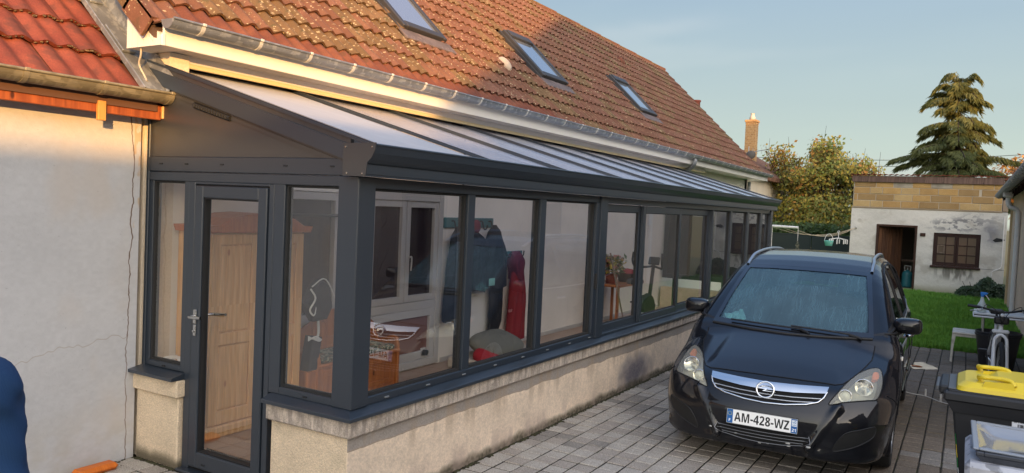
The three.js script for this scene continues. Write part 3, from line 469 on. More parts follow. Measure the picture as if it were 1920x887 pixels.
  mesh('glazing_bead', frameBars('z', -5.10, -4.745, .728, 2.035, .016, gz0 - .02, gz0 - .06), rubber, T); sheet('pane', quadZ(gz0 - .032, -5.095, -4.75, .735, 2.03));
  // the door: frame, leaf, glass, handles, lock
  const D = new THREE.Group(); D.name = 'door'; T.add(D);
  mesh('frame', [bx(-4.695, -4.628, .02, 2.035, gz0 - .002, gz1, .004), bx(-3.895, -3.85, .02, 2.035, gz0 - .002, gz1, .004), bx(-4.628, -3.895, 2.018, 2.035, gz0 - .002, gz1, .003), bx(-4.695, -3.85, .004, .022, gz0 + .05, gz1, .004)], alu, D);
  mesh('leaf', frameBars('z', -4.615, -3.905, .045, 2.008, .082, gz0 + .008, gz1 + .01, .006, .11), alu, D);
  mesh('seal', [...frameBars('z', -4.627, -3.896, .024, 2.017, .011, gz0 - .02, gz0 - .05), ...frameBars('z', -4.533, -3.987, .155, 1.926, .010, gz0 - .006, gz0 - .05)], black, D);
  const dg = new THREE.Mesh(quadZ(gz0 - .03, -4.53, -3.99, .16, 1.92), glass); dg.name = 'pane'; D.add(dg);
  const hx = -4.574;
  mesh('handle', [bx(hx - .017, hx + .017, 1.05, 1.15, gz0 + .008, gz0 + .018, .005), tube([[hx, 1.103, gz0 + .015], [hx, 1.103, gz0 + .055], [hx + .01, 1.103, gz0 + .066], [hx + .06, 1.103, gz0 + .068], [hx + .125, 1.108, gz0 + .064]].map((p) => V(...p)), .0105, 10, 24)], steel, D);
  mesh('handle', [tube([[hx, 1.103, gz1], [hx, 1.103, gz1 - .055], [hx + .02, 1.103, gz1 - .066], [hx + .125, 1.112, gz1 - .064]].map((p) => V(...p)), .0105, 10, 24)], steel, D);
  mesh('lock', [bx(hx - .015, hx + .015, .965, 1.045, gz0 + .008, gz0 + .017, .007), at(cyl(.009, .009, .014, 12), hx, 1.0, gz0 + .02, Math.PI / 2)], steel, D);
  mesh('drain_cap', [slot(-4.45, .08, gz0 + .014), slot(-4.09, .08, gz0 + .014), slot(-4.25, .012, gz0 + .055)], black, D);
  mesh('brush_seal', Array.from({ length: 28 }, (_, k) => bx(-4.53 + k * .0195, -4.522 + k * .0195, .12, .16, gz1 - .002, gz1 - .012)), black, D);
}
// ---------------------------------------------------------------- distance-field meshing (used for the car body and the person)
const smin = (a, b, k) => { const h = Math.max(k - Math.abs(a - b), 0) / k; return Math.min(a, b) - h * h * k * .25; };
const smax = (a, b, k) => -smin(-a, -b, k);
// surface nets over a box; returns an indexed geometry with gradient normals
function surfaceNet(f, lo, hi, cell) {
  const n = [0, 1, 2].map((i) => Math.ceil((hi[i] - lo[i]) / cell) + 1), [nx, ny, nz] = n, F = new Float32Array(nx * ny * nz);
  for (let k = 0, q = 0; k < nz; k++) for (let j = 0; j < ny; j++) for (let i = 0; i < nx; i++, q++) F[q] = f(lo[0] + i * cell, lo[1] + j * cell, lo[2] + k * cell);
  const id = new Int32Array(nx * ny * nz).fill(-1), pos = [], idx = [], X = 1, Y = nx, Z = nx * ny, corners = [0, X, Y, X + Y, Z, X + Z, Y + Z, X + Y + Z];
  const edges = [[0, 1], [2, 3], [4, 5], [6, 7], [0, 2], [1, 3], [4, 6], [5, 7], [0, 4], [1, 5], [2, 6], [3, 7]];
  for (let k = 0; k < nz - 1; k++) for (let j = 0; j < ny - 1; j++) for (let i = 0; i < nx - 1; i++) {
    const q = i + j * Y + k * Z; let m = 0; for (let c = 0; c < 8; c++) if (F[q + corners[c]] < 0) m |= 1 << c;
    if (m === 0 || m === 255) continue;
    let sx = 0, sy = 0, sz = 0, c = 0;
    for (const [a, b] of edges) { const fa = F[q + corners[a]], fb2 = F[q + corners[b]]; if (fa < 0 === fb2 < 0) continue; const t = fa / (fa - fb2); sx += lerp(a & 1, b & 1, t); sy += lerp(a >> 1 & 1, b >> 1 & 1, t); sz += lerp(a >> 2 & 1, b >> 2 & 1, t); c++; }
    id[q] = pos.length / 3; pos.push(lo[0] + (i + sx / c) * cell, lo[1] + (j + sy / c) * cell, lo[2] + (k + sz / c) * cell);
  }
  const quad = (a, b, c, d, flip) => { if (a < 0 || b < 0 || c < 0 || d < 0) return; flip ? idx.push(a, c, b, a, d, c) : idx.push(a, b, c, a, c, d); };
  for (let k = 1; k < nz - 1; k++) for (let j = 1; j < ny - 1; j++) for (let i = 1; i < nx - 1; i++) {
    const q = i + j * Y + k * Z, s = F[q] < 0;
    if (s !== F[q + X] < 0) quad(id[q - Y - Z], id[q - Z], id[q], id[q - Y], !s);
    if (s !== F[q + Y] < 0) quad(id[q - X - Z], id[q - X], id[q], id[q - Z], !s);
    if (s !== F[q + Z] < 0) quad(id[q - X - Y], id[q - Y], id[q], id[q - X], !s);
  }
  const g = new THREE.BufferGeometry(), nor = new Float32Array(pos.length), e = cell * .35;
  for (let i = 0; i < pos.length; i += 3) { const [x, y, z] = [pos[i], pos[i + 1], pos[i + 2]]; const a = f(x + e, y, z) - f(x - e, y, z), b = f(x, y + e, z) - f(x, y - e, z), c = f(x, y, z + e) - f(x, y, z - e), l = Math.hypot(a, b, c) || 1; nor[i] = a / l; nor[i + 1] = b / l; nor[i + 2] = c / l; }
  g.setAttribute('position', new THREE.Float32BufferAttribute(pos, 3)); g.setAttribute('normal', new THREE.BufferAttribute(nor, 3)); g.setIndex(idx); return g;
}
// ---------------------------------------------------------------- the car.  Local frame: x to its left (picture right), y up, z = -s where s runs back from the nose
const spl = (pts) => (x) => { // monotone-ish Catmull-Rom through (x, y)
  const n = pts.length; if (x <= pts[0][0]) return pts[0][1]; if (x >= pts[n - 1][0]) return pts[n - 1][1];
  let i = 0; while (x > pts[i + 1][0]) i++; const [x0, y0] = pts[i], [x1, y1] = pts[i + 1], h = x1 - x0, t = (x - x0) / h;
  const m = (k) => k <= 0 ? (pts[1][1] - pts[0][1]) / (pts[1][0] - pts[0][0]) : k >= n - 1 ? (pts[n - 1][1] - pts[n - 2][1]) / (pts[n - 1][0] - pts[n - 2][0]) : (pts[k + 1][1] - pts[k - 1][1]) / (pts[k + 1][0] - pts[k - 1][0]);
  const a = m(i) * h, b = m(i + 1) * h; return y0 * (2 * t ** 3 - 3 * t * t + 1) + a * (t ** 3 - 2 * t * t + t) + y1 * (-2 * t ** 3 + 3 * t * t) + b * (t ** 3 - t * t);
};
const CAR = (() => {
  const lower = [[.16, .175], [.06, .20], [.035, .27], [.02, .34], [.012, .42], [.02, .49], [.05, .555], [.09, .62], [.135, .675], [.20, .715], [.32, .767], [.5, .835], [.75, .915], [.92, .968], [1.1, .995], [1.6, 1.01], [2.4, 1.02], [3.4, 1.03], [4.1, 1.05], [4.36, 1.0], [4.42, .85], [4.455, .62], [4.46, .45], [4.44, .32], [4.36, .22], [4.2, .19], [3, .18], [1.2, .18]];
  const upper = [[.8, .80], [.88, .92], [.94, .985], [1.1, 1.082], [1.3, 1.205], [1.5, 1.325], [1.7, 1.435], [1.85, 1.505], [2.0, 1.555], [2.2, 1.598], [2.6, 1.628], [3.0, 1.635], [3.5, 1.612], [3.9, 1.567], [4.12, 1.52], [4.2, 1.46], [4.28, 1.25], [4.36, 1.0], [4.36, .8]];
  const grid = (poly) => { const c = .01, w = 480, h = 185, G = new Float32Array(w * h), s0 = -.15, y0 = 0, n = poly.length;
    for (let j = 0; j < h; j++) for (let i = 0; i < w; i++) { const x = s0 + i * c, y = y0 + j * c; let d = 9, ins = false;
      for (let a = 0, b = n - 1; a < n; b = a++) { const [x0, q0] = poly[a], [x1, q1] = poly[b], ex = x1 - x0, ey = q1 - q0, t = clamp(((x - x0) * ex + (y - q0) * ey) / (ex * ex + ey * ey)); d = Math.min(d, Math.hypot(x - x0 - ex * t, y - q0 - ey * t)); if (q0 > y !== q1 > y && x < ex * (y - q0) / ey + x0) ins = !ins; }
      G[j * w + i] = ins ? -d : d; }
    // smooth the field a little so the polygon's corners do not show
    for (let p = 0; p < 3; p++) { const o = G.slice(); for (let j = 1; j < h - 1; j++) for (let i = 1; i < w - 1; i++) { const q = j * w + i; G[q] = (o[q] * 4 + (o[q - 1] + o[q + 1] + o[q - w] + o[q + w]) * 2 + o[q - w - 1] + o[q - w + 1] + o[q + w - 1] + o[q + w + 1]) / 16; } }
    return (s, y) => { const u = clamp((s - s0) / c, 0, w - 1.001), v = clamp((y - y0) / c, 0, h - 1.001), i = Math.floor(u), j = Math.floor(v), a = u - i, b = v - j, q = j * w + i; return lerp(lerp(G[q], G[q + 1], a), lerp(G[q + w], G[q + w + 1], a), b); }; };
  const dens = (p) => { const o = []; const c = new THREE.CatmullRomCurve3(p.map(([a, b]) => V(a, b, 0)), true, 'catmullrom', .5); for (let i = 0; i < p.length * 5; i++) { const q = c.getPoint(i / (p.length * 5)); o.push([q.x, q.y]); } return o; };
  const sdL = grid(dens(lower)), sdU = grid(upper);
  const wL = spl([[.1, .80], [.25, .845], [.40, .87], [.55, .888], [.70, .896], [.82, .888], [.92, .868], [1.02, .835], [1.1, .80]]);
  const wU = spl([[.8, .88], [.95, .858], [1.02, .830], [1.2, .765], [1.35, .712], [1.5, .645], [1.58, .595], [1.64, .54]]);
  const seg = (x, y, s, a, b) => { const d = [b[0] - a[0], b[1] - a[1], b[2] - a[2]], e = [x - a[0], y - a[1], s - a[2]], t = clamp((d[0] * e[0] + d[1] * e[1] + d[2] * e[2]) / (d[0] ** 2 + d[1] ** 2 + d[2] ** 2)); return Math.hypot(e[0] - d[0] * t, e[1] - d[1] * t, e[2] - d[2] * t); };
  return (x, y, z) => {
    x = Math.abs(x); const s = -z, front = 1 - sstep(1.4, 2.6, s), rear = sstep(3.2, 4.2, s), pl = .16 * x * x + .42 * x ** 6;
    const sl = s - pl * front + .25 * x * x * rear + .25 * x ** 8 * rear;
    let d = sdL(sl, y + .085 * x * x * sstep(.1, .5, s));
    // crease lines that raise the middle of the bonnet
    const hood = sstep(.2, .45, s) * (1 - sstep(1.0, 1.15, s)); d -= .010 * hood * sstep(.50, .40, x + (1.05 - s) * -.06) * (y > .6 ? 1 : 0);
    const wl = wL(y) - .10 * (1 - sstep(0, .75, s)) ** 2;
    d = smax(d, x - wl, .10);
    const su = s - .17 * x * x * (1 - sstep(1.6, 2.6, s)) + .2 * x * x * rear;
    let u = sdU(su, y + .075 * x * x * sstep(1.3, 2.1, s));
    u = smax(u, x - wU(y) + .02 * rear, .10);
    d = smin(d, u, .05);
    // V-shaped bumper ridges from the grille ends to the lower grille, shoulder line along the flank
    if (s < .5 && x < .75 && y < .65) d = smin(d, seg(x, y, s, [.52, .585, .118], [.335, .27, .024]) - .026, .03);
    if (s < .8 && y < .35) d = smin(d, seg(x, y, s, [.36, .225, .06], [.76, .245, .26]) - .025, .06);
    if (s > 1.1 && y < .5 && y > .3) d -= .004 * (1 - Math.abs(y - .4) / .1);
    for (const w of [.9, 3.605]) { const r = Math.hypot(s - w, y - .315); if (r < .6) { d = smin(d, smax(Math.abs(r - .375) - .025, x - .885, .02) + (x < .7 ? 1 : 0) + .012, .03); d = smax(d, -Math.max(r - .362, .60 - x), .012); } }
    return Math.max(d, .165 - y);
  };
})();
// march a ray from p along d onto the car body
function carHit(p, d) { const q = p.clone(); for (let i = 0; i < 400; i++) { const f = CAR(q.x, q.y, q.z); if (f < .0004) return q; q.addScaledVector(d, Math.min(.05, Math.max(.0008, f * .6))); if (q.distanceTo(p) > 6) return null; } return q; }
const carN = (q) => { const e = .006, f = CAR; return V(f(q.x + e, q.y, q.z) - f(q.x - e, q.y, q.z), f(q.x, q.y + e, q.z) - f(q.x, q.y - e, q.z), f(q.x, q.y, q.z + e) - f(q.x, q.y, q.z - e)).normalize(); };
const CAST = { front: (a, b) => carHit(V(a, b, .3), V(0, 0, -1)), left: (s, y) => carHit(V(1.2, y, -s), V(-1, 0, 0)), right: (s, y) => carHit(V(-1.2, y, -s), V(1, 0, 0)), top: (x, s) => carHit(V(x, 1.9, -s), V(0, -1, 0)), rear: (a, b) => carHit(V(a, b, -5), V(0, 0, 1)) };
// ---------------------------------------------------------------- the car, built on that body
const car = thing('parked_car', 'black compact people carrier with fogged windscreen parked beside the veranda', 'car', null, [-1.262, 0, -5.99], rad(1.5));
{
  const C = car;
  const dust = tex(512, 512, (u, v) => { const n = fb(u, v, 5, 5), f = fb(u, v, 60, 3, .7); return gray(.25 + n * .35 + f * .3); }, { data: 1, rep: [1, 1] });
  const paint = PM({ color: new THREE.Color().setRGB(.004, .0045, .007), roughness: .5, metalness: 0, specularIntensity: .25, clearcoat: 1, clearcoatRoughness: .02 });
  const paintTop = PM({ color: new THREE.Color().setRGB(.007, .008, .013), roughness: .5, metalness: .1, specularIntensity: .5, clearcoat: 1, clearcoatRoughness: .22, clearcoatRoughnessMap: dust });
  const trim = SM({ color: new THREE.Color().setRGB(.012, .012, .013), roughness: .55 }), gap = SM({ color: new THREE.Color().setRGB(.003, .003, .003), roughness: .9 });
  const chrome = SM({ color: hex('#e6e8ea'), roughness: .12, metalness: 1 }), dim = SM({ color: hex('#8a8c90'), roughness: .35, metalness: .7 }), silver = SM({ color: hex('#c4c6c9'), roughness: .35, metalness: .9 });
  const frit = PM({ color: new THREE.Color().setRGB(.008, .008, .01), roughness: .12, clearcoat: 1 });
  const tinted = PM({ color: hex('#7f8a88'), transmission: 1, thickness: 0, roughness: 0, ior: 1.7 }), clear = PM({ color: hex('#d6e6e8'), transmission: 1, thickness: 0, roughness: 0, ior: 1.6 });
  const inside = (p, x, y) => { let c = false; for (let i = 0, j = p.length - 1; i < p.length; j = i++) if (p[i][1] > y !== p[j][1] > y && x < (p[j][0] - p[i][0]) * (y - p[i][1]) / (p[j][1] - p[i][1]) + p[i][0]) c = !c; return c; };
  const dense = (p, step = .02, closed = true) => { const o = []; for (let i = 0; i < p.length - (closed ? 0 : 1); i++) { const a = p[i], b = p[(i + 1) % p.length], n = Math.max(1, Math.ceil(Math.hypot(b[0] - a[0], b[1] - a[1]) / step)); for (let k = 0; k < n; k++) o.push([lerp(a[0], b[0], k / n), lerp(a[1], b[1], k / n)]); } if (!closed) o.push(p[p.length - 1]); return o; };
  const smooth = (p, n = 6) => { const c = new THREE.CatmullRomCurve3(p.map(([a, b]) => V(a, b, 0)), true, 'centripetal'), o = []; for (let i = 0; i < p.length * n; i++) { const q = c.getPoint(i / p.length / n); o.push([q.x, q.y]); } return o; };
  const mirror = (p) => p.map(([a, b]) => [-a, b]);
  const raise = (q, off) => q.clone().addScaledVector(carN(q), off);
  // a piece of sheet that follows the body inside a polygon, standing `off` proud of it
  function patch(poly, view, off, cell = .03, skirt = .004) {
    const pos = [], uvs = [], idx = [], key = new Map(), cast = CAST[view];
    let [u0, u1, v0, v1] = [9, -9, 9, -9]; for (const [a, b] of poly) { u0 = Math.min(u0, a); u1 = Math.max(u1, a); v0 = Math.min(v0, b); v1 = Math.max(v1, b); }
    const vert = (a, b) => { const k = Math.round(a * 4000) + ',' + Math.round(b * 4000); if (key.has(k)) return key.get(k); const h = cast(a, b); if (!h) { key.set(k, -1); return -1; } const q = raise(h, off); key.set(k, pos.length / 3); pos.push(q.x, q.y, q.z); uvs.push((a - u0) / (u1 - u0), (b - v0) / (v1 - v0)); return pos.length / 3 - 1; };
    const clip = (P, ax, lim, sg) => { const o = []; for (let i = 0; i < P.length; i++) { const a = P[i], b = P[(i + 1) % P.length], da = (a[ax] - lim) * sg, db = (b[ax] - lim) * sg; if (da >= 0) o.push(a); if (da >= 0 !== db >= 0) { const t = da / (da - db); o.push([lerp(a[0], b[0], t), lerp(a[1], b[1], t)]); } } return o; };
    for (let u = u0; u < u1; u += cell) { let col = clip(clip(poly, 0, u, 1), 0, u + cell, -1); if (col.length < 3) continue;
      for (let v = v0; v < v1; v += cell) { const q = clip(clip(col, 1, v, 1), 1, v + cell, -1); if (q.length < 3) continue; const pts = q.map(([a, b]) => new THREE.Vector2(a, b)); if (THREE.ShapeUtils.isClockWise(pts)) pts.reverse(); for (const t of THREE.ShapeUtils.triangulateShape(pts, [])) { const q3 = t.map((k) => vert(pts[k].x, pts[k].y)); if (!q3.includes(-1)) idx.push(...q3); } } }
    if (skirt) { const B = dense(poly, cell); for (let i = 0; i < B.length; i++) { const a = cast(...B[i]), b = cast(...B[(i + 1) % B.length]); if (!a || !b) continue; const n = pos.length / 3; for (const [q, o] of [[a, off], [b, off], [b, off - skirt - Math.abs(off)], [a, off - skirt - Math.abs(off)]]) { const r = raise(q, o); pos.push(r.x, r.y, r.z); uvs.push(0, 0); } idx.push(n, n + 1, n + 2, n, n + 2, n + 3); } }
    const g = new THREE.BufferGeometry(); g.setAttribute('position', new THREE.Float32BufferAttribute(pos, 3)); g.setAttribute('uv', new THREE.Float32BufferAttribute(uvs, 2)); g.setIndex(idx); g.computeVertexNormals();
    return g;
  }
  const strip = (line, view, r, off = 0, closed = false) => { const p = dense(line, .03, closed).map((q) => CAST[view](...q)).filter(Boolean).map((q) => raise(q, off)); const c = new THREE.CatmullRomCurve3(p, closed, 'centripetal'); return new THREE.TubeGeometry(c, p.length * 2, r, 5, closed); };
  const ring = (out, inn, view, off) => { const g = []; for (let i = 0; i < out.length; i++) { const j = (i + 1) % out.length; g.push(patch([out[i], out[j], inn[j], inn[i]], view, off, .05, 0)); } return g; };
  // outlines (front view x,y ; side view s,y ; top view x,s)
  const wsOut = [[-.668, 1.0], [-.34, .985], [0, .98], [.34, .985], [.668, 1.0], [.63, 1.20], [.565, 1.488], [.3, 1.497], [0, 1.50], [-.3, 1.497], [-.565, 1.488], [-.63, 1.2]];
  const wsIn = [[-.625, 1.035], [-.34, 1.028], [0, 1.025], [.34, 1.028], [.625, 1.035], [.588, 1.22], [.528, 1.462], [.3, 1.472], [0, 1.475], [-.3, 1.472], [-.528, 1.462], [-.588, 1.22]];
  const win = [[[1.40, 1.035], [1.62, 1.215], [1.88, 1.375], [2.12, 1.475], [2.42, 1.515], [2.44, 1.035]], [[2.53, 1.035], [2.51, 1.518], [2.9, 1.532], [3.26, 1.512], [3.40, 1.04]], [[3.48, 1.06], [3.35, 1.506], [3.75, 1.47], [4.0, 1.40], [4.06, 1.12]], [[1.12, 1.035], [1.35, 1.035], [1.50, 1.14], [1.33, 1.075]]];
  const winFrit = [[1.04, 1.012], [1.30, 1.105], [1.60, 1.255], [1.88, 1.41], [2.12, 1.505], [2.42, 1.545], [2.9, 1.562], [3.4, 1.536], [3.8, 1.49], [4.06, 1.42], [4.14, 1.10], [3.6, 1.015], [2.4, 1.008]];
  const rearWin = [[-.55, 1.1], [.55, 1.1], [.47, 1.42], [-.47, 1.42]];
  const lamp = smooth([[.452, .598], [.53, .618], [.61, .632], [.70, .642], [.760, .648], [.779, .69], [.776, .752], [.748, .804], [.70, .812], [.612, .785], [.548, .735], [.493, .668]], 3);
  const hoodTop = [[-.47, .262], [-.25, .238], [0, .228], [.25, .238], [.47, .262], [.52, .30], [.585, .45], [.645, .65], [.68, .80], [.685, .98], [.34, .925], [0, .91], [-.34, .925], [-.685, .98], [-.68, .80], [-.645, .65], [-.585, .45], [-.52, .30]];
  const doorF = [[1.36, .28], [1.30, .5], [1.24, .80], [1.22, 1.0], [2.47, 1.0], [2.47, .25]], doorR = [[2.47, .25], [2.47, 1.0], [3.48, 1.02], [3.50, .85], [3.32, .66], [3.18, .45], [3.12, .25]];
  // the body, sorted into panels
  const cell = .019, net = surfaceNet((x, y, z) => CAR(x, y, z), [-1.005, .12, -4.56], [1.005, 1.72, .12], cell);
  const P = net.attributes.position, N = net.attributes.normal, I = net.index.array, bins = {};
  const which = (x, y, s, nx, ny) => {
    const ax = Math.abs(x);
    if (s < 2.1 && y > .95 && inside(wsIn, x, y) && ny > .3) return null;
    if (s > 3.9 && inside(rearWin, x, y) && s > 4) return null;
    if (ax > .45 && y > 1.0 && win.some((w) => inside(w, s, y)) && Math.abs(nx) > .35) return null;
    if (s < .95 && ax > .4 && inside(lamp, ax, y)) return null;
    if (s < 1.02 && ny > .3 && inside(hoodTop, x, s)) return 'bonnet';
    if (ax > .6 && y < 1.03) { if (inside(doorF, s, y)) return x > 0 ? 'front_door_l' : 'front_door_r'; if (inside(doorR, s, y)) return x > 0 ? 'rear_door_l' : 'rear_door_r'; }
    if (s < .62 && y < .655 + (s > .3 ? -.02 : 0)) return 'bumper'; if (s > 4.0 && y < .62) return 'rear_bumper';
    if (y > 1.44 && ny > .6) return 'roof'; return 'body';
  };
  for (let t = 0; t < I.length; t += 3) {
    let x = 0, y = 0, z = 0, nx = 0, ny = 0; for (let k = 0; k < 3; k++) { const i = I[t + k]; x += P.getX(i) / 3; y += P.getY(i) / 3; z += P.getZ(i) / 3; nx += N.getX(i) / 3; ny += N.getY(i) / 3; }
    const w = which(x, y, -z, nx, ny); if (w) (bins[w] ||= []).push(I[t], I[t + 1], I[t + 2]);
  }
  const panel = (k, name, mat) => { const g = new THREE.BufferGeometry(), map = new Map(), p = [], n = [], idx = []; for (const i of bins[k] || []) { if (!map.has(i)) { map.set(i, p.length / 3); p.push(P.getX(i), P.getY(i), P.getZ(i)); n.push(N.getX(i), N.getY(i), N.getZ(i)); } idx.push(map.get(i)); } g.setAttribute('position', new THREE.Float32BufferAttribute(p, 3)); g.setAttribute('normal', new THREE.Float32BufferAttribute(n, 3)); g.setIndex(idx); return mesh(name, g, mat, C); };
  const body = panel('body', 'body', paint), bonnet = panel('bonnet', 'bonnet', paintTop), bumper = panel('bumper', 'bumper', paint); panel('rear_bumper', 'bumper', paint); const roof = panel('roof', 'roof', paintTop);
  const doors = ['front_door_l', 'rear_door_l', 'front_door_r', 'rear_door_r'].map((k) => panel(k, 'door', paint));
  // panel gaps
  mesh('panel_gap', [strip(hoodTop.slice(4, 10), 'top', .0045, .0005), strip(hoodTop.slice(13).concat([hoodTop[0]]), 'top', .0045, .0005), strip(hoodTop.slice(0, 5), 'top', .005, .0005), ...['left', 'right'].flatMap((v) => [strip(doorF, v, .004, .0003, true), strip(doorR.slice(2), v, .004, .0003)])], gap, C);
  mesh('panel_gap', ['left', 'right'].flatMap((v) => [strip([[.60, .56], [.48, .635], [.44, .655]], v, .004, .0003)]), gap, C);
  // windscreen: frit border, glass, condensation
  const ws = mesh('windscreen', patch(wsIn, 'front', -.002, .04, 0), clear, C, true); mesh('frit_border', ring(wsOut, wsIn, 'front', .0025), frit, ws);
  const fogTex = tex(1024, 512, (u, v) => {
    const n = fb(u, v * .5, 7, 4), big = fb(u + .3, v * .4, 3, 3); let a = .30 + n * .26 - sstep(.5, .75, big) * .16; const wob = (fb(u * .5, v * .35, 30, 3) - .5) * .035;
    let run = 0; for (const [k, q] of [[70, 0], [45, .37]]) { const x = (u + wob + q * .1) * k, c = Math.floor(x), on = hsh(c * 3 + k, 7), top = .45 + hsh(c, 13) * .55, bot = hsh(c, 31) * .3; const d = Math.abs(x - c - .5 - (fb(c * .13, v * .5, 18, 2) - .5) * .5); if (on > .35 && v < top && v > bot) run = Math.max(run, sstep(.20, .06, d)); }
    a += run * .13 * (.6 + n * .6); const drip = pn(u * 220, v * 110, 220); if (drip > .9) a += .14;
    if (u > .46 && u < .68 && v > .74) a -= .10; a *= sstep(0, .03, u) * sstep(1, .97, u) * .95; return [.78, .92, .95, clamp(a)];
  }, { clamp: 1 });
  const fogA = tex(1024, 512, () => [1, 1, 1], {}); // placeholder, replaced below
  fogA.image.data.set(fogTex.image.data); for (let i = 0; i < 1024 * 512; i++) { const a = fogTex.image.data[i * 4 + 3]; fogA.image.data[i * 4] = fogA.image.data[i * 4 + 1] = fogA.image.data[i * 4 + 2] = a; fogA.image.data[i * 4 + 3] = 255; fogTex.image.data[i * 4 + 3] = 255; } fogA.colorSpace = THREE.NoColorSpace; fogA.wrapS = fogA.wrapT = THREE.ClampToEdgeWrapping;
  mesh('condensation', patch(wsIn, 'front', -.009, .04, 0), SM({ color: new THREE.Color().setRGB(.24, .35, .40), alphaMap: fogA, transparent: true, roughness: .8, side: THREE.DoubleSide }), ws, true);
  mesh('wiper', [...[[[-.50, 1.018], [-.2, 1.012], [.10, 1.006], [.16, .99]], [[.02, 1.02], [.28, 1.012], [.48, 1.0], [.56, .985]]].flatMap((l) => [strip(l, 'front', .008, .022), strip(l.slice(-2).concat([[l[3][0] + .02, .978]]), 'front', .012, .016)]), strip([[-.66, .992], [-.3, .98], [0, .976], [.3, .98], [.66, .992]], 'front', .014, .002)], trim, C);
  // roof rails, side glazing
  for (const sg of [-1, 1]) { const pts = []; for (let k = 0; k <= 16; k++) { const s = lerp(1.90, 3.95, k / 16), e = Math.min(k, 16 - k), x = lerp(.565, .545, k / 16) - (k < 3 ? 0 : .01); const h = CAST.top(sg * x, s); pts.push(h.clone().add(V(0, [.004, .014, .024, .028][Math.min(3, e)], 0))); } const g = tube(pts, .015, 8, 60); mesh('roof_rail', g, silver, C); }
  for (const [v, sg] of [['left', 1], ['right', -1]]) {
    const fr = [], wi = win.map((w) => w); const f = patch(winFrit, v, .0015, .05, 0), K = [];
    const fi = f.index.array, fp = f.attributes.position; for (let t = 0; t < fi.length; t += 3) { let y = 0, s = 0; for (let k = 0; k < 3; k++) { y += fp.getY(fi[t + k]) / 3; s -= fp.getZ(fi[t + k]) / 3; } if (!wi.some((w) => inside(w, s, y))) K.push(fi[t], fi[t + 1], fi[t + 2]); } f.setIndex(K);
    mesh('window_frame', [f, ...wi.map((w) => strip(w, v, .010, .001, true))], trim, C);
    wi.forEach((w) => mesh('window', patch(w, v, -.001, .05, 0), tinted, C, true));
    mesh('chrome_strip', [strip([[1.5, 1.022], [2.4, 1.012], [3.5, 1.02], [4.05, 1.09]], v, .008, .003)], silver, C);
    mesh('rub_strip', [strip([[1.40, .52], [2.44, .52]], v, .016, .004), strip([[2.50, .52], [3.2, .53]], v, .016, .004)], paint, C);
    for (const [k, s] of [[0, 2.30], [1, 3.36]]) { const q = CAST[v](s, .90), dr = doors[sg > 0 ? k : k + 2]; mesh('handle', [tube([q.clone().add(V(sg * .004, 0, .09)), q.clone().add(V(sg * .035, .004, .06)), q.clone().add(V(sg * .04, .004, -.05)), q.clone().add(V(sg * .004, 0, -.09))], .014, 8)], k ? paint : chrome, dr); }
    const r = CAST[v](1.17, .84); mesh('indicator', at(new RoundedBoxGeometry(.012, .03, .07, 2, .005), r.x, r.y, r.z), PM({ color: hex('#e8e4da'), roughness: .3 }), C);
    // mirror
    const M = new THREE.Group(); M.name = 'wing_mirror'; C.add(M); M.position.set(sg * .905, 1.095, -1.36);
    const hs = new THREE.SphereGeometry(1, 24, 16); { const p = hs.attributes.position; for (let i = 0; i < p.count; i++) { const x = p.getX(i), y = p.getY(i), z = p.getZ(i), e = (t, k) => Math.sign(t) * Math.pow(Math.abs(t), k); p.setXYZ(i, e(x, .62) * .112, e(y, .62) * (.068 + x * sg * .006), Math.max(-.035, e(z, .8) * (.095 - Math.abs(x) * .01))); } hs.computeVertexNormals(); }
    mesh('housing', [hs], paint, M); mesh('mirror_glass', at(new THREE.PlaneGeometry(.19, .11), 0, 0, -.037, 0, Math.PI), chrome, M);
    mesh('arm', [rod(V(-sg * .05, -.05, .01), V(-sg * .13, -.07, .04), .028, .032, 10), at(new RoundedBoxGeometry(.03, .05, .09, 2, .01), -sg * .125, -.065, .03)], trim, M);
  }
  mesh('rear_window', patch(rearWin, 'rear', -.001, .08, 0), tinted, C, true);
  mesh('number_plate', [bx(-.26, .26, .62, .73, -4.47, -4.485, .004)], SM({ color: hex('#eeeeea'), roughness: .4 }), C);
  for (const sg of [-1, 1]) mesh('tail_lamp', patch([[sg * .60, .95], [sg * .72, .95], [sg * .62, 1.3], [sg * .52, 1.3]], 'rear', .004, .05), PM({ color: hex('#7a1410'), roughness: .2 }), C);
  // headlamps
  const lens = PM({ color: hex('#f4f0de'), transmission: .80, thickness: 0, roughness: .22, ior: 1.45, clearcoat: .6, clearcoatRoughness: .12 }), bowl = SM({ color: hex('#b4b4a8'), roughness: .38, metalness: .55 }), amber = PM({ color: hex('#e0742a'), roughness: .3 }), bulb = SM({ color: hex('#f0f2f2'), roughness: .08, metalness: 1 });
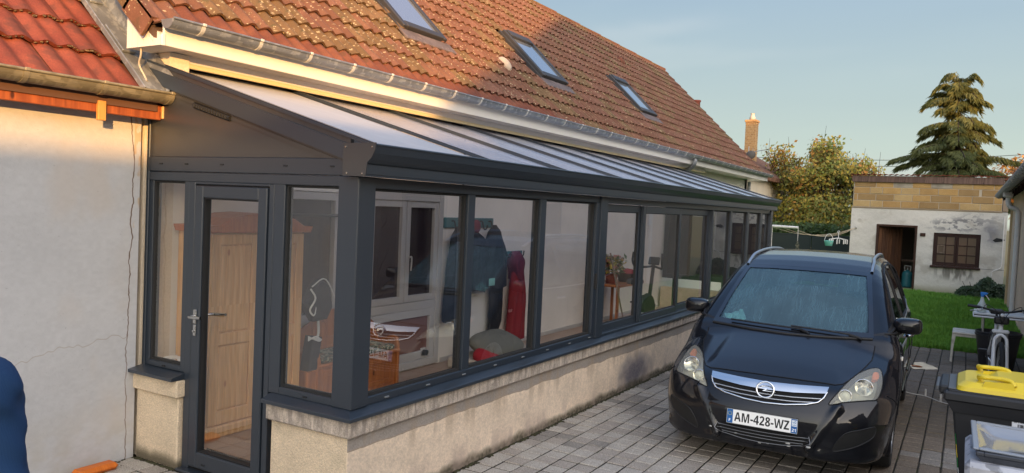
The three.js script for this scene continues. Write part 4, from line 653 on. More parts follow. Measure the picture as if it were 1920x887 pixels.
  for (const sg of [-1, 1]) {
    const L = sg > 0 ? lamp : mirror(lamp), H = new THREE.Group(); H.name = 'headlamp'; C.add(H);
    mesh('bowl', patch(L, 'front', -.055, .04, 0), bowl, H, true);
    mesh('bowl_wall', strip(L, 'front', .02, -.045, true), trim, H);
    for (const [x, y, r, c] of [[.665, .715, .062, 1], [.555, .665, .045, 0]]) {
      const q = CAST.front(sg * x, y), n = carN(q).lerp(V(0, 0, 1), .6).normalize(), m = new THREE.Matrix4().makeRotationFromQuaternion(new THREE.Quaternion().setFromUnitVectors(V(0, 1, 0), n)); m.setPosition(q.clone().addScaledVector(n, -.048));
      const g = lathe(c ? [[.006, .0], [r * .45, .006], [r * .8, .02], [r, .036], [r * 1.08, .036], [r * 1.1, .0]] : [[r * .7, .014], [r * .72, .02], [r, .03], [r * 1.1, .028], [r * 1.12, 0]], 28); g.applyMatrix4(m);
      mesh('reflector', g, bulb, H);
      const b = c ? lathe([[0, .034], [.010, .03], [.012, 0]], 12) : lathe([[0, .030], [r * .35, .027], [r * .62, .017], [r * .7, .008]], 20); b.applyMatrix4(m); mesh('lamp_glass', b, c ? silver : PM({ color: hex('#dfe6e6'), roughness: .05, clearcoat: 1 }), H);
    }
    mesh('indicator', patch(smooth([[sg * .715, .765], [sg * .755, .765], [sg * .745, .798], [sg * .712, .800]], 2), 'front', -.02, .02, .01), amber, H, true);
    mesh('lens', patch(L, 'front', .003, .03, 0), lens, H, true); mesh('seal', strip(L, 'front', .005, .0, true), gap, H);
  }
  // grille: recess, slats, chrome frame and bar, badge
  const grPoly = [[-.43, .695], [-.2, .688], [0, .684], [.2, .688], [.43, .695], [.405, .64], [.372, .605], [.3, .583], [.15, .562], [0, .555], [-.15, .562], [-.3, .583], [-.372, .605], [-.405, .64]];
  const G = new THREE.Group(); G.name = 'grille'; C.add(G);
  mesh('recess', patch(grPoly, 'front', .0015, .03, 0), gap, G, true);
  mesh('chrome_frame', [strip([[-.43, .672], [-.412, .635], [-.378, .603], [-.3, .580], [-.15, .559], [0, .552], [.15, .559], [.3, .580], [.378, .603], [.412, .635], [.43, .672]], 'front', .0075, .008)], chrome, G);
  const bar = [[-.437, .699], [-.2, .691], [0, .687], [.2, .691], [.437, .699], [.427, .662], [.2, .644], [0, .638], [-.2, .644], [-.427, .662]]; mesh('chrome_bar', patch(bar, 'front', .016, .02, .01), chrome, G, true);
  mesh('slat', [strip([[-.395, .628], [-.2, .616], [0, .611], [.2, .616], [.395, .628]], 'front', .005, .006)], silver, G); mesh('slat', [strip([[-.36, .600], [-.2, .588], [0, .583], [.2, .588], [.36, .600]], 'front', .005, .006)], silver, G);
  const q0 = CAST.front(0, .646), bz = q0.z + .028, badge = new THREE.Group(); badge.name = 'badge'; G.add(badge); badge.position.set(0, .647, bz); badge.rotation.x = -.30;
  { const a = new THREE.TorusGeometry(.064, .0085, 10, 40); a.scale(1, .94, 1); const z = .006, bolt = prism([[-.088, .006], [.010, .006], [-.008, .024], [.036, .0], [.088, -.008], [-.010, -.008], [.010, -.024], [-.036, .0]].map(([x, y]) => [x, y]), 'z', z - .008, z + .004); const bolt2 = prism([[-.085, .010], [.022, .008], [.0, -.006], [.085, -.010], [-.022, -.012], [.002, .003]], 'z', -.004, .009, [], .0015); badge.add(new THREE.Mesh(prep(mergeGeometries([prep(a), prep(bolt2)])), chrome)); badge.children[0].name = 'ring'; }
  // lower grille, fog lamp recesses, plate
  const lg = [[-.335, .352], [-.15, .356], [.15, .356], [.335, .352], [.345, .31], [.30, .282], [.15, .262], [0, .256], [-.15, .262], [-.30, .282], [-.345, .31]];
  const LG = new THREE.Group(); LG.name = 'lower_grille'; C.add(LG); mesh('recess', patch(lg, 'front', .0015, .03, 0), gap, LG, true);
  for (const [y, w] of [[.338, .335], [.312, .338], [.288, .30]]) mesh('slat', [strip([[-w, y + .004], [-.15, y - .002], [0, y - .004], [.15, y - .002], [w, y + .004]], 'front', .0028, .003)], dim, LG);
  mesh('chrome_frame', [strip([[-.338, .355], [-.352, .31], [-.30, .277], [-.15, .256], [0, .250], [.15, .256], [.30, .277], [.352, .31], [.338, .355]], 'front', .003, .002)], dim, LG);
  const mesh2 = tex(128, 128, (u, v) => { const a = (u * 6 + v * 6) % 1, b = (u * 6 - v * 6 + 6) % 1; return gray(Math.min(Math.abs(a - .5), Math.abs(b - .5)) < .14 ? .16 : .02); }, { rep: [22, 22] });
  for (const sg of [-1, 1]) { const f = smooth([[.50, .27], [.53, .35], [.585, .415], [.68, .445], [.765, .462], [.762, .40], [.70, .345], [.60, .295]], 3).map(([a, b]) => [a * sg, b]); mesh('fog_lamp_recess', patch(f, 'front', .001, .03, 0), SM({ map: mesh2, roughness: .6 }), C); mesh('recess_edge', strip(f, 'front', .005, .001, true), trim, C); }
  const scr = []; const R = rng(3); for (let k = 0; k < 7; k++) { const x = (R() - .5) * .9, y = .235 + R() * .05 + Math.abs(x) * .1, h = CAST.front(x, y); if (!h) continue; const b = new THREE.IcosahedronGeometry(.007 + R() * .008, 0); b.scale(1.6, .6, .5); b.translate(h.x, h.y, h.z); scr.push(b); } mesh('paint_chip', scr, SM({ color: hex('#b9b9b6'), roughness: .7 }), bumper);
  const cv = document.createElement('canvas'); cv.width = 1040; cv.height = 220; const x = cv.getContext('2d');
  x.fillStyle = '#fbfcfa'; x.fillRect(0, 0, 1040, 220); x.fillStyle = '#1b62a8'; x.fillRect(0, 0, 92, 220); x.fillRect(948, 0, 92, 220);
  x.fillStyle = '#d9cf62'; for (let k = 0; k < 12; k++) { const a = k / 12 * 6.283; x.beginPath(); x.arc(46 + Math.cos(a) * 27, 70 + Math.sin(a) * 27, 4.5, 0, 7); x.fill(); }
  x.fillStyle = '#ffffff'; x.font = 'bold 64px sans-serif'; x.textAlign = 'center'; x.fillText('F', 46, 196); x.fillText('21', 994, 194);
  x.fillStyle = '#dfe7ee'; x.fillRect(958, 22, 72, 92); x.strokeStyle = '#3f7fbe'; x.lineWidth = 7; x.beginPath(); x.moveTo(966, 96); x.lineTo(1020, 96); x.moveTo(970, 48); x.quadraticCurveTo(986, 80, 994, 48); x.quadraticCurveTo(1006, 30, 1018, 42); x.moveTo(998, 80); x.lineTo(1018, 50); x.stroke();
  x.fillStyle = '#101114'; x.font = 'bold 190px sans-serif'; x.textAlign = 'center'; x.save(); x.translate(520, 179); x.scale(810 / x.measureText('AM-428-WZ').width, 1); x.fillText('AM-428-WZ', 0, 0); x.restore(); x.strokeStyle = '#b9bcbc'; x.lineWidth = 6; x.strokeRect(3, 3, 1034, 214);
  const pt = new THREE.CanvasTexture(cv); pt.colorSpace = THREE.SRGBColorSpace; pt.magFilter = THREE.LinearFilter;
  const np = new THREE.Group(); np.name = 'number_plate'; C.add(np); const pz = CAST.front(0, .42).z; np.position.set(0, .424, pz + .012); np.rotation.x = -.06;
  mesh('plate_backing', [bx(-.263, .263, -.057, .057, -.02, .0, .003)], trim, np); const pf = new THREE.PlaneGeometry(.52, .11); pf.translate(0, 0, .0025); mesh('plate_face', pf, PM({ map: pt, roughness: .35 }), np, true);
  // wheels
  const tyre = lathe([[.205, -.09], [.25, -.10], [.298, -.098], [.312, -.085], [.316, -.05], [.316, .05], [.312, .085], [.298, .098], [.25, .10], [.205, .09]], 40), rim = SM({ color: hex('#b6bac0'), roughness: .3, metalness: .85 });
  for (const sg of [-1, 1]) for (const s of [.9, 3.605]) {
    const Wh = new THREE.Group(); Wh.name = 'wheel'; C.add(Wh); Wh.position.set(sg * .762, .316, -s); Wh.rotation.z = -sg * Math.PI / 2; const tg = tyre.clone(); mesh('tyre', tg, rubber, Wh);
    const rg = [lathe([[.212, -.08], [.20, -.02], [.205, .07], [.214, .093], [.205, .096], [.192, .088], [.188, .03], [.188, -.08]], 36), at(cyl(.055, .05, .03, 20), 0, .075, 0)];
    for (let k = 0; k < 7; k++) { const a = k / 7 * Math.PI * 2; for (const o of [-.1, .1]) rg.push(rod(V(Math.cos(a) * .05, .072, Math.sin(a) * .05), V(Math.cos(a + o) * .198, .082, Math.sin(a + o) * .198), .014, .011, 6)); }
    mesh('rim', rg, rim, Wh); mesh('brake_disc', at(cyl(.14, .14, .02, 24), 0, .02, 0), steelDull, Wh); mesh('hub', at(cyl(.18, .18, .1, 20), 0, -.04, 0), black, Wh);
  }
  // interior
  const cloth = SM({ color: new THREE.Color().setRGB(.02, .021, .024), roughness: .9 });
  mesh('dashboard', [prism([[-1.0, .55], [-1.0, .93], [-1.12, .985], [-1.35, 1.0], [-1.62, .965], [-1.66, .85], [-1.5, .55]], 'x', -.70, .70, [], .02)], cloth, C);
  const wheel = new THREE.TorusGeometry(.185, .016, 8, 28); at(wheel, .36, 1.0, -1.66, -.45); mesh('steering_wheel', [wheel, rod(V(.36, 1.0, -1.66), V(.36, .92, -1.45), .03)], cloth, C);
  for (const [sx, ss] of [[-.36, 2.2], [.36, 2.2], [-.38, 3.1], [.38, 3.1], [0, 3.1]]) mesh('seat', [at(new RoundedBoxGeometry(.46, .62, .14, 3, .05), sx, .92, -ss - .12, -.18), at(new RoundedBoxGeometry(.26, .16, .09, 3, .04), sx, 1.32, -ss - .20, -.1), at(new RoundedBoxGeometry(.48, .16, .5, 3, .05), sx, .55, -ss + .15)], cloth, C);
  mesh('floor', [bx(-.62, .62, .3, .34, -.95, -4.2), bx(-.62, .62, .34, .9, -.93, -.96), bx(-.6, .6, .34, 1.0, -4.18, -4.22)], gap, C);
  mesh('inside_mirror', [at(new RoundedBoxGeometry(.22, .065, .03, 2, .012), .02, 1.40, -1.86)], cloth, C);
}
{
  const m = new THREE.PlaneGeometry(.17, .12, 8, 6), p = m.attributes.position, r = rng(4); for (let i = 0; i < p.count; i++) p.setZ(i, (r() - .5) * .035); m.computeVertexNormals();
  const o = mesh('face_mask', [at(m, 0, 0, 0, -.85, .4, .3)], PM({ color: hex('#9fe0d8'), roughness: .9, transmission: .3, thickness: 0 }), scene); o.position.set(-1.262 - .53, 1.045, -5.99 - 1.16); tag(o, 'crumpled turquoise face mask lying on the dashboard of the black car', 'face mask');
}
// ---------------------------------------------------------------- ground, paving, lawn
{
  const earth = tex(256, 256, (u, v) => mixc(srgb(86, 92, 52), srgb(108, 98, 70), fb(u, v, 5, 4)), { rep: [.2, .2] });
  const g = new THREE.PlaneGeometry(1600, 1600); g.rotateX(-Math.PI / 2); g.translate(0, -.06, 0); const o = struct(mesh('ground', g, SM({ map: earth, roughness: 1 }), scene)); tag(o, 'bare ground and grass reaching out beyond the yard', 'ground');
  const pav = thing('paving', 'courtyard paved with small square granite-look setts between veranda and lawn', 'paving'); struct(pav);
  const jt = tex(256, 256, (u, v) => mixc(srgb(34, 31, 27), srgb(52, 54, 32), sstep(.45, .7, fb(u, v, 9, 4))), { rep: [1.3, 1.3] });
  mesh('paving_bed', [bx(-5.18, .95, -.06, -.007, 2.2, -14.16)], SM({ map: jt, roughness: 1 }), pav);
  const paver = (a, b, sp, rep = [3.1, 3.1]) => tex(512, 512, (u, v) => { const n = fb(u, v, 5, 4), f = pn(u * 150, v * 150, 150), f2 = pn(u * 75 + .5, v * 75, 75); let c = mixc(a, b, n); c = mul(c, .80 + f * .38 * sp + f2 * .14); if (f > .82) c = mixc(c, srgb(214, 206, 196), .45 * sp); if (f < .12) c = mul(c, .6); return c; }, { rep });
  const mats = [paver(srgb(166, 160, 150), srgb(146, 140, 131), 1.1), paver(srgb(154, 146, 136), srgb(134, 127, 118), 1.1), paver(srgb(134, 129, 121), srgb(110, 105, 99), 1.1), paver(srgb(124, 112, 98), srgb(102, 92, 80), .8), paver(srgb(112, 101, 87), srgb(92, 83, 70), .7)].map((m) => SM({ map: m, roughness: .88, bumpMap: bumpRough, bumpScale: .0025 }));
  const S = .161, w = S - .012, fr = (seed) => { const r = rng(seed), e = .006, j = () => (r() - .5) * .004; const a = w / 2; const T = [[-a + e + j(), -a + e + j()], [a - e + j(), -a + e + j()], [a - e + j(), a - e + j()], [-a + e + j(), a - e + j()]], B = [[-a, -a], [a, -a], [a, a], [-a, a]], pos = [], uv = []; const ou = r() * 4, ov = r() * 4; const tri = (...p) => p.forEach((q) => { pos.push(q[0], q[2], q[1]); uv.push(q[0] + ou, q[1] + ov); }); const t = T.map(([x, z]) => [x, z, 0]), m = B.map(([x, z]) => [x, z, -.005]), b = B.map(([x, z]) => [x, z, -.03]); tri(t[0], t[2], t[1]); tri(t[0], t[3], t[2]); for (let i = 0; i < 4; i++) { const k = (i + 1) % 4; tri(t[i], t[k], m[k]); tri(t[i], m[k], m[i]); tri(m[i], m[k], b[k]); tri(m[i], b[k], b[i]); } const g = new THREE.BufferGeometry(); g.setAttribute('position', new THREE.Float32BufferAttribute(pos, 3)); g.setAttribute('uv', new THREE.Float32BufferAttribute(uv, 2)); g.computeVertexNormals(); return g; };
  const G = Array.from({ length: 8 }, (_, i) => fr(300 + i)), R = rng(17), list = [], stain = (x, z) => fb((x + 20) / 16, (z + 20) / 16, 14, 3);
  const camM = new THREE.Matrix4(); camera.aspect = 1024 / 473; camera.updateMatrixWorld(); camera.updateProjectionMatrix();
  for (let i = -17; i < 26; i++) for (let j = -8; j < 84; j++) {
    const x = -2.894 + i * S + S * 0, z = -4.999 - (j - 26) * S - 0; if (x < -5.15 || x > .92 || z < -14.12 || z > 2.2) continue;
    if (x < -3.16 && z < -3.42) { if (!(x > -4.62 && x < -3.86 && z > -3.55)) continue; }
    const d = Math.hypot(x, 1.96, z), q = V(x, 0, z).project(camera), seen = q.z < 1 && Math.abs(q.x) < 1.04 && Math.abs(q.y) < 1.08;
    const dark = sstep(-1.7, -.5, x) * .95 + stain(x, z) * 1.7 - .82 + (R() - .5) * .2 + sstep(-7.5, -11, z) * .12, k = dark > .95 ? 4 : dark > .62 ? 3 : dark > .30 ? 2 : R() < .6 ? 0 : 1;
    list.push({ x, z, k, g: Math.floor(R() * 8), d: seen ? d : 60 + d, ry: (R() - .5) * .02 + Math.floor(R() * 4) * Math.PI / 2, h: (R() - .5) * .007, tx: (R() - .5) * .026, tz: (R() - .5) * .026 });
  }
  list.sort((a, b) => a.d - b.d); const rest = [[], [], [], [], []], e = new THREE.Euler(), m = new THREE.Matrix4();
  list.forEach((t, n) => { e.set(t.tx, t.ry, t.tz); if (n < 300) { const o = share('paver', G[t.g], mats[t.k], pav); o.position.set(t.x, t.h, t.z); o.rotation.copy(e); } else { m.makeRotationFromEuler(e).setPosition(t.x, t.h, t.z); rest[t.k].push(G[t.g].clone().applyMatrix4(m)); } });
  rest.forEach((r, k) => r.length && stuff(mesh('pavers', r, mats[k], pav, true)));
  // moss along the foot of the walls
  const ms = [], mr = rng(23); for (let k = 0; k < 900; k++) { const onG = mr() < .12, z = onG ? -3.47 + mr() * .012 : -3.5 - mr() * 9, x = onG ? -5.15 + mr() * .45 : -3.135 + mr() * mr() * .035; const b = new THREE.IcosahedronGeometry(.5, 0); const s = .01 + mr() * .02; b.scale(s * 1.2, s * .6, s * 1.6); b.rotateY(mr() * 3); b.translate(x, .001, z); ms.push(b); } for (let k = 0; k < 160; k++) { const b = new THREE.IcosahedronGeometry(.5, 0), s = .008 + mr() * .016; b.scale(s, s * .6, s * 1.6); b.translate(-5.175 + mr() * mr() * .03, .001, -1.5 - mr() * 1.95); ms.push(b); }
  const mo = stuff(mesh('moss', ms, SM({ map: terracotta([srgb(60, 58, 36), srgb(44, 40, 28), srgb(70, 76, 40)], 0, [6, 6]), roughness: 1 }), scene)); tag(mo, 'dark moss and dirt along the foot of the veranda wall', 'moss');
  // lawn
  const lawn = mesh('lawn', bx(-12, 1.0, -.05, -.012, -14.16, -34), SM({ map: tex(256, 256, (u, v) => mixc(srgb(60, 104, 28), srgb(86, 132, 40), fb(u, v, 6, 4)), { rep: [.6, .6] }), roughness: 1 }), scene); struct(lawn); tag(lawn, 'short green lawn between the paved yard and the old shed', 'lawn');
  const bl = [], br = rng(31); for (let k = 0; k < 7; k++) { const a = br() * 6.283, h = .05 + br() * .05, r = br() * .04, x = Math.cos(a * 3) * r, z = Math.sin(a * 3) * r, lx = Math.cos(a) * .03, lz = Math.sin(a) * .03, wx = -Math.sin(a) * .005, wz = Math.cos(a) * .005; bl.push(x - wx, 0, z - wz, x + wx, 0, z + wz, x + lx, h, z + lz); }
  const bg = new THREE.BufferGeometry(); bg.setAttribute('position', new THREE.Float32BufferAttribute(bl, 3)); bg.setAttribute('uv', new THREE.Float32BufferAttribute(new Float32Array(bl.length / 3 * 2), 2)); bg.computeVertexNormals();
  const N = 42000, im = new THREE.InstancedMesh(bg, SM({ color: 0xffffff, roughness: .8 }), N), col = new THREE.Color(), q = new THREE.Quaternion(), sc = V(1, 1, 1), p = V();
  for (let k = 0; k < N; k++) { const z = -14.02 - Math.pow(br(), 1.3) * 11.4, x = z < -20 ? -3.6 + br() * 4.5 : -3.0 + br() * 3.95; q.setFromAxisAngle(V(0, 1, 0), br() * 6.28); const s = .6 + br() * .9; sc.set(s, s * (.3 + 1.3 * stain(x * 3, z * 3)), s); im.setMatrixAt(k, new THREE.Matrix4().compose(p.set(x, -.012, z), q, sc)); const t = stain(x * 2.2, z * 2.2), y = br() * .06; col.setRGB(.06 + t * .07 + y, .20 + t * .12 + y * .8, .022 + t * .015); im.setColorAt(k, col); }
  im.name = 'lawn_grass'; im.receiveShadow = true; im.castShadow = true; scene.add(im); stuff(im); tag(im, 'bright green grass blades of the lawn before the shed', 'grass');
  // puddle with a leaf, white cord with two pegs, terracotta piece at the wall
  const pd = []; for (let k = 0; k < 22; k++) { const a = k / 22 * 6.283, r = 1 + .22 * Math.sin(a * 3 + 1) + .1 * Math.sin(a * 7); pd.push([-.43 + Math.cos(a) * .15 * r, -12.1 + Math.sin(a) * .30 * r]); }
  tag(mesh('puddle', prism(pd, 'y', .003, .005), PM({ color: new THREE.Color().setRGB(.10, .105, .11), roughness: .05, ior: 1.33, clearcoat: 1 }), scene), 'pale wet puddle on the pavers behind the black car', 'puddle');
  const lf = new THREE.SphereGeometry(.05, 10, 6); lf.scale(1.5, .12, .7); lf.translate(-.50, .012, -12.02); tag(mesh('fallen_leaf', lf, SM({ color: hex('#b0642c'), roughness: .8 }), scene), 'orange brown fallen leaf lying in the puddle', 'leaf');
  const cord = tag(mesh('cord', tube([[-.62, .006, -10.2], [-.475, .006, -10.05], [-.31, .006, -10.0], [-.154, .006, -9.8], [-.05, .006, -9.72], [.1, .006, -9.6]], .0045, 6, 40), SM({ color: hex('#d8d6d0') }), scene), 'thin white cord lying across the pavers left of the yellow-lidded bin', 'cord');
  for (const [x, z, wh] of [[-.31, -10.02, 'left'], [-.154, -9.82, 'right']]) { const pg = thing('clothes_peg', wh === 'left' ? 'white clothes peg on the cord nearer the car' : 'white clothes peg on the cord nearer the bin', 'clothes peg', 'pegs on the white cord', [x, .0, z], .3); mesh('jaw', bx(-.008, -.002, .003, .085, -.012, .012, .003), pvc, pg); mesh('jaw', bx(.001, .008, .003, .085, -.012, .012, .003), pvc, pg); mesh('spring', at(new THREE.TorusGeometry(.008, .0025, 6, 12), 0, .05, 0), steel, pg); }
  const hl = new THREE.CylinderGeometry(.052, .056, .27, 14, 1, false, 0, Math.PI); hl.rotateZ(Math.PI / 2); hl.rotateX(-Math.PI / 2); hl.rotateY(Math.PI / 2 + .05); hl.translate(-5.06, .008, -3.1);
  const og = bx(-5.125, -5.01, .003, .055, -2.96, -3.25, .022); tag(mesh('wood_offcut', og, PM({ map: pineTex, color: hex('#f0a650'), roughness: .5 }), scene), 'orange varnished wood offcut on the pavers against the white wall', 'wood offcut');
}
// ---------------------------------------------------------------- the shed at the end of the lawn
{
  const zs = -25.6, shed = thing('garden_shed', 'old whitewashed shed with ochre block top course, open plank door and brown window', 'shed');
  const wt = tex(1024, 640, (u, v) => { // 4.02 m x 2.42 m, limewash with black mould
    const X = u * 4.02, Y = v * 2.42, n = fb(u, v, 5, 5), f = pn(u * 300, v * 190, 300); let c = mul(srgb(222, 217, 206), .86 + n * .16 + (f - .5) * .05); const m = fb(u * 1, v, 26, 4, .6), m2 = fb(u + .4, v * .6, 12, 4);
    const zone = (cx, cy, rx, ry) => sstep(1, .25, Math.hypot((X - cx) / rx, (Y - cy) / ry)); const z1 = zone(2.75, 1.98, 1.0, .26), z2 = zone(3.62, 1.75, .4, .5), z3 = zone(2.85, .62, .75, .3), z4 = zone(3.3, 2.15, .8, .3);
    c = mixc(c, srgb(92, 92, 96), sstep(.48, .62, m) * clamp(z1 + z4 * .6) * .62); c = mixc(c, srgb(104, 104, 112), z2 * (.35 + .5 * sstep(.4, .6, m2)) * .8); c = mixc(c, srgb(110, 106, 98), z3 * sstep(.4, .65, fb(u, v * .15, 50, 3)) * .8); c = mixc(c, srgb(170, 162, 148), sstep(.55, .75, m2) * .5); c = mixc(c, srgb(150, 142, 118), sstep(.28, .02, Y) * (.3 + n * .6)); if (Math.abs(Y - .78 - (n - .5) * .03) < .006 && X > 3.4) c = mul(c, .55); return c; }, { clamp: 1 });
  const wallUv = (g) => { const p = g.attributes.position, uv = new Float32Array(p.count * 2); for (let i = 0; i < p.count; i++) { uv[i * 2] = (p.getX(i) + 3.09) / 4.02; uv[i * 2 + 1] = p.getY(i) / 2.42; } g.setAttribute('uv', new THREE.BufferAttribute(uv, 2)); return g; };
  mesh('wall', [wallUv(prism([[-3.09, 0], [.93, 0], [.93, 2.40], [-3.09, 2.40]], 'z', zs, zs - .22, [[[-2.37, -.0001], [-1.275, -.0001], [-1.275, 1.925], [-2.37, 1.925]].map(([a, b]) => [a, Math.max(b, .004)]), [[-.85, .80], [.33, .80], [.33, 1.75], [-.85, 1.75]]]))], SM({ map: wt, roughness: .95, bumpMap: rebump(bumpSoft, 4, 2.4), bumpScale: .015 }), shed, true);
  mesh('wall', [bx(-3.09, -2.87, 0, 3.2, zs - .22, zs - 4), bx(.71, .93, 0, 3.2, zs - .22, zs - 4), bx(-3.09, .93, 0, 3.2, zs - 4, zs - 4.2), bx(-2.87, .71, -.01, .02, zs - .2, zs - 4)], SM({ color: hex('#8d8578'), roughness: .95 }), shed);
  mesh('ledge', [bx(-3.085, .80, 2.385, 2.425, zs + .012, zs - .2, .006)], SM({ color: hex('#8f7f66'), roughness: .95 }), shed);
  const bt = tex(512, 512, (u, v) => { const n = fb(u, v, 5, 5), f = pn(u * 200, v * 200, 200); return mul(mixc(srgb(202, 174, 124), srgb(182, 150, 100), n), .86 + f * .2); }, { rep: [1, 1] }), bt2 = [hex('#ffffff'), hex('#f2e6d6'), hex('#fff4e0'), hex('#d9d2cc')].map((c) => SM({ map: bt, color: c, roughness: .95, bumpMap: bumpRough, bumpScale: .004 })), gb = SM({ map: tex(256, 256, (u, v) => mul(srgb(170, 160, 142), .8 + fb(u, v, 6, 4) * .3)), roughness: .95 });
  mesh('mortar', [bx(-3.07, .79, 2.42, 3.24, zs - .012, zs - .2)], SM({ color: hex('#b7ab97'), roughness: 1 }), shed);
  const R = rng(51), rows = [[.52, .5], [.20, .6], [.49, .6], [.36, .6]]; // from the bottom row up
  const starts = [[-3.07, -2.59, -2.25, -1.76, -1.28, -.77, -.25, .26, .785], [-3.05, -2.95, -2.44, -1.95, -1.47, -.99, -.48, .05, .58, .785], [-3.06, -2.61, -2.27, -1.77, -1.29, -.80, -.30, .22, .27, .785], [-3.05, -2.45, -1.98, -1.48, -.99, -.46, .05, .57, .785]];
  starts.forEach((s, r) => { for (let i = 0; i < s.length - 1; i++) { const y0 = 2.428 + r * .198; if (s[i + 1] - s[i] < .08) continue; mesh('block', [bx(s[i] + .009, s[i + 1] - .009, y0 + .008, y0 + .19, zs + (R() - .5) * .014, zs - .15, .006)], r === 3 && (i === 2 || i === 4) ? gb : bt2[Math.floor(R() * 4)], shed); } });
  mesh('corner_pier', [bx(.80, .93, 2.42, 3.2, zs + .01, zs - .2, .006)], SM({ color: hex('#9a8772'), roughness: .95 }), shed);
  mesh('barge_board', [bx(-3.12, -1.17, 3.175, 3.365, zs + .055, zs + .02, .006)], SM({ map: greyWoodTex, color: hex('#d6c8cc'), roughness: .9 }), shed); mesh('barge_board', [bx(-1.16, .80, 3.168, 3.36, zs + .058, zs + .022, .006)], SM({ map: greyWoodTex, color: hex('#e2d4d6'), roughness: .9 }), shed);
  const tg = Array.from({ length: 3 }, (_, i) => tileGeo(.3, .5, 2, .022, 500 + i)); for (let i = 0; i < 14; i++) { const o = share('roof_tile', tg[i % 3], redTileMats[i % 3], shed); o.matrixAutoUpdate = true; const m = new THREE.Matrix4().makeBasis(V(1, 0, 0), V(0, .06, -1).normalize(), V(0, 1, .06).normalize()).setPosition(-3.17 + i * .298, 3.365, zs + .10); m.decompose(o.position, o.quaternion, o.scale); }
  mesh('roof', [prism([[zs + .05, 3.30], [zs + .05, 3.36], [zs - 4.3, 3.6], [zs - 4.3, 3.5]], 'x', -3.15, .98)], tileMats[3], shed);
  const brown = SM({ map: greyWoodTex, color: hex('#7c5a44'), roughness: .8 });
  mesh('door_frame', [bx(-2.37, -2.31, .0, 1.925, zs + .015, zs - .12, .004), bx(-1.335, -1.275, 0, 1.925, zs + .015, zs - .12, .004), bx(-2.31, -1.335, 1.865, 1.925, zs + .015, zs - .12, .004)], brown, shed);
  const D = new THREE.Group(); D.name = 'door'; shed.add(D); D.position.set(-2.305, 0, zs - .06); D.rotation.y = rad(50); const dw = .92, np = 7; for (let k = 0; k < np; k++) mesh('plank', [bx(k * dw / np + .004, (k + 1) * dw / np - .004, .05, 1.85, -.014 - (k % 2) * .003, .014, .004)], SM({ map: greyWoodTex, color: [hex('#b48d6a'), hex('#9a7a60'), hex('#a88468')][k % 3], roughness: .9 }), D); mesh('brace', [bx(.04, dw - .04, .3, .42, -.05, -.018, .004), bx(.04, dw - .04, 1.4, 1.52, -.05, -.018, .004)], brown, D);
  mesh('threshold', [bx(-2.3, -1.34, .0, .03, zs + .02, zs - .3, .004)], gb, shed);
  const dusty = PM({ color: hex('#a08262'), transmission: .72, thickness: 0, roughness: .3, ior: 1.5 }); const W = new THREE.Group(); W.name = 'window'; shed.add(W); const dk = SM({ map: greyWoodTex, color: hex('#6a4636'), roughness: .75 });
  mesh('frame', [...frameBars('z', -.845, .325, .80, 1.745, .055, zs - .02, zs - .09, .004), bx(-.90, .36, .745, .80, zs + .07, zs - .08, .006)], dk, W);
  for (const s of [0, 1]) { const x0 = s ? -.255 : -.79, x1 = s ? .27 : -.265; mesh('sash', [...frameBars('z', x0, x1, .855, 1.69, .05, zs - .03, zs - .075, .004), ...[1.12, 1.39].map((y) => bx(x0 + .05, x1 - .05, y, y + .024, zs - .035, zs - .07, .003)), bx((x0 + x1) / 2 - .012, (x0 + x1) / 2 + .012, .905, 1.64, zs - .037, zs - .068, .003)], dk, W);
    for (let r = 0; r < 3; r++) for (let c = 0; c < 2; c++) { const a = x0 + .05 + c * (x1 - x0 - .1) / 2, b = a + (x1 - x0 - .1) / 2, g = new THREE.PlaneGeometry(b - a, .26); g.translate((a + b) / 2, 1.02 + r * .262, zs - .052); const o = new THREE.Mesh(g, dusty); o.name = 'pane'; W.add(o); }
    mesh('curtain', [prism([[s ? -.24 : -.52, .85], [s ? 0.03 : -.28, .85], [s ? .02 : -.28, 1.68], [s ? -.24 : -.54, 1.68]], 'z', zs - .2, zs - .215)], SM({ color: hex('#b06a22'), roughness: .9 }), shed); }
  mesh('inner_frame', [...frameBars('z', -.74, -.56, 1.17, 1.40, .02, zs - .03, zs - .04)], greyWood, W);
  mesh('wall_box', [bx(-1.20, -1.06, 1.62, 1.72, zs + .002, zs + .03, .006)], brown, shed); mesh('wall_hook', [rod(V(-2.932, 1.78, zs), V(-2.932, 1.80, zs + .1), .012), at(new THREE.SphereGeometry(.03, 8, 6), -2.932, 1.78, zs + .01)], steelDull, shed);
  const hole = []; for (let k = 0; k < 9; k++) { const a = k / 9 * 6.28; hole.push([.76 + Math.cos(a) * .14 * (1 + .2 * Math.sin(a * 2)), 1.62 + Math.sin(a) * .055 * (1 + .3 * Math.cos(a * 3))]); } mesh('hole', [prism(hole, 'z', zs + .002, zs - .01)], black, shed);
  mesh('pipe', [tube([[.86, 2.3, zs + .04], [.86, 1.5, zs + .04], [.86, .95, zs + .04], [.84, .84, zs + .05], [.66, .74, zs + .06], [.64, .60, zs + .06]], .014, 6, 40)], pvc, shed);
  const gas = thing('gas_bottle', 'teal gas bottle standing inside the dark open shed doorway', 'gas bottle', null, [-1.52, .03, -26.5]); mesh('tank', lathe([[0, 0], [.14, 0], [.15, .04], [.15, .40], [.12, .47], [.05, .51], [.05, .53], [0, .53]], 20), PM({ color: hex('#2f7076'), roughness: .4 }), gas); mesh('valve', [at(cyl(.02, .02, .08, 10), 0, .56, 0), ...frameBars('z', -.09, .09, .5, .66, .012, -.006, .006)], steelDull, gas);
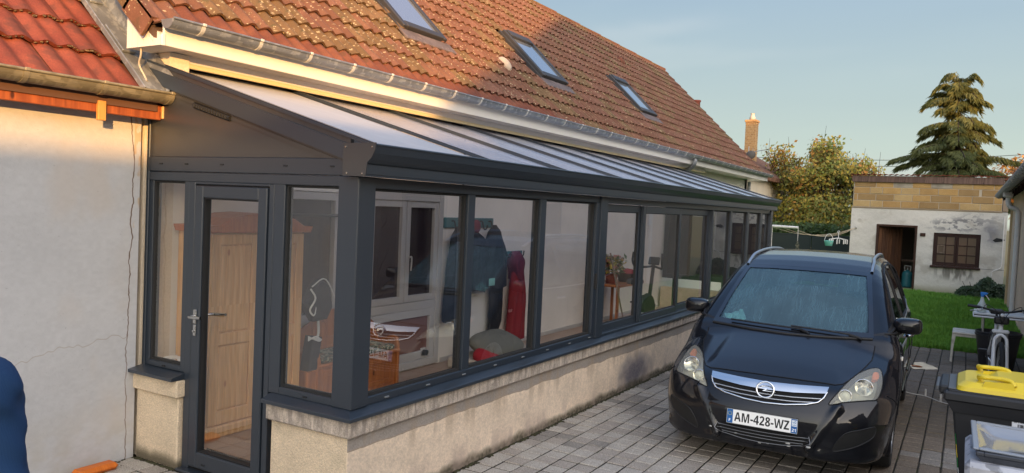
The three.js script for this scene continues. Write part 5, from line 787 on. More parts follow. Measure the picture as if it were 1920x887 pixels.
  const wb = thing('workbench', 'cluttered wooden bench in the dark of the shed behind the gas bottle', 'workbench', null, [-1.95, .02, -27.3]); mesh('top', bx(-.5, .9, .78, .83, -.3, .3, .006), greyWood, wb); for (const [a, b] of [[-.45, -.25], [.85, -.25], [-.45, .25], [.85, .25]]) mesh('leg', bx(a - .03, a + .03, 0, .78, b - .03, b + .03), greyWood, wb); 
}
// ---------------------------------------------------------------- the low outbuilding on the right, its gutter and downpipe
{
  const o = thing('outbuilding', 'low beige rendered outbuilding with dark tiled eave along the right edge', 'outbuilding');
  const t = tex(512, 512, (u, v) => { const n = fb(u, v, 4, 5), f = pn(u * 180, v * 180, 180); let c = mul(srgb(214, 190, 168), .86 + n * .18 + (f - .5) * .08); const ln = Math.abs((u * 7 + v * 3.5 + fb(u, v, 9, 3) * .6) % 1 - .5); c = mixc(c, srgb(150, 122, 100), sstep(.05, .02, ln) * sstep(.5, .7, fb(u, v, 6, 3)) * .6); return c; }, { rep: [.5, .5] });
  const m = SM({ map: t, roughness: .95, bumpMap: bumpSoft, bumpScale: .015 });
  mesh('wall', [bx(.95, 1.2, 0, 2.78, -8, -23.3, .004), bx(5.0, 5.2, 0, 2.7, -8, -23.3), prism([[1.2, 0], [5, 0], [5, 2.72], [3, 3.42], [1.2, 2.72]], 'z', -23.3, -23.05), prism([[1.2, 0], [5, 0], [5, 2.72], [3, 3.42], [1.2, 2.72]], 'z', -8, -8.25)], m, o);
  mesh('corner_post', [bx(.90, 1.02, 0, 2.62, -23.18, -23.34, .01)], SM({ map: renderTex, color: hex('#d8c8ae'), roughness: .95 }), o);
  mesh('roof', [prism([[.70, 2.81], [3, 3.58], [5.4, 2.78], [5.4, 2.68], [3, 3.46], [.70, 2.72]], 'z', -7.8, -23.5)], SM({ color: hex('#4a3a32'), roughness: .9 }), o);
  const tg = Array.from({ length: 3 }, (_, i) => tileGeo(.3, .42, 2, .026, 610 + i)), sl = Math.atan2(.77, 2.3), c = Math.cos(sl), s = Math.sin(sl);
  const ts = []; for (let j = 0; j < 7; j++) for (let i = 0; i < 52; i++) { const mm = new THREE.Matrix4().makeBasis(V(0, 0, 1), V(c, s, 0), V(-s, c, 0)).setPosition(.66 + j * .34 * c, 2.82 + j * .34 * s, -23.5 + i * .3); const g = prep(tg[(i + j) % 3]); ts.push(g.applyMatrix4(mm)); } stuff(mesh('roof_tiles', ts, tileMats[2], o, true));
  mesh('rafter', Array.from({ length: 16 }, (_, k) => prism([[.72, 2.66], [.72, 2.74], [1.0, 2.86], [1.0, 2.78]], 'z', -23.3 + k * .95, -23.22 + k * .95)).slice(0, 1), brownWood(), o); for (let k = 1; k < 16; k++) mesh('rafter', prism([[.72, 2.66], [.72, 2.74], [1.0, 2.86], [1.0, 2.78]], 'z', -23.3 + k * .95, -23.22 + k * .95), brownWood(), o);
  const prof = (r, th) => { const q = []; for (let a = 0; a <= 12; a++) { const k = Math.PI + a / 12 * Math.PI; q.push([Math.cos(k) * r, Math.sin(k) * r]); } for (let a = 12; a >= 0; a--) { const k = Math.PI + a / 12 * Math.PI; q.push([Math.cos(k) * (r - th), Math.sin(k) * (r - th)]); } return q; };
  const gut = mesh('gutter', prism(prof(.085, .004).map(([a, b]) => [a + .63, b + 2.80]), 'z', -7.8, -23.4), SM({ color: hex('#8d8f90'), roughness: .6 }), o);
  for (let z = -23.2; z < -10; z += .45) mesh('gutter_bracket', prism(prof(.094, .006).map(([a, b]) => [a + .63, b + 2.80]), 'z', z, z + .03), SM({ color: hex('#a9aaa8'), roughness: .5 }), gut);
  const wp = PM({ color: hex('#cfcfce'), roughness: .45 });
  mesh('downpipe', [bx(.60, .78, 2.62, 2.86, -19.4, -19.62, .02), tube([[.70, 2.64, -19.5], [.705, 2.5, -19.5], [.74, 2.42, -19.5], [.84, 2.38, -19.5], [.885, 2.33, -19.5], [.895, 2.2, -19.5], [.895, 1.2, -19.5], [.895, .05, -19.5]], .05, 12, 60), ...[2.0, 1.25].map((y) => at(cyl(.056, .056, .04, 14), .895, y, -19.5))], wp, o);
  for (const [z, w] of [[-9.2, 1.0], [-13.5, .8]]) { const win = new THREE.Group(); win.name = 'door'; o.add(win); mesh('leaf', bx(.93, .96, .02, 2.05, z, z - w, .006), brownWood(), win); mesh('frame', frameBars('x', z + .07, z - w - .07, .0, 2.12, .06, .925, .97, .004), greyWood, win); }
}
function brownWood() { return brownWood.m ||= SM({ map: greyWoodTex, color: hex('#5e4637'), roughness: .85 }); }
// ---------------------------------------------------------------- houses round about: two unseen shadow casters, then those in view
{
  const n = thing('added_shade_house', 'unseen tall house with a steep gabled roof, added and sized to shade the main roof', 'house');  // unseen, placed and sized so its gable shades the main roof
  mesh('roof', prism([[13.6, 6.4], [20, 11.35], [26.4, 6.4], [26.4, 6.2], [20, 11.1], [13.6, 6.2]], 'z', 9.9, -17), tileMats[1], n); mesh('wall', [prism([[14, 0], [14, 6.4], [20, 11.05], [26, 6.4], [26, 0]], 'z', 9.6, 9.3), prism([[14, 0], [14, 6.4], [20, 11.05], [26, 6.4], [26, 0]], 'z', -16.4, -16.7), bx(14, 14.3, 0, 6.4, 9.3, -16.4), bx(25.7, 26, 0, 6.4, 9.3, -16.4)], creamMat, n);
  for (const z of [6, 1, -4, -9]) { const w = new THREE.Group(); w.name = 'window'; n.add(w); mesh('frame', frameBars('x', z, z - 1.2, 3.6, 5, .07, 13.95, 14.0), pvc, w); mesh('pane', bx(13.98, 13.99, 3.67, 4.93, z - .07, z - 1.13), skyDark(), w); }
  const h2 = thing('added_shade_bungalow', 'unseen low house with a plain tiled ridge, added and sized to shade the yard and annex wall', 'house'); mesh('roof', prism([[9.0, 4.1], [11.5, 5.37], [14, 4.1], [14, 3.95], [11.5, 5.21], [9.0, 3.95]], 'z', 21, 10.2), tileMats[2], h2); mesh('roof', prism([[9.0, 4.1], [11.5, 5.37], [13.4, 4.1], [13.4, 3.95], [11.5, 5.21], [9.0, 3.95]], 'z', 10.2, 5.6), tileMats[2], h2); mesh('wall', [prism([[9.3, 0], [9.3, 4.05], [11.5, 5.16], [13.3, 4.05], [13.3, 0]], 'z', 20.7, 5.9)], creamMat, h2);  // unseen, ridge height set so its shadow edge falls across the annex wall
}
function skyDark() { return skyDark.m ||= PM({ color: hex('#10151a'), roughness: .05 }); }
{
  const h = thing('far_house', 'house with a sunlit brick chimney showing beyond the end of the main house', 'house');
  mesh('wall', [bx(-12.5, -6.75, 0, 3.6, -28, -38)], creamMat, h); mesh('roof', prism([[-6.45, 3.5], [-9.6, 5.2], [-12.8, 3.5], [-12.8, 3.35], [-6.45, 3.35]], 'z', -27.7, -38.3), tileMats[1], h);
  const bk = tex(512, 512, (u, v) => { const r = Math.floor(v * 24), x = u * 8 + (r % 2) * .5, m = Math.min(v * 24 % 1, 1 - v * 24 % 1) < .10 || Math.min(x % 1, 1 - x % 1) < .04; return m ? srgb(186, 156, 116) : mul(mixc(srgb(186, 146, 96), srgb(164, 122, 78), hsh(Math.floor(x), r)), .85 + pn(u * 90, v * 90, 90) * .25); }, { rep: [1, .55] });
  const ch = mesh('chimney', [bx(-8.49, -8.05, 3.8, 6.02, -33.8, -34.25, .01), bx(-8.53, -8.01, 6.02, 6.13, -33.76, -34.29, .02), bx(-8.50, -8.04, 5.94, 5.98, -33.79, -34.26, .01)], SM({ map: bk, roughness: .95 }), h); mesh('chimney_pot', at(lathe([[0, 0], [.13, 0], [.12, .14], [.08, .2], [.08, .28], [.10, .30], [0, .31]], 12), -8.27, 6.12, -34.02), SM({ color: hex('#b9b1a8'), roughness: .6 }), ch);
  const a = [rod(V(-8.2, 4.0, -33.4), V(-8.2, 4.95, -33.4), .02), rod(V(-8.6, 4.62, -33.4), V(-7.2, 4.86, -33.4), .015)]; for (let k = 0; k < 6; k++) { const t = k / 5, x = lerp(-8.2, -7.3, t), y = lerp(4.7, 4.85, t); a.push(rod(V(x, y - .14, -33.4), V(x, y + .14, -33.4), .008, .008, 5)); } const aer = mesh('aerial', a, steelDull, h);
  const d = new THREE.SphereGeometry(.26, 14, 8, 0, 6.283, 0, .9); d.rotateX(1.2); d.translate(-8.02, 4.5, -33.2); mesh('satellite_dish', d, SM({ color: hex('#55504a') }), h);
  const w = new THREE.Group(); w.name = 'window'; h.add(w); mesh('frame', [...frameBars('z', -7.5, -6.95, 2.7, 3.3, .05, -27.95, -28), bx(-7.25, -7.2, 2.75, 3.25, -27.95, -28)], pvc, w); mesh('pane', bx(-7.45, -7, 2.75, 3.25, -27.97, -27.99), skyDark(), w);
  const f2 = thing('red_roof_house', 'pale house with an orange tiled roof half hidden behind the autumn tree', 'house'); mesh('wall', [bx(-13, -8.2, 0, 2.9, -47, -54)], creamMat, f2); mesh('roof', prism([[-46.6, 2.9], [-50.5, 4.3], [-54.4, 2.9], [-54.4, 2.75], [-46.6, 2.75]], 'x', -13.4, -7.9), redTileMats[0], f2); for (const x of [-9.4]) { const w = new THREE.Group(); w.name = 'window'; f2.add(w); mesh('frame', frameBars('z', x, x + .9, 1, 2.2, .07, -46.95, -47), pvc, w); mesh('pane', bx(x + .07, x + .83, 1.07, 2.13, -46.97, -46.99), skyDark(), w); }
}
// ---------------------------------------------------------------- fence, hedge, washing line, wires
function leafGeo(n, place, size, colour, seed, shape = 1.6) { // n leaves, each a folded pair of triangles with a vertex colour
  const r = rng(seed), P = new Float32Array(n * 18), N = new Float32Array(n * 18), C = new Float32Array(n * 18), c = new THREE.Color(), a = V(), u = V(), v = V(), nn = V();
  for (let i = 0; i < n; i++) { place(r, a, nn); const s = size * (.6 + r() * .8); u.set(r() - .5, r() - .5, r() - .5).normalize(); nn.add(V(r() - .5, r() - .5, r() - .5).multiplyScalar(1.4)).normalize(); u.crossVectors(nn, u).normalize(); v.crossVectors(nn, u); const L = s * shape * .5, w = s * .5; colour(r, a, c);
    const p = [a.clone().addScaledVector(u, -L), a.clone().addScaledVector(v, w).addScaledVector(nn, s * .12), a.clone().addScaledVector(u, L), a.clone().addScaledVector(v, -w).addScaledVector(nn, s * .12)]; [0, 2, 1, 0, 3, 2].forEach((k, q) => { P.set([p[k].x, p[k].y, p[k].z], i * 18 + q * 3); N.set([nn.x, nn.y, nn.z], i * 18 + q * 3); C.set([c.r, c.g, c.b], i * 18 + q * 3); }); }
  const g = new THREE.BufferGeometry(); g.setAttribute('position', new THREE.BufferAttribute(P, 3)); g.setAttribute('normal', new THREE.BufferAttribute(N, 3)); g.setAttribute('color', new THREE.BufferAttribute(C, 3)); g.setAttribute('uv', new THREE.BufferAttribute(new Float32Array(n * 12), 2)); return g;
}
const leafMat = PM({ color: 0xffffff, vertexColors: true, roughness: .7, transmission: .3, thickness: 0, side: THREE.DoubleSide });
const bark = SM({ map: tex(256, 256, (u, v) => mixc(srgb(78, 66, 54), srgb(48, 40, 34), fb(u, v * .3, 14, 4)), { rep: [2, 2] }), roughness: 1, bumpMap: bumpRough, bumpScale: .01 });
{
  const f = thing('panel_fence', 'dark green panel fence between the veranda end and the shed', 'fence'), gm = SM({ color: hex('#2a3533'), roughness: .7 });
  for (let k = 0; k < 5; k++) { const x0 = -3.12 - k * 1.75, x1 = x0 - 1.72; mesh('post', bx(x0 - .03, x0 + .03, 0, 1.47, -29.47, -29.53, .006), gm, f); mesh('panel', [bx(x1 + .02, x0 - .035, .05, 1.40, -29.49, -29.505), bx(x1 + .02, x0 - .035, 1.38, 1.43, -29.48, -29.52, .006)], gm, f); }
  const h = thing('hedge', 'clipped green hedge standing above the dark fence', 'hedge'); mesh('foliage', leafGeo(9000, (r, a, n) => { a.set(-11 + r() * 7.9, .5 + r() * 1.28 + Math.sin(r() * 9) * .05, -30.2 - r() * .9); n.set(0, .5, .7); }, .11, (r, a, c) => { const t = r(); c.setRGB(.03 + t * .05, .075 + t * .07, .016 + t * .01); }, 71), leafMat, h, true); mesh('stem', Array.from({ length: 10 }, (_, k) => rod(V(-10.8 + k * .8, 0, -30.6), V(-10.8 + k * .8, 1.3, -30.6), .04, .02, 6)), bark, h);
  const pl = thing('clothes_line', 'white clothes post arm with slack cords running to the shed wall', 'clothes line'); mesh('post', rod(V(-5.19, 0, -24.5), V(-5.19, 1.75, -24.5), .03), pvc, pl); mesh('arm', rod(V(-5.22, 1.715, -24.5), V(-4.409, 1.705, -24.5), .045, .04, 10), pvc, pl);
  for (const [a, b] of [[-5.1, 1.66], [-4.75, 1.64], [-4.43, 1.62]]) { const p0 = V(a, b, -24.5), p1 = V(-2.932, 1.78, zS() + .06), m = p0.clone().lerp(p1, .5).add(V(0, -.22, 0)); mesh('cord', tube([p0, p0.clone().lerp(p1, .25).add(V(0, -.16, 0)), m, p0.clone().lerp(p1, .75).add(V(0, -.17, 0)), p1], .007, 5, 24), SM({ color: hex('#b9a98c') }), pl); }
  const tw = thing('wind_spinner', 'twisted hanging ornament below the end of the white clothes post arm', 'ornament', null, [-4.41, 0, -24.5]); const sp = []; for (let k = 0; k < 60; k++) { const t = k / 60; sp.push(at(new THREE.BoxGeometry(.12 * Math.sin(Math.PI * Math.min(1, t * 1.1 + .05)), .012, .025), 0, 1.30 - t * .45, 0, 0, t * 12)); } mesh('cord', rod(V(0, 1.30, 0), V(0, 1.68, 0), .007), pvc, tw); mesh('spiral', sp, SM({ color: hex('#6a6a5c'), roughness: .5, metalness: .4 }), tw);
  const hg = thing('peg_hanger', 'white plastic peg hanger with a turquoise basket hanging from the cords', 'peg hanger', null, [-3.35, 0, -25.1]); const arms = [rod(V(0, 1.44, 0), V(0, 1.62, 0), .01), at(new THREE.TorusGeometry(.03, .008, 6, 14, 4.5), 0, 1.63, 0)]; for (let k = 0; k < 8; k++) { const a = k / 8 * 6.283; arms.push(rod(V(0, 1.45, 0), V(Math.cos(a) * .26, 1.40, Math.sin(a) * .26), .012, .008, 6)); } mesh('arms', arms, pvc, hg); for (let k = 0; k < 8; k++) { const a = k / 8 * 6.283; mesh('peg', bx(-.014, .014, 1.27, 1.40, -.018, .018, .006).translate(Math.cos(a) * .25, 0, Math.sin(a) * .25), pvc, hg); }
  const bk = thing('peg_basket', 'small turquoise peg basket hanging left of the white hanger', 'basket', null, [-3.60, 0, -25.0]); mesh('bowl', at(lathe([[0, 0], [.10, 0], [.135, .15], [.14, .16], [.13, .155], [.095, .012], [0, .012]], 16), 0, 1.20, 0), PM({ color: hex('#7fd0c4'), roughness: .5 }), bk); mesh('handle', tube([[-.13, 1.35, 0], [-.08, 1.50, 0], [0, 1.56, 0], [.08, 1.50, 0], [.13, 1.35, 0]], .008, 6, 24), pvc, bk);
  [['upper', 5.37, 5.27, 5.55], ['lower', 5.13, 4.94, 5.25]].forEach(([w, a, b, c]) => { const p = [[-40, a + 1.4, -45], [-24, a + .45, -45], [-10.5, a, -45], [-3.2, b, -45], [1.8, c, -45], [14, c + 1.1, -45], [30, c + 3.4, -45]].map((q) => V(...q)); tag(mesh('overhead_wire', new THREE.TubeGeometry(new THREE.CatmullRomCurve3(p), 80, .014, 5), black, scene), w + ' of the two overhead wires crossing the sky behind the trees', 'wire'); });
}
function zS() { return -25.6; }
// ---------------------------------------------------------------- trees and bushes
function branchTree(t, segs, mat) { mesh('trunk', segs, mat, t); }
{
  // autumn tree: many stems fanning up from a low fork
  const A = thing('autumn_tree', 'bushy autumn tree with green, yellow and orange leaves behind the dark fence', 'tree', null, [-4.95, 0, -32.6]), r = rng(81), segs = [rod(V(.05, 0, 0), V(0, 1.15, 0), .14, .12, 10)], tips = [];
  const grow = (p, d, len, rd, lv) => { const e = p.clone().addScaledVector(d, len); segs.push(rod(p, e, rd, rd * .72, 6)); if (lv < 2) tips.push([p, e]); if (lv === 0) return; const n = lv > 2 ? 3 : 2 + (r() < .6 ? 1 : 0); for (let k = 0; k < n; k++) { const q = d.clone().add(V((r() - .5) * .95, .22 + r() * .22, (r() - .5) * .95)).normalize(); grow(e, q, len * (.62 + r() * .25), rd * .62, lv - 1); } };
  for (let k = 0; k < 12; k++) { const a = k / 12 * 6.283 + r() * .5, sp = k % 3 ? .45 + r() * .6 : .15 + r() * .3; grow(V(0, .9 + r() * .3, 0), V(Math.cos(a) * sp * 1.5, .70, Math.sin(a) * sp).normalize(), .85 + r() * .45, .05, 4); }
  for (let k = 0; k < 90; k++) { const [p, e] = tips[Math.floor(r() * tips.length)]; if (e.y < 3.0) continue; segs.push(rod(e, e.clone().add(V((r() - .5) * .2, .3 + r() * .5, (r() - .5) * .2)), .009, .004, 4)); }
  mesh('trunk', segs, bark, A);
  mesh('crown', leafGeo(27000, (q, a, n) => { const [p, e] = tips[Math.floor(q() * tips.length)]; a.copy(p).lerp(e, q() * 1.3).add(V((q() - .5) * .42, (q() - .5) * .42, (q() - .5) * .42)); if (q() < .36) { const u = q() * 6.283, R = Math.sqrt(q()) * 2.1; a.set(Math.cos(u) * R, 1.5 + q() * (1.9 - R * .3), Math.sin(u) * R); } n.set(a.x, .6, a.z).normalize(); }, .078, (q, a, c) => { const h = a.y / 5.2, t = q() * .9 + h * .5 - .28 + Math.sin(a.x * 2.3 + a.z * 2) * .14; if (t > .88) c.setRGB(.46 + q() * .14, .20 + q() * .09, .035); else if (t > .50) c.setRGB(.40 + q() * .14, .32 + q() * .08, .045); else c.setRGB(.18 + q() * .12, .20 + q() * .08, .04); }, 82), leafMat, A, true);
  // cedar: layered drooping boughs
  const Cd = thing('cedar_tree', 'dark green layered cedar rising behind the shed roof', 'tree', null, [-.62, 0, -38]), cr = rng(91), cs = [rod(V(0, 0, 0), V(.1, 5, 0), .24, .13, 10), rod(V(.1, 5, 0), V(-.05, 7.7, 0), .13, .04, 8)], sp = [];
  const wAt = spl([[2.8, 2.4], [3.5, 2.7], [4.2, 2.75], [4.9, 2.5], [5.45, 2.4], [5.75, 1.7], [6.2, 1.45], [6.8, 1.4], [7.3, 1.25], [7.8, .9], [8.2, .6]]);
  for (let k = 0; k < 84; k++) { const f = k / 84, y = 2.9 + f * 5.2 + (cr() - .5) * .2, a = k * 2.4 + cr() * .6, big = cr(), l = wAt(y) * (.45 + .65 * big), rise = y > 6.6 ? .30 + cr() * .35 : .05 + cr() * .3, p = []; for (let t = 0; t <= 6; t++) { const q = t / 6; p.push(V(Math.cos(a) * l * q, y - .15 + rise * Math.sin(q * 2.2) - .38 * q * q * q * (y < 6.6 ? 1 : .5), Math.sin(a) * l * q)); } cs.push(tube(p, .026 - f * .012, 5, 8)); sp.push([p, l]); }
  mesh('trunk', cs, bark, Cd);
  const SP = [], PS = [], CS = [], c = new THREE.Color(); sp.forEach(([p, l]) => { const cv = new THREE.CatmullRomCurve3(p), n = Math.floor(110 + l * 180); for (let k = 0; k < n; k++) { const t = .14 + .88 * Math.pow(cr(), .8), q = cv.getPoint(Math.min(1, t)), tg = cv.getTangent(Math.min(1, t)), side = V(-tg.z, 0, tg.x).normalize(), sgn = cr() < .5 ? -1 : 1, wd = (.10 + .5 * Math.sin(Math.PI * Math.min(1, t * .95)) * cr()) * Math.min(1, l / 2 + .25), o = q.clone().addScaledVector(side, sgn * wd * cr()).add(V(0, -cr() * .16 + .05, 0));
      const d = tg.clone().multiplyScalar(.5).addScaledVector(side, sgn * .7 * cr()).add(V(0, -.38 - cr() * .45 + (t > .85 ? .35 : 0), 0)).normalize(), len = .14 + cr() * .24, e = o.clone().addScaledVector(d, len), w1 = V(cr() - .5, cr() - .5, cr() - .5).cross(d).normalize().multiplyScalar(.020), w2 = w1.clone().cross(d).normalize().multiplyScalar(.020), md = o.clone().lerp(e, .4), g = cr(), up = sstep(4.6, 7, q.y); c.setRGB(.075 + g * .07 + up * .05, .10 + g * .06 + up * .03, .02 + g * .012);
      for (const w of [w1, w2]) { const f = [o, md.clone().add(w), e, o, e, md.clone().sub(w)]; f.forEach((v) => { PS.push(v.x, v.y, v.z); CS.push(c.r, c.g, c.b); }); } } });
  const cg = new THREE.BufferGeometry(); cg.setAttribute('position', new THREE.Float32BufferAttribute(PS, 3)); cg.setAttribute('color', new THREE.Float32BufferAttribute(CS, 3)); cg.setAttribute('uv', new THREE.Float32BufferAttribute(new Float32Array(PS.length / 3 * 2), 2)); cg.computeVertexNormals(); mesh('crown', cg, leafMat, Cd, true);
  // orange tree far right, bush by the shed
  const O = thing('orange_tree', 'orange autumn tree at the right edge behind the outbuilding roof', 'tree', null, [3.0, 0, -50]); mesh('trunk', [rod(V(0, 0, 0), V(0, 2.4, 0), .2, .14, 8), ...Array.from({ length: 7 }, (_, k) => rod(V(0, 2.2, 0), V(Math.cos(k) * 1.3, 3.6 + (k % 3) * .5, Math.sin(k) * 1.3), .09, .03, 6))], bark, O); mesh('crown', leafGeo(6000, (q, a, n) => { const u = q() * 6.283, v = q() * 2 - 1, R = 2.1 * Math.cbrt(q()) * (1 + .25 * Math.sin(u * 4 + v * 5)); const s = Math.sqrt(1 - v * v); a.set(Math.cos(u) * s * R, 4.2 + v * R * .75, Math.sin(u) * s * R); n.copy(a).normalize(); }, .14, (q, a, c) => c.setRGB(.42 + q() * .16, .20 + q() * .08, .04), 95), leafMat, O, true);
  const B = thing('ivy_bush', 'dark green sprawling bush against the shed wall by the outbuilding corner', 'bush', null, [.45, 0, -24.9]); mesh('foliage', leafGeo(3600, (q, a, n) => { const x = (q() * 2 - 1); const h = (.36 + .30 * sstep(-.9, .7, x)) * Math.pow(1 - x * x * .9, .5) * (.85 + .15 * Math.sin(x * 7 + 1)), t = Math.sqrt(q()); a.set(x * .62, h * t, (q() - .5) * .8 * (1.1 - t * .5)); n.set(x, .8, .8).normalize(); }, .085, (q, a, c) => { const t = q(); c.setRGB(.018 + t * .025, .045 + t * .04, .014 + t * .012); }, 97), leafMat, B, true); mesh('stem', Array.from({ length: 7 }, (_, k) => rod(V(-.3 + k * .1, 0, 0), V(-.5 + k * .17, .45, .1), .015, .006, 5)), bark, B);
}
// ---------------------------------------------------------------- things inside the veranda
{
  const w = thing('wardrobe', 'pine wardrobe with arched cornice standing just inside the glass door', 'wardrobe', null, [-4.78, .118, -4.24]);
  mesh('carcass', [bx(-.39, -.02, .08, 1.55, -.46, .46, .006)], pine, w); mesh('base', [bx(-.40, .015, .0, .09, -.49, .49, .012)], pine, w);
  mesh('cornice', [prism([[-.50, 1.55], [.50, 1.55], [.52, 1.60], [.42, 1.605], [.32, 1.66], [.15, 1.69], [0, 1.70], [-.15, 1.69], [-.32, 1.66], [-.42, 1.605], [-.52, 1.60]], 'x', -.38, .04, [], .01)], SM({ map: pineTex, color: hex('#d99a70'), roughness: .5 }), w);
  for (const s of [-1, 1]) { const d = new THREE.Group(); d.name = 'door'; w.add(d); const a = s < 0 ? -.455 : .005, b = a + .45; mesh('frame', [bx(-.02, .0, .10, 1.54, a, a + .08, .004), bx(-.02, .0, .10, 1.54, b - .08, b, .004), bx(-.02, 0, 1.46, 1.54, a + .08, b - .08, .004), bx(-.02, 0, .70, .79, a + .08, b - .08, .004), bx(-.02, 0, .10, .20, a + .08, b - .08, .004)], pine, d); mesh('panel', bx(-.022, -.008, .80, 1.45, a + .085, b - .085, .006), pine, d); mesh('panel', bx(-.022, -.008, .21, .69, a + .085, b - .085, .006), pine, d); mesh('knob', at(new THREE.SphereGeometry(.016, 10, 8), .012, .78, s < 0 ? b - .04 : a + .04), pine, d); }
  const sd = bx(-.37, -.05, .12, .7, -.462, -.468, .004); mesh('side_panel', [sd, bx(-.37, -.05, .8, 1.48, -.462, -.468, .004)], pine, w);
}
{
  const b = thing('storage_bench', 'carved wooden storage bench with scrolled back under the veranda window', 'bench', null, [-5.15, .118, -5.46]); const h = .56;
  const arch = (z0, z1) => [[z0, .42], [z0, .62], [z0 + .06, .66], [z0 + .16, .66], [z0 + .30, .72], [z0 + .42, .79], [(z0 + z1) / 2, .80], [z1 - .42, .79], [z1 - .30, .72], [z1 - .16, .66], [z1 - .06, .66], [z1, .62], [z1, .42]];
  mesh('backrest', prism(arch(-h, h), 'x', .0, .035, [], .006), benchWood, b); mesh('carving', [at(new THREE.TorusGeometry(.09, .008, 6, 28), .038, .62, -.2, 0, Math.PI / 2), at(new THREE.TorusGeometry(.09, .008, 6, 28), .038, .62, .2, 0, Math.PI / 2), ...frameBars('x', -.5, .5, .45, .55, .012, .034, .042)], benchWood, b);
  mesh('box', [bx(.0, .36, .03, .36, -h + .04, h - .04, .006), bx(.0, .38, .0, .04, -h, h, .008)], benchWood, b); mesh('front_panel', [...frameBars('x', -h + .08, -.03, .07, .33, .05, .36, .372, .004), ...frameBars('x', .03, h - .08, .07, .33, .05, .36, .372, .004)], benchWood, b); mesh('seat', bx(-.0, .39, .36, .39, -h, h, .008), benchWood, b);
  for (const s of [-1, 1]) mesh('side', prism([[0, 0], [.38, 0], [.38, .42], [.36, .5], [.3, .52], [.12, .46], [0, .62]], 'z', s * h, s * (h - .035), [], .005), benchWood, b);
  const cu = thing('seat_cushion', 'mottled grey green seat cushion on the carved bench', 'cushion', null, [-4.95, .508, -5.46]); const ct = tex(256, 256, (u, v) => { const n = fb(u, v, 14, 3), m = fb(u + .3, v, 9, 3); return n > .56 ? srgb(150, 150, 124) : m > .55 ? srgb(120, 92, 70) : srgb(70, 78, 64); }, { rep: [3, 3] }); mesh('pad', at(new RoundedBoxGeometry(.34, .05, 1.0, 3, .022), 0, .026, 0), SM({ map: ct, roughness: .95 }), cu);
}
// bags hung on and beside the wardrobe
{
  const blk = SM({ color: new THREE.Color().setRGB(.018, .018, .02), roughness: .7 }), wht = SM({ color: hex('#d8d8d2'), roughness: .7 });
  const u = thing('black_bag', 'black bag with white piping hung on the side of the wardrobe', 'bag', null, [-4.84, .9, -4.93]); mesh('body', [prism([[-.12, .30], [.02, .36], [.18, .16], [.06, -.01], [-.10, .0], [-.16, .1]], 'x', -.05, .05, [], .02)], blk, u); mesh('piping', tube([[.055, .30, .12], [.058, .36, -.02], [.058, .16, -.18]].map((p) => V(...p)), .006, 6, 20), wht, u); mesh('strap', [tube([[.04, .28, .12], [.06, .2, .08], [.06, .1, .14], [.05, .05, .08], [.04, .16, .05]].map((p) => V(...p)), .008, 6, 30), tube([[0, 0, -.02], [.0, -.12, -.03], [0, -.2, -.01]].map((p) => V(...p)), .012, 6, 12)], wht, u);
  const k = thing('folded_bag', 'black folded bag with pale cord standing beside the wardrobe foot', 'bag', null, [-4.84, .47, -4.85]); mesh('body', prism([[-.06, 0], [.05, .0], [.0, .30], [-.11, .28]], 'x', -.06, .06, [], .015), blk, k); mesh('cord', [0, 1, 2, 3].map((i) => tube([[.06, .27 + i * .012, .07], [.075, .30 - i * .015, .0 - i * .015], [.06, .26, -.09]].map((p) => V(...p)), .006, 5, 14)), wht, k); mesh('stand', bx(-.2, .05, -.35, 0, -.08, .06, .01), benchWood, k);
}
// coat rails and the clothes on them
function drape(top, bot, w, seed, depth = .1) { // hanging cloth: width profile w(t) of [left, right] over t 0..1 top to bottom
  const r = rng(seed), ph = r() * 6, NU = 40, NV = 26, pos = [], uv = [], idx = [];
  for (let j = 0; j <= NV; j++) for (let i = 0; i < NU; i++) { const t = j / NV, a = i / NU * 6.2832, [l, q] = w(t), c = (l + q) / 2, hw = (q - l) / 2, fold = 1 + .16 * Math.sin(a * 7 + ph + t * 1.5) * Math.min(1, t * 2.2) + .06 * Math.sin(a * 3 + t * 9 + ph), close = Math.min(1, t * 7 + .15); pos.push(Math.sin(a) * depth * .55 * fold * close * (.5 + .5 * Math.min(1, t * 3)), lerp(top, bot, t) + .02 * Math.sin(a * 2 + ph) * t, -c + Math.cos(a) * hw * (1 + .03 * Math.sin(a * 5 + t * 6))); uv.push(i / NU, t); }
  for (let j = 0; j < NV; j++) for (let i = 0; i < NU; i++) { const a = j * NU + i, b = j * NU + (i + 1) % NU; idx.push(a, a + NU, b, b, a + NU, b + NU); }
  const g = new THREE.BufferGeometry(); g.setAttribute('position', new THREE.Float32BufferAttribute(pos, 3)); g.setAttribute('uv', new THREE.Float32BufferAttribute(uv, 2)); g.setIndex(idx); g.computeVertexNormals(); return g;
}
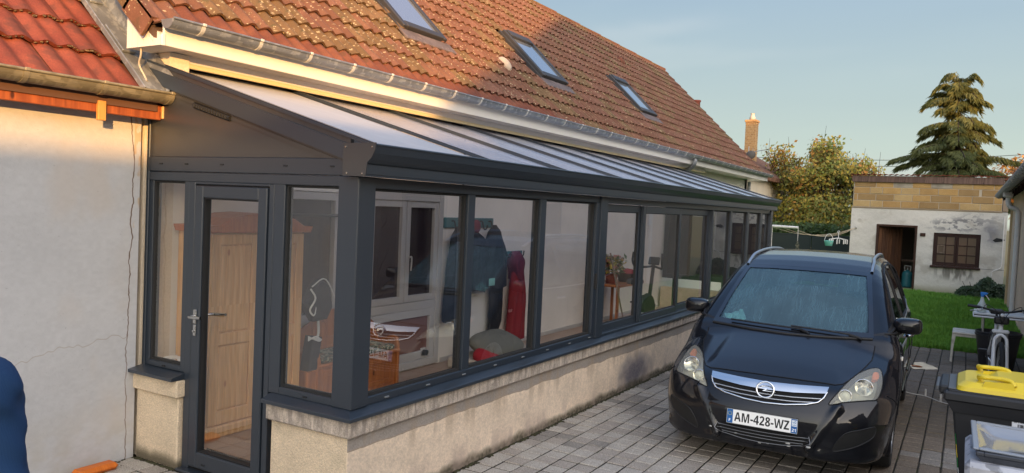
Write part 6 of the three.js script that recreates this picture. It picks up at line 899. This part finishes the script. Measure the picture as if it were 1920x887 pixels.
{
  const kf = (pts) => (t) => { let i = 0; while (i < pts.length - 2 && t > pts[i + 1][0]) i++; const [a, b] = [pts[i], pts[i + 1]], q = sstep(0, 1, (t - a[0]) / (b[0] - a[0])); return [lerp(a[1], b[1], q), lerp(a[2], b[2], q)]; };
  const teal = SM({ color: hex('#3f6f72'), roughness: .6 });
  const rl = thing('coat_rail', 'teal coat rail with black hooks above the dark jackets', 'coat rail'); mesh('board', bx(-5.198, -5.175, 1.68, 1.80, -7.26, -8.32, .006), teal, rl); for (const z of [-7.4, -7.75, -8.0, -8.2]) mesh('hook', tube([[-5.175, 1.76, z], [-5.14, 1.76, z], [-5.12, 1.70, z], [-5.10, 1.66, z], [-5.07, 1.68, z], [-5.065, 1.72, z]].map((p) => V(...p)), .008, 6, 20), black, rl);
  const r2 = thing('coat_rail', 'lower black hooked rail holding the red coat', 'coat rail'); mesh('board', bx(-5.198, -5.18, 1.30, 1.37, -8.5, -9.1, .006), teal, r2); for (const z of [-8.62, -8.8, -8.95]) mesh('hook', tube([[-5.18, 1.34, z], [-5.13, 1.34, z], [-5.11, 1.30, z], [-5.08, 1.32, z], [-5.07, 1.38, z]].map((p) => V(...p)), .008, 6, 20), black, r2);
  const navy = SM({ color: new THREE.Color().setRGB(.007, .009, .011), roughness: .85, bumpMap: bumpSoft, bumpScale: .01 }), navy2 = SM({ color: new THREE.Color().setRGB(.006, .0065, .010), roughness: .8, bumpMap: bumpSoft, bumpScale: .01 }), red = SM({ color: new THREE.Color().setRGB(.24, .012, .02), roughness: .8, bumpMap: bumpSoft, bumpScale: .01 }), plum = SM({ color: new THREE.Color().setRGB(.14, .02, .045), roughness: .8 });
  const j1 = thing('dark_coat', 'long dark green coat hanging at the left end of the teal rail', 'coat', null, [-5.09, 0, 0]); mesh('body', drape(1.70, .62, kf([[0, 7.36, 7.46], [.12, 7.28, 7.62], [.5, 7.24, 7.72], [1, 7.18, 7.72]]), 5, .16), navy, j1); mesh('sleeve', drape(1.58, .95, kf([[0, 7.60, 7.72], [.5, 7.66, 7.84], [1, 7.68, 7.84]]), 6, .12), navy, j1);
  const j2 = thing('dark_jacket', 'short navy jacket hanging between the long coat and the scarf', 'jacket', null, [-5.08, 0, 0]); mesh('body', drape(1.66, .92, kf([[0, 7.72, 7.8], [.15, 7.68, 7.95], [1, 7.70, 7.98]]), 7, .16), navy2, j2); mesh('hood', drape(1.62, 1.36, kf([[0, 7.75, 7.85], [.5, 7.7, 8.02], [1, 7.8, 7.98]]), 8, .18), navy2, j2);
  const j3 = thing('dark_jacket', 'black jacket with a long trailing scarf at the right end of the teal rail', 'jacket', null, [-5.08, 0, 0]); mesh('body', drape(1.72, .95, kf([[0, 8.16, 8.24], [.1, 8.08, 8.32], [.5, 7.98, 8.46], [1, 7.98, 8.5]]), 9, .18), navy2, j3); mesh('scarf', drape(1.0, .18, kf([[0, 8.14, 8.46], [.6, 8.16, 8.44], [.85, 8.14, 8.34], [1, 8.24, 8.30]]), 10, .08), navy2, j3); mesh('tag', bx(.09, .1, .98, 1.07, -7.97, -8.1, .003), SM({ color: hex('#7fb9b0') }), j3);
  const j4 = thing('red_coat', 'long red coat with dark collar hanging on the lower rail', 'coat', null, [-5.08, 0, 0]); mesh('body', drape(1.24, .20, kf([[0, 8.72, 8.90], [.2, 8.68, 8.96], [.6, 8.66, 9.0], [1, 8.62, 9.02]]), 11, .16), red, j4); mesh('collar', drape(1.38, 1.02, kf([[0, 8.62, 8.86], [.4, 8.62, 8.92], [1, 8.72, 8.86]]), 12, .18), plum, j4);
  const cap = thing('wool_hat', 'small dark red hat hooked between the hanging jackets', 'hat', null, [-5.08, 1.70, -7.78]); const hg = new THREE.SphereGeometry(.07, 14, 10); hg.scale(.7, 1.2, 1); mesh('crown', hg, plum, cap);
  const c1 = thing('grey_cushion', 'large grey cushion lying below the hanging coats', 'cushion', null, [-4.62, .36, -7.62], .1); const pg = new THREE.SphereGeometry(1, 22, 14); { const p = pg.attributes.position; for (let i = 0; i < p.count; i++) { const e = (t, k) => Math.sign(t) * Math.pow(Math.abs(t), k); p.setXYZ(i, e(p.getX(i), .6) * .24, p.getY(i) * .11, e(p.getZ(i), .6) * .44); } pg.computeVertexNormals(); } at(pg, 0, 0, 0, 0, 0, -.35); mesh('pad', pg, SM({ color: hex('#77766c'), roughness: .95, bumpMap: bumpSoft, bumpScale: .02 }), c1);
  const c2 = thing('red_cushion', 'red cushion tucked under the large grey cushion', 'cushion', null, [-4.5, .25, -7.3], .3); mesh('pad', pg.clone().scale(.8, .9, .5), SM({ color: hex('#a3202c'), roughness: .95 }), c2);
  const db = thing('low_divan', 'low pale divan beneath the cushions by the glass', 'divan', null, [-4.62, .118, -7.7]); mesh('mattress', at(new RoundedBoxGeometry(.62, .14, 1.3, 3, .04), 0, .07, 0), SM({ color: hex('#b8aea0'), roughness: .95 }), db); for (const [a, b] of [[-.25, -.6], [.25, -.6], [-.25, .6], [.25, .6]]) mesh('leg', at(cyl(.02, .02, .02, 8), a, .005, b), black, db);
  const wp2 = thing('white_cabinet', 'low white cupboard against the house wall under the coats', 'cupboard', null, [-5.19, .118, -7.98]); mesh('carcass', bx(0, .03, 0, .78, -.32, .35, .005), pvc, wp2); mesh('door', bx(.03, .045, .02, .76, -.31, .34, .005), pvc, wp2);
  const rg = thing('crumpled_rag', 'crumpled off-white cloth on the sill inside the narrow side window', 'cloth', null, [-4.92, .70, -3.66]); const rgq = new THREE.PlaneGeometry(.3, .12, 18, 8), rr = rng(2), p = rgq.attributes.position; for (let i = 0; i < p.count; i++) p.setZ(i, .02 + .03 * fb(p.getX(i) + 1, p.getY(i) + 1, 9, 2) + (rr() - .5) * .012); rgq.rotateX(-Math.PI / 2); rgq.computeVertexNormals(); mesh('fold', rgq, SM({ color: hex('#d6cfc4'), roughness: .95 }), rg);
}
// exercise bike, broom, side table, bag
{
  const e = thing('exercise_bike', 'dark exercise bike with curved handlebars behind the sliding panes', 'exercise bike', null, [-4.25, .118, -11.3]); const m = SM({ color: new THREE.Color().setRGB(.03, .031, .034), roughness: .5 });
  mesh('base', [rod(V(-.25, .03, .5), V(.25, .03, .5), .03), rod(V(-.25, .03, -.5), V(.25, .03, -.5), .03), rod(V(0, .05, .5), V(0, .1, -.5), .035)], m, e); mesh('flywheel', at(new THREE.CylinderGeometry(.24, .24, .11, 28), 0, .32, -.15, 0, 0, Math.PI / 2), m, e); mesh('housing', prism([[-.42, .1], [.25, .1], [.3, .35], [.1, .52], [-.2, .58], [-.42, .4]], 'x', -.05, .05, [], .015), m, e); mesh('post', [rod(V(0, .45, -.25), V(0, 1.02, -.38), .032, .028), rod(V(0, .4, .28), V(0, .76, .36), .03)], m, e); mesh('saddle', at(new RoundedBoxGeometry(.2, .08, .26, 3, .035), 0, .80, .38), m, e);
  for (const s of [-1, 1]) mesh('handlebar', tube([[0, 1.0, -.38], [s * .12, .98, -.30], [s * .22, .99, -.16], [s * .24, 1.08, -.08], [s * .235, 1.22, -.10]].map((p) => V(...p)), .017, 8, 30), m, e); mesh('console', at(new RoundedBoxGeometry(.18, .13, .04, 2, .015), 0, 1.08, -.40, -.4), m, e); for (const s of [-1, 1]) mesh('pedal', [rod(V(s * .06, .3, 0), V(s * .08, .3 - s * .15, .05), .012), bx(-.05, .05, -.012, .012, -.05, .05, .006).translate(s * .13, .3 - s * .15, .05)], m, e);
  const b = thing('white_bag', 'white bag with a black carrying strap on the floor by the bike', 'bag', null, [-4.1, .118, -10.75]); mesh('body', at(new RoundedBoxGeometry(.14, .36, .24, 3, .03), 0, .18, 0), pvc, b); mesh('strap', tube([[0, .34, .08], [0, .46, .07], [0, .50, 0], [0, .46, -.07], [0, .34, -.08]].map((p) => V(...p)), .012, 6, 24), black, b); mesh('band', bx(-.075, .075, .28, .34, -.125, .125, .01), black, b);
  const br = thing('broom', 'broom with a dark head leaning beside the wide veranda post', 'broom', null, [-4.05, .118, -10.2]); mesh('handle', rod(V(0, .06, 0), V(-.25, 1.25, .15), .012), greyWood, br); mesh('head', bx(-.05, .05, 0, .07, -.16, .16, .015), black, br);
  const s = thing('side_table', 'small wooden table carrying a pot plant behind the bike', 'table', null, [-4.85, .118, -11.6]); mesh('top', bx(-.28, .28, .66, .70, -.5, .5, .008), benchWood, s); for (const [a, c] of [[-.24, -.46], [.24, -.46], [-.24, .46], [.24, .46]]) mesh('leg', bx(a - .02, a + .02, 0, .66, c - .02, c + .02), benchWood, s);
  const pp = thing('pot_plant', 'yellow flowering pot plant on the small veranda table', 'pot plant', null, [-4.8, .82, -11.3]); mesh('pot', lathe([[0, 0], [.08, 0], [.10, .14], [.11, .15], [.095, .14], [0, .13]], 16), redTileMats[0], pp); mesh('foliage', leafGeo(260, (r, a, n) => { a.set((r() - .5) * .34, .16 + r() * .28, (r() - .5) * .34); n.set(0, 1, 0); }, .06, (r, a, c) => r() < .35 ? c.setRGB(.55, .42, .05) : r() < .3 ? c.setRGB(.5, .2, .15) : c.setRGB(.06, .13, .03), 44), leafMat, pp, true);
  const rb = thing('red_basket', 'dark basket of red cloths on the small veranda table', 'basket', null, [-4.75, .82, -11.85]); mesh('bowl', lathe([[0, 0], [.14, 0], [.18, .14], [.17, .14], [.13, .01], [0, .01]], 18), brownWood(), rb); mesh('cloth', at(new THREE.IcosahedronGeometry(.14, 2).scale(1, .6, 1), 0, .13, 0), SM({ color: hex('#9a2f38'), roughness: .95 }), rb);
  const sh = thing('wall_sheet', 'pale paper sheet pinned high on the inner veranda wall', 'sheet', null, [-5.19, 1.72, -13.9]); mesh('paper', bx(-.004, .004, 0, .3, -.11, .11), pvc, sh);
}
// ---------------------------------------------------------------- bins, tubs, bench, bicycle and table at the right
{
  const pb = PM({ color: new THREE.Color().setRGB(.017, .018, .021), roughness: .5, bumpMap: bumpSoft, bumpScale: .004 }), yel = PM({ color: new THREE.Color().setRGB(.74, .56, .03), roughness: .38, bumpMap: bumpSoft, bumpScale: .003 });
  const w = thing('wheelie_bin', 'large black wheelie bin with a yellow lid at the right edge', 'wheelie bin', null, [.33, 0, -5.64]); // front faces left
  const tp = (x0, x1, z, y) => [[x0, y, -z], [x1, y, -z], [x1, y, z], [x0, y, z]].map((p) => V(...p));
  mesh('body', [new ConvexGeometry([...tp(-.24, .28, .20, .06), ...tp(-.345, .36, .268, .92)]), prism([[-.28, .3], [-.355, .9], [-.34, .9], [-.26, .3]], 'z', -.22, -.20), prism([[-.28, .3], [-.355, .9], [-.34, .9], [-.26, .3]], 'z', .20, .22)], pb, w);
  mesh('rim', [bx(-.40, .40, .905, .965, -.295, .295, .012), bx(-.425, -.37, .93, .985, -.22, .22, .010), new ConvexGeometry([...tp(-.345, .36, .27, .84), ...tp(-.385, .39, .285, .906)]), bx(-.375, .36, .962, .974, -.28, .28, .004)], pb, w);
  mesh('rim_lip', [bx(-.378, -.335, .974, .982, -.262, .262, .003), bx(-.445, -.425, .945, .975, -.13, .2, .004)], SM({ color: hex('#55585b'), roughness: .5 }), w);
  const lid = []; { const rr = (x0, x1, z, rad2) => { const o = []; for (const [cx, cz, a0] of [[x1 - rad2, z - rad2, 0], [x0 + rad2, z - rad2, 1], [x0 + rad2, -z + rad2, 2], [x1 - rad2, -z + rad2, 3]]) for (let k = 0; k <= 5; k++) { const a = (a0 + k / 5) * Math.PI / 2; o.push([cx + Math.cos(a) * rad2, cz + Math.sin(a) * rad2]); } return o; };
    const loft = (P0, y0, P1, y1) => new ConvexGeometry([...P0.map(([x, z]) => V(x, y0, z)), ...P1.map(([x, z]) => V(x, y1, z))]); lid.push(loft(rr(-.335, .40, .275, .05), .976, rr(-.33, .40, .27, .06), 1.0), loft(rr(-.33, .40, .27, .06), 1.0, rr(-.29, .40, .235, .07), 1.028), loft(rr(-.17, .40, .245, .06), 1.02, rr(-.12, .40, .20, .07), 1.055)); }
  const ld = mesh('lid', lid, yel, w); for (const z of [-.20, .20]) mesh('handle', [tube([[-.20, 1.02, z - .05], [-.22, 1.052, z - .05], [-.20, 1.06, z], [-.16, 1.062, z + .0], [-.06, 1.058, z + .02], [-.04, 1.03, z + .04]].map((p) => V(...p)), .014, 8, 24), prism([[-.21, .99], [-.19, 1.045], [-.05, 1.052], [-.03, 1.0]], 'z', z + .045, z + .055)], yel, ld);
  const lb = tex(256, 128, (u, v) => { const bar = u > .22 && u < .78 && v > .12 && v < .48 && hsh(Math.floor(u * 60), 9) > .45; const tx = v > .62 && v < .72 && u > .08 && u < .45 && hsh(Math.floor(u * 90), 4) > .35; return bar || tx ? srgb(70, 74, 80) : srgb(216, 220, 226); }, { clamp: 1 }); const lg = new THREE.PlaneGeometry(.13, .055); lg.rotateX(-.092); lg.translate(.022, .822, .262); mesh('barcode_label', lg, SM({ map: lb, roughness: .5 }), w, true);
  const st = [['#1e8a3c', .70, .64], ['#e2c832', .64, .56], ['#1e8a3c', .56, .50], ['#dfe3e0', .50, .44], ['#e2c832', .44, .36], ['#1e8a3c', .36, .2]]; mesh('sticker', bx(0, .001, 0, .001, 0, .001).translate(-.3, .5, 0), pb, w); for (const [c, a, b] of st) { const X = (y) => -.24 - .105 * (y - .06) / .86 - .004; mesh('sticker', prism([[X(b) - .003, b], [X(a) - .003, a], [X(a), a], [X(b), b]], 'z', .05, .24), SM({ color: hex(c), roughness: .6 }), w); }
  for (const z of [-.25, .25]) mesh('wheel', at(cyl(.1, .1, .05, 20), .30, .1, z, Math.PI / 2), rubber, w);
  // grey tub with its tray and loose lid
  const gt = SM({ map: tex(256, 256, (u, v) => mul(srgb(188, 190, 196), .82 + fb(u, v, 5, 5) * .26 - sstep(.6, .72, fb(u, v, 16, 3)) * .25), { rep: [2, 2] }), roughness: .6 });
  const t = thing('grey_crate', 'weathered pale grey plastic tub standing in front of the wheelie bin', 'tub', null, [.40, 0, -4.79]); mesh('wall', [new ConvexGeometry([...tp(-.24, .3, .22, .02), ...tp(-.30, .36, .275, .70)])], gt, t); mesh('rim', [bx(-.345, .40, .70, .785, -.315, .315, .022)], gt, t); mesh('panel', [bx(-.2, .26, .1, .62, .24, .262, .01)], gt, t);
  const dk = PM({ color: hex('#43464d'), roughness: .35 }), ly = thing('dark_tray', 'dark grey shallow tray lying on top of the pale grey tub', 'tray', null, [.40, .786, -4.79]); mesh('base', [new ConvexGeometry([...tp(-.27, .36, .255, .0), ...tp(-.30, .36, .27, .03)])], dk, ly); mesh('rim', frameBarsY(-.30, .36, -.27, .27, .03, .05, .035), dk, ly);
  const lc = thing('clear_lid', 'translucent grey lid tilted on top of the dark tray', 'lid', null, [.37, .853, -4.80]); lc.rotation.set(.05, .02, -.02); const cl = PM({ color: hex('#c9ced6'), roughness: .12, transmission: .45, thickness: 0, clearcoat: 1 }); const sh = []; { const N = 24, M = 12, pos = [], idx = []; for (let j = 0; j <= M; j++) for (let i = 0; i <= N; i++) { const x = lerp(-.27, .34, i / N), z = lerp(-.24, .24, j / M), e = Math.min(i, N - i, 40) / 4, f = Math.min(j, M - j) / 2.2; pos.push(x, -.035 * sstep(0, 1, e) * sstep(0, 1, f), z); } for (let j = 0; j < M; j++) for (let i = 0; i < N; i++) { const a = j * (N + 1) + i; idx.push(a, a + N + 1, a + 1, a + 1, a + N + 1, a + N + 2); } const g = new THREE.BufferGeometry(); g.setAttribute('position', new THREE.Float32BufferAttribute(pos, 3)); g.setIndex(idx); g.computeVertexNormals(); sh.push(g); } mesh('shell', sh, cl, lc); mesh('rim', frameBarsY(-.29, .35, -.26, .26, -.006, .006, .028), PM({ color: hex('#8d949e'), roughness: .3 }), lc);
  // black tub, stool
  for (const [n, y, dx] of [['outer', 0, 0], ['inner', .035, .004]]) { const k = thing('black_tub', n === 'outer' ? 'outer of two nested round black tubs by the white stool' : 'inner black tub nested in the other behind the bicycle', 'tub', null, [.44 + dx, y, -12.55]); mesh('wall', lathe([[0, .01], [.20, .01], [.262, .47], [.275, .475], [.28, .50], [.27, .505], [.255, .49], [.195, .025], [0, .025]], 36), pb, k); }
  const wp = SM({ map: tex(256, 256, (u, v) => mixc(mul(srgb(214, 208, 194), .9 + fb(u, v, 5, 4) * .12), srgb(150, 142, 124), sstep(.52, .72, fb(u + .2, v, 7, 4)) * .6), { rep: [2, 2] }), roughness: .6 });
  const s = thing('garden_stool', 'weathered white plastic stool standing on the pavers left of the black tubs', 'stool', null, [.14, 0, -13.1]); mesh('seat', [at(new RoundedBoxGeometry(.50, .035, .52, 3, .017), 0, .425, 0), bx(-.235, .235, .375, .41, -.245, -.225, .005), bx(-.235, .235, .375, .41, .225, .245, .005), bx(-.24, -.22, .36, .41, -.22, .22, .005), bx(.22, .24, .36, .41, -.22, .22, .005)], wp, s); for (const a of [-1, 1]) for (const b of [-1, 1]) mesh('leg', prism([[a * .20, .40], [a * .25, .41], [a * .262, .0], [a * .232, .0], [a * .22, .25]].map(([x, y]) => [x, y]), 'z', b * .25, b * .205, [], .004), wp, s);
  // folding table with the spray bottle
  const tb = thing('white_table', 'white board table behind the bicycle carrying a spray bottle', 'table', null, [.46, 0, -12.95]); mesh('top', [bx(-.33, .45, .70, .725, -.3, .3, .006)], PM({ color: hex('#dfe2e4'), roughness: .35 }), tb); mesh('board', bx(-.32, .45, .735, .765, -.28, .28, .006), PM({ color: hex('#d3d9dc'), roughness: .35 }), tb); mesh('strip', bx(-.32, .45, .7255, .7345, -.29, .29), brownWood(), tb); for (const [a, b] of [[-.2, -.25], [.4, -.25], [-.2, .25], [.4, .25]]) mesh('leg', rod(V(a, 0, b), V(a, .70, b), .014), steelDull, tb);
  const sp = thing('spray_bottle', 'white spray bottle with a blue trigger head on the table', 'spray bottle', null, [.23, .766, -12.75], -.2); mesh('bottle', lathe([[0, 0], [.055, 0], [.058, .02], [.058, .10], [.03, .15], [.018, .21], [.018, .24], [0, .24]], 20), PM({ color: hex('#d9e4e4'), roughness: .4, transmission: .3, thickness: 0 }), sp); mesh('head', [bx(-.025, .05, .245, .285, -.015, .015, .006), at(cyl(.022, .022, .03, 12), 0, .235, 0), bx(.045, .065, .262, .28, -.01, .01, .003)], PM({ color: hex('#2f7fd0'), roughness: .4 }), sp); mesh('trigger', tube([[.035, .25, 0], [.06, .22, 0], [.085, .18, 0]].map((p) => V(...p)), .007, 6, 12), pvc, sp);
  // bicycle, front wheel towards the camera
  const B = thing('bicycle', 'white mountain bike with suspension fork facing the camera by the black tubs', 'bicycle', null, [.40, 0, -10.4], rad(3)); const wf = PM({ color: hex('#e4e6e8'), roughness: .3, clearcoat: .6 }), bl = PM({ color: new THREE.Color().setRGB(.012, .012, .013), roughness: .45 });
  for (const [z, nm] of [[0, 'f'], [-1.06, 'r']]) { const W = new THREE.Group(); W.name = 'wheel'; B.add(W); W.position.set(0, .335, z); mesh('tyre', at(new THREE.TorusGeometry(.308, .027, 10, 48), 0, 0, 0, 0, Math.PI / 2), rubber, W); mesh('rim', at(new THREE.TorusGeometry(.276, .012, 6, 48), 0, 0, 0, 0, Math.PI / 2), steelDull, W); const sp2 = []; for (let k = 0; k < 28; k++) { const a = k / 28 * 6.283; sp2.push(rod(V((k % 2 ? .025 : -.025), Math.sin(a + .3) * .02, Math.cos(a + .3) * .02), V(0, Math.sin(a) * .27, Math.cos(a) * .27), .0014, .0014, 4)); } mesh('spokes', sp2, steelDull, W); mesh('hub', at(cyl(.022, .022, .10, 12), 0, 0, 0, 0, 0, Math.PI / 2), bl, W); }
  mesh('fork', [rod(V(-.066, .335, 0), V(-.062, .62, -.10), .024, .021, 10), rod(V(.066, .335, 0), V(.062, .62, -.10), .024, .021, 10), tube([[-.066, .60, -.085], [-.05, .70, -.10], [0, .735, -.11], [.05, .70, -.10], [.066, .60, -.085]].map((p) => V(...p)), .018, 8, 24)], wf, B); mesh('stanchion', [rod(V(-.062, .60, -.095), V(-.062, .76, -.15), .016), rod(V(.062, .60, -.095), V(.062, .76, -.15), .016)], SM({ color: hex('#5b5a55'), roughness: .4, metalness: .5 }), B); mesh('fork_crown', [bx(-.085, .085, .75, .79, -.18, -.12, .012)], wf, B);
  mesh('frame', [rod(V(0, .76, -.14), V(0, .92, -.20), .024), rod(V(0, .88, -.19), V(0, .80, -.66), .019), rod(V(0, .80, -.17), V(0, .31, -.62), .023), rod(V(0, .31, -.62), V(0, .86, -.72), .018), rod(V(.05, .335, -1.06), V(0, .31, -.62), .012), rod(V(-.05, .335, -1.06), V(0, .31, -.62), .012), rod(V(.05, .335, -1.06), V(0, .78, -.70), .010), rod(V(-.05, .335, -1.06), V(0, .78, -.70), .010)], wf, B);
  mesh('saddle', [at(new RoundedBoxGeometry(.15, .05, .24, 3, .022), 0, .94, -.76), rod(V(0, .84, -.72), V(0, .92, -.74), .014)], bl, B); mesh('stem', [rod(V(0, .90, -.19), V(0, .99, -.18), .022), rod(V(0, .98, -.18), V(0, 1.0, -.11), .018), at(new RoundedBoxGeometry(.15, .09, .07, 3, .025), 0, .90, -.13)], bl, B); mesh('handlebar', [tube([[-.34, 1.04, -.17], [-.2, 1.03, -.13], [-.06, 1.0, -.11], [.06, 1.0, -.11], [.2, 1.03, -.13], [.34, 1.04, -.17]].map((p) => V(...p)), .012, 8, 30), rod(V(-.34, 1.04, -.17), V(-.22, 1.033, -.135), .018), rod(V(.34, 1.04, -.17), V(.22, 1.033, -.135), .018)], bl, B); for (const k of [-1, 1]) { mesh('brake_lever', tube([[k * .2, 1.03, -.13], [k * .2, 1.01, -.08], [k * .27, 1.0, -.07], [k * .32, .99, -.09]].map((p) => V(...p)), .006, 6, 16), steelDull, B); mesh('cable', tube([[k * .19, 1.03, -.11], [k * .16, 1.08, .0], [k * .05, 1.0, .03], [0, .86, -.08]].map((p) => V(...p)), .004, 5, 20), bl, B); }
  mesh('lamp', at(new THREE.SphereGeometry(.022, 12, 8), .0, .965, -.07), wf, B); mesh('crank', [at(cyl(.09, .09, .012, 24), .05, .31, -.62, 0, 0, Math.PI / 2), rod(V(.07, .31, -.62), V(.09, .15, -.58), .010), rod(V(-.07, .31, -.62), V(-.09, .47, -.66), .010), bx(.08, .17, .13, .15, -.62, -.54, .005), bx(-.17, -.08, .46, .48, -.70, -.62, .005)], bl, B);
}
function frameBarsY(x0, x1, z0, z1, y0, y1, w) { return [bx(x0, x0 + w, y0, y1, z0, z1, .004), bx(x1 - w, x1, y0, y1, z0, z1, .004), bx(x0 + w, x1 - w, y0, y1, z0, z0 + w, .004), bx(x0 + w, x1 - w, y0, y1, z1 - w, z1, .004)]; }
// ---------------------------------------------------------------- the person at the left edge (only the right shoulder and arm come into the picture)
{
  const cap = (x, y, z, a, b, r0, r1) => { const d = [b[0] - a[0], b[1] - a[1], b[2] - a[2]], e = [x - a[0], y - a[1], z - a[2]], t = clamp((d[0] * e[0] + d[1] * e[1] + d[2] * e[2]) / (d[0] ** 2 + d[1] ** 2 + d[2] ** 2)); return Math.hypot(e[0] - d[0] * t, e[1] - d[1] * t, e[2] - d[2] * t) - lerp(r0, r1, t); };
  const field = (bones, k, grow) => (x, y, z) => { let d = 9; for (const [a, b, r0, r1] of bones) d = smin(d, cap(x, y, z, a, b, r0 + grow, r1 + grow), k); return d; };
  // standing, facing away from the camera (-z); x to its right (picture right); slightly turned
  const torso = [[[0, .98, 0], [0, 1.12, .0], .13, .135], [[-.07, 1.0, 0], [.07, 1.0, 0], .12, .12], [[-.09, 1.25, .0], [.09, 1.25, .0], .125, .125], [[-.15, 1.405, .01], [.15, 1.405, .01], .078, .078], [[0, 1.4, .01], [0, 1.52, -.01], .062, .056]];
  const arms = [[[.185, 1.395, .01], [.255, 1.12, .03], .062, .048], [[.255, 1.12, .03], [.235, .87, -.08], .046, .032], [[-.185, 1.395, .01], [-.255, 1.12, .03], .062, .048], [[-.255, 1.12, .03], [-.235, .87, -.08], .046, .032]];
  const legs = [[[.09, .95, 0], [.10, .50, -.01], .088, .056], [[.10, .5, -.01], [.10, .09, .02], .054, .038], [[-.09, .95, 0], [-.10, .50, -.01], .088, .056], [[-.10, .5, -.01], [-.10, .09, .02], .054, .038]];
  const feet = [[[.10, .05, .03], [.115, .035, -.17], .042, .032], [[-.10, .05, .03], [-.115, .035, -.17], .042, .032]];
  const head = [[[0, 1.62, -.0], [0, 1.67, .01], .085, .092], [[0, 1.56, -.035], [0, 1.6, -.045], .062, .07], [[0, 1.605, -.10], [0, 1.585, -.118], .016, .018], [[.088, 1.62, .0], [.092, 1.605, .01], .012, .016], [[-.088, 1.62, .0], [-.092, 1.605, .01], .012, .016]];
  const hand = (s) => { const o = [[[s * .235, .87, -.08], [s * .232, .80, -.105], .028, .030]]; for (let f = 0; f < 4; f++) { const z = -.075 - f * .019, L = [.07, .08, .075, .058][f]; o.push([[s * .232, .79, z - .01], [s * .226, .79 - L * .55, z - .018], .0085, .008], [[s * .226, .79 - L * .55, z - .018], [s * .214, .79 - L, z - .012], .008, .007]); } o.push([[s * .222, .83, -.12], [s * .205, .785, -.148], .011, .009], [[s * .205, .785, -.148], [s * .20, .755, -.15], .009, .008]); return o; };
  const P = thing('person', 'person in a blue long-sleeved top standing close at the left edge', 'person', null, [-2.40, 0, -.98], rad(28));
  const skin = PM({ color: hex('#c99a80'), roughness: .6 }), blue = SM({ color: new THREE.Color().setRGB(.006, .036, .105), roughness: .9, bumpMap: tex(256, 256, (u, v) => gray(.5 + .25 * Math.sin(u * 6.283 * 40) + fb(u, v, 40, 2) * .3), { data: 1, rep: [4, 4] }), bumpScale: .0005 }), jean = SM({ color: hex('#2b3040'), roughness: .95 }), hair = SM({ color: hex('#3a2c22'), roughness: .8 });
  const all = [...torso, ...arms, ...legs, ...feet, ...head], fA = field(all, .05, 0), hL = field(hand(-1), .012, 0), hR = field(hand(1), .012, 0);
  mesh('body', surfaceNet((x, y, z) => Math.min(fA(x, y, z), y < .95 && Math.abs(x) > .16 ? Math.min(hL(x, y, z), hR(x, y, z)) : 9), [-.34, 0, -.28], [.34, 1.80, .18], .011), skin, P);
  const wr = (x, y, z) => .004 * Math.sin(y * 34 + x * 46 + z * 28 + Math.sin(y * 9) * 2) * sstep(.02, .12, Math.abs(Math.abs(x) - .12)) + .0025 * Math.sin(y * 70 - z * 60 + x * 20) , fT = field([...torso.slice(0, 4), ...arms], .07, .016); mesh('sweater', surfaceNet((x, y, z) => smax(smax(fT(x, y, z) + wr(x, y, z) * sstep(.7, 1.3, y + .2), .90 - y + (Math.abs(x) > .19 ? -9 : 0), .01), .895 - y, .01), [-.36, .86, -.2], [.36, 1.52, .2], .011), blue, P);
  const fJ = field([...legs, torso[0], torso[1]], .05, .012); mesh('trousers', surfaceNet((x, y, z) => smax(smax(fJ(x, y, z), y - 1.0, .01), .07 - y, .01), [-.3, .03, -.2], [.3, 1.04, .2], .013), jean, P);
  const fS = field(feet, .03, .012); mesh('shoes', surfaceNet((x, y, z) => Math.max(fS(x, y, z), .004 - y, y - .1), [-.2, -.01, -.26], [.2, .14, .12], .01), black, P);
  const fH = field([[[0, 1.66, .02], [0, 1.68, .02], .098, .10], [[0, 1.60, .06], [0, 1.56, .055], .06, .05]], .04, 0); mesh('hair', surfaceNet((x, y, z) => smax(fH(x, y, z), -(z + .055 + (y - 1.66) * -.3), .02), [-.13, 1.48, -.12], [.13, 1.82, .15], .008), hair, P);
  for (const s of [-1, 1]) mesh('eye', at(new THREE.SphereGeometry(.012, 10, 8), s * .034, 1.628, -.086), pvc, P); mesh('mouth', at(new THREE.SphereGeometry(.02, 10, 6).scale(1, .25, .4), 0, 1.56, -.098), SM({ color: hex('#a86a60') }), P);
}
renderer.render(scene, camera);
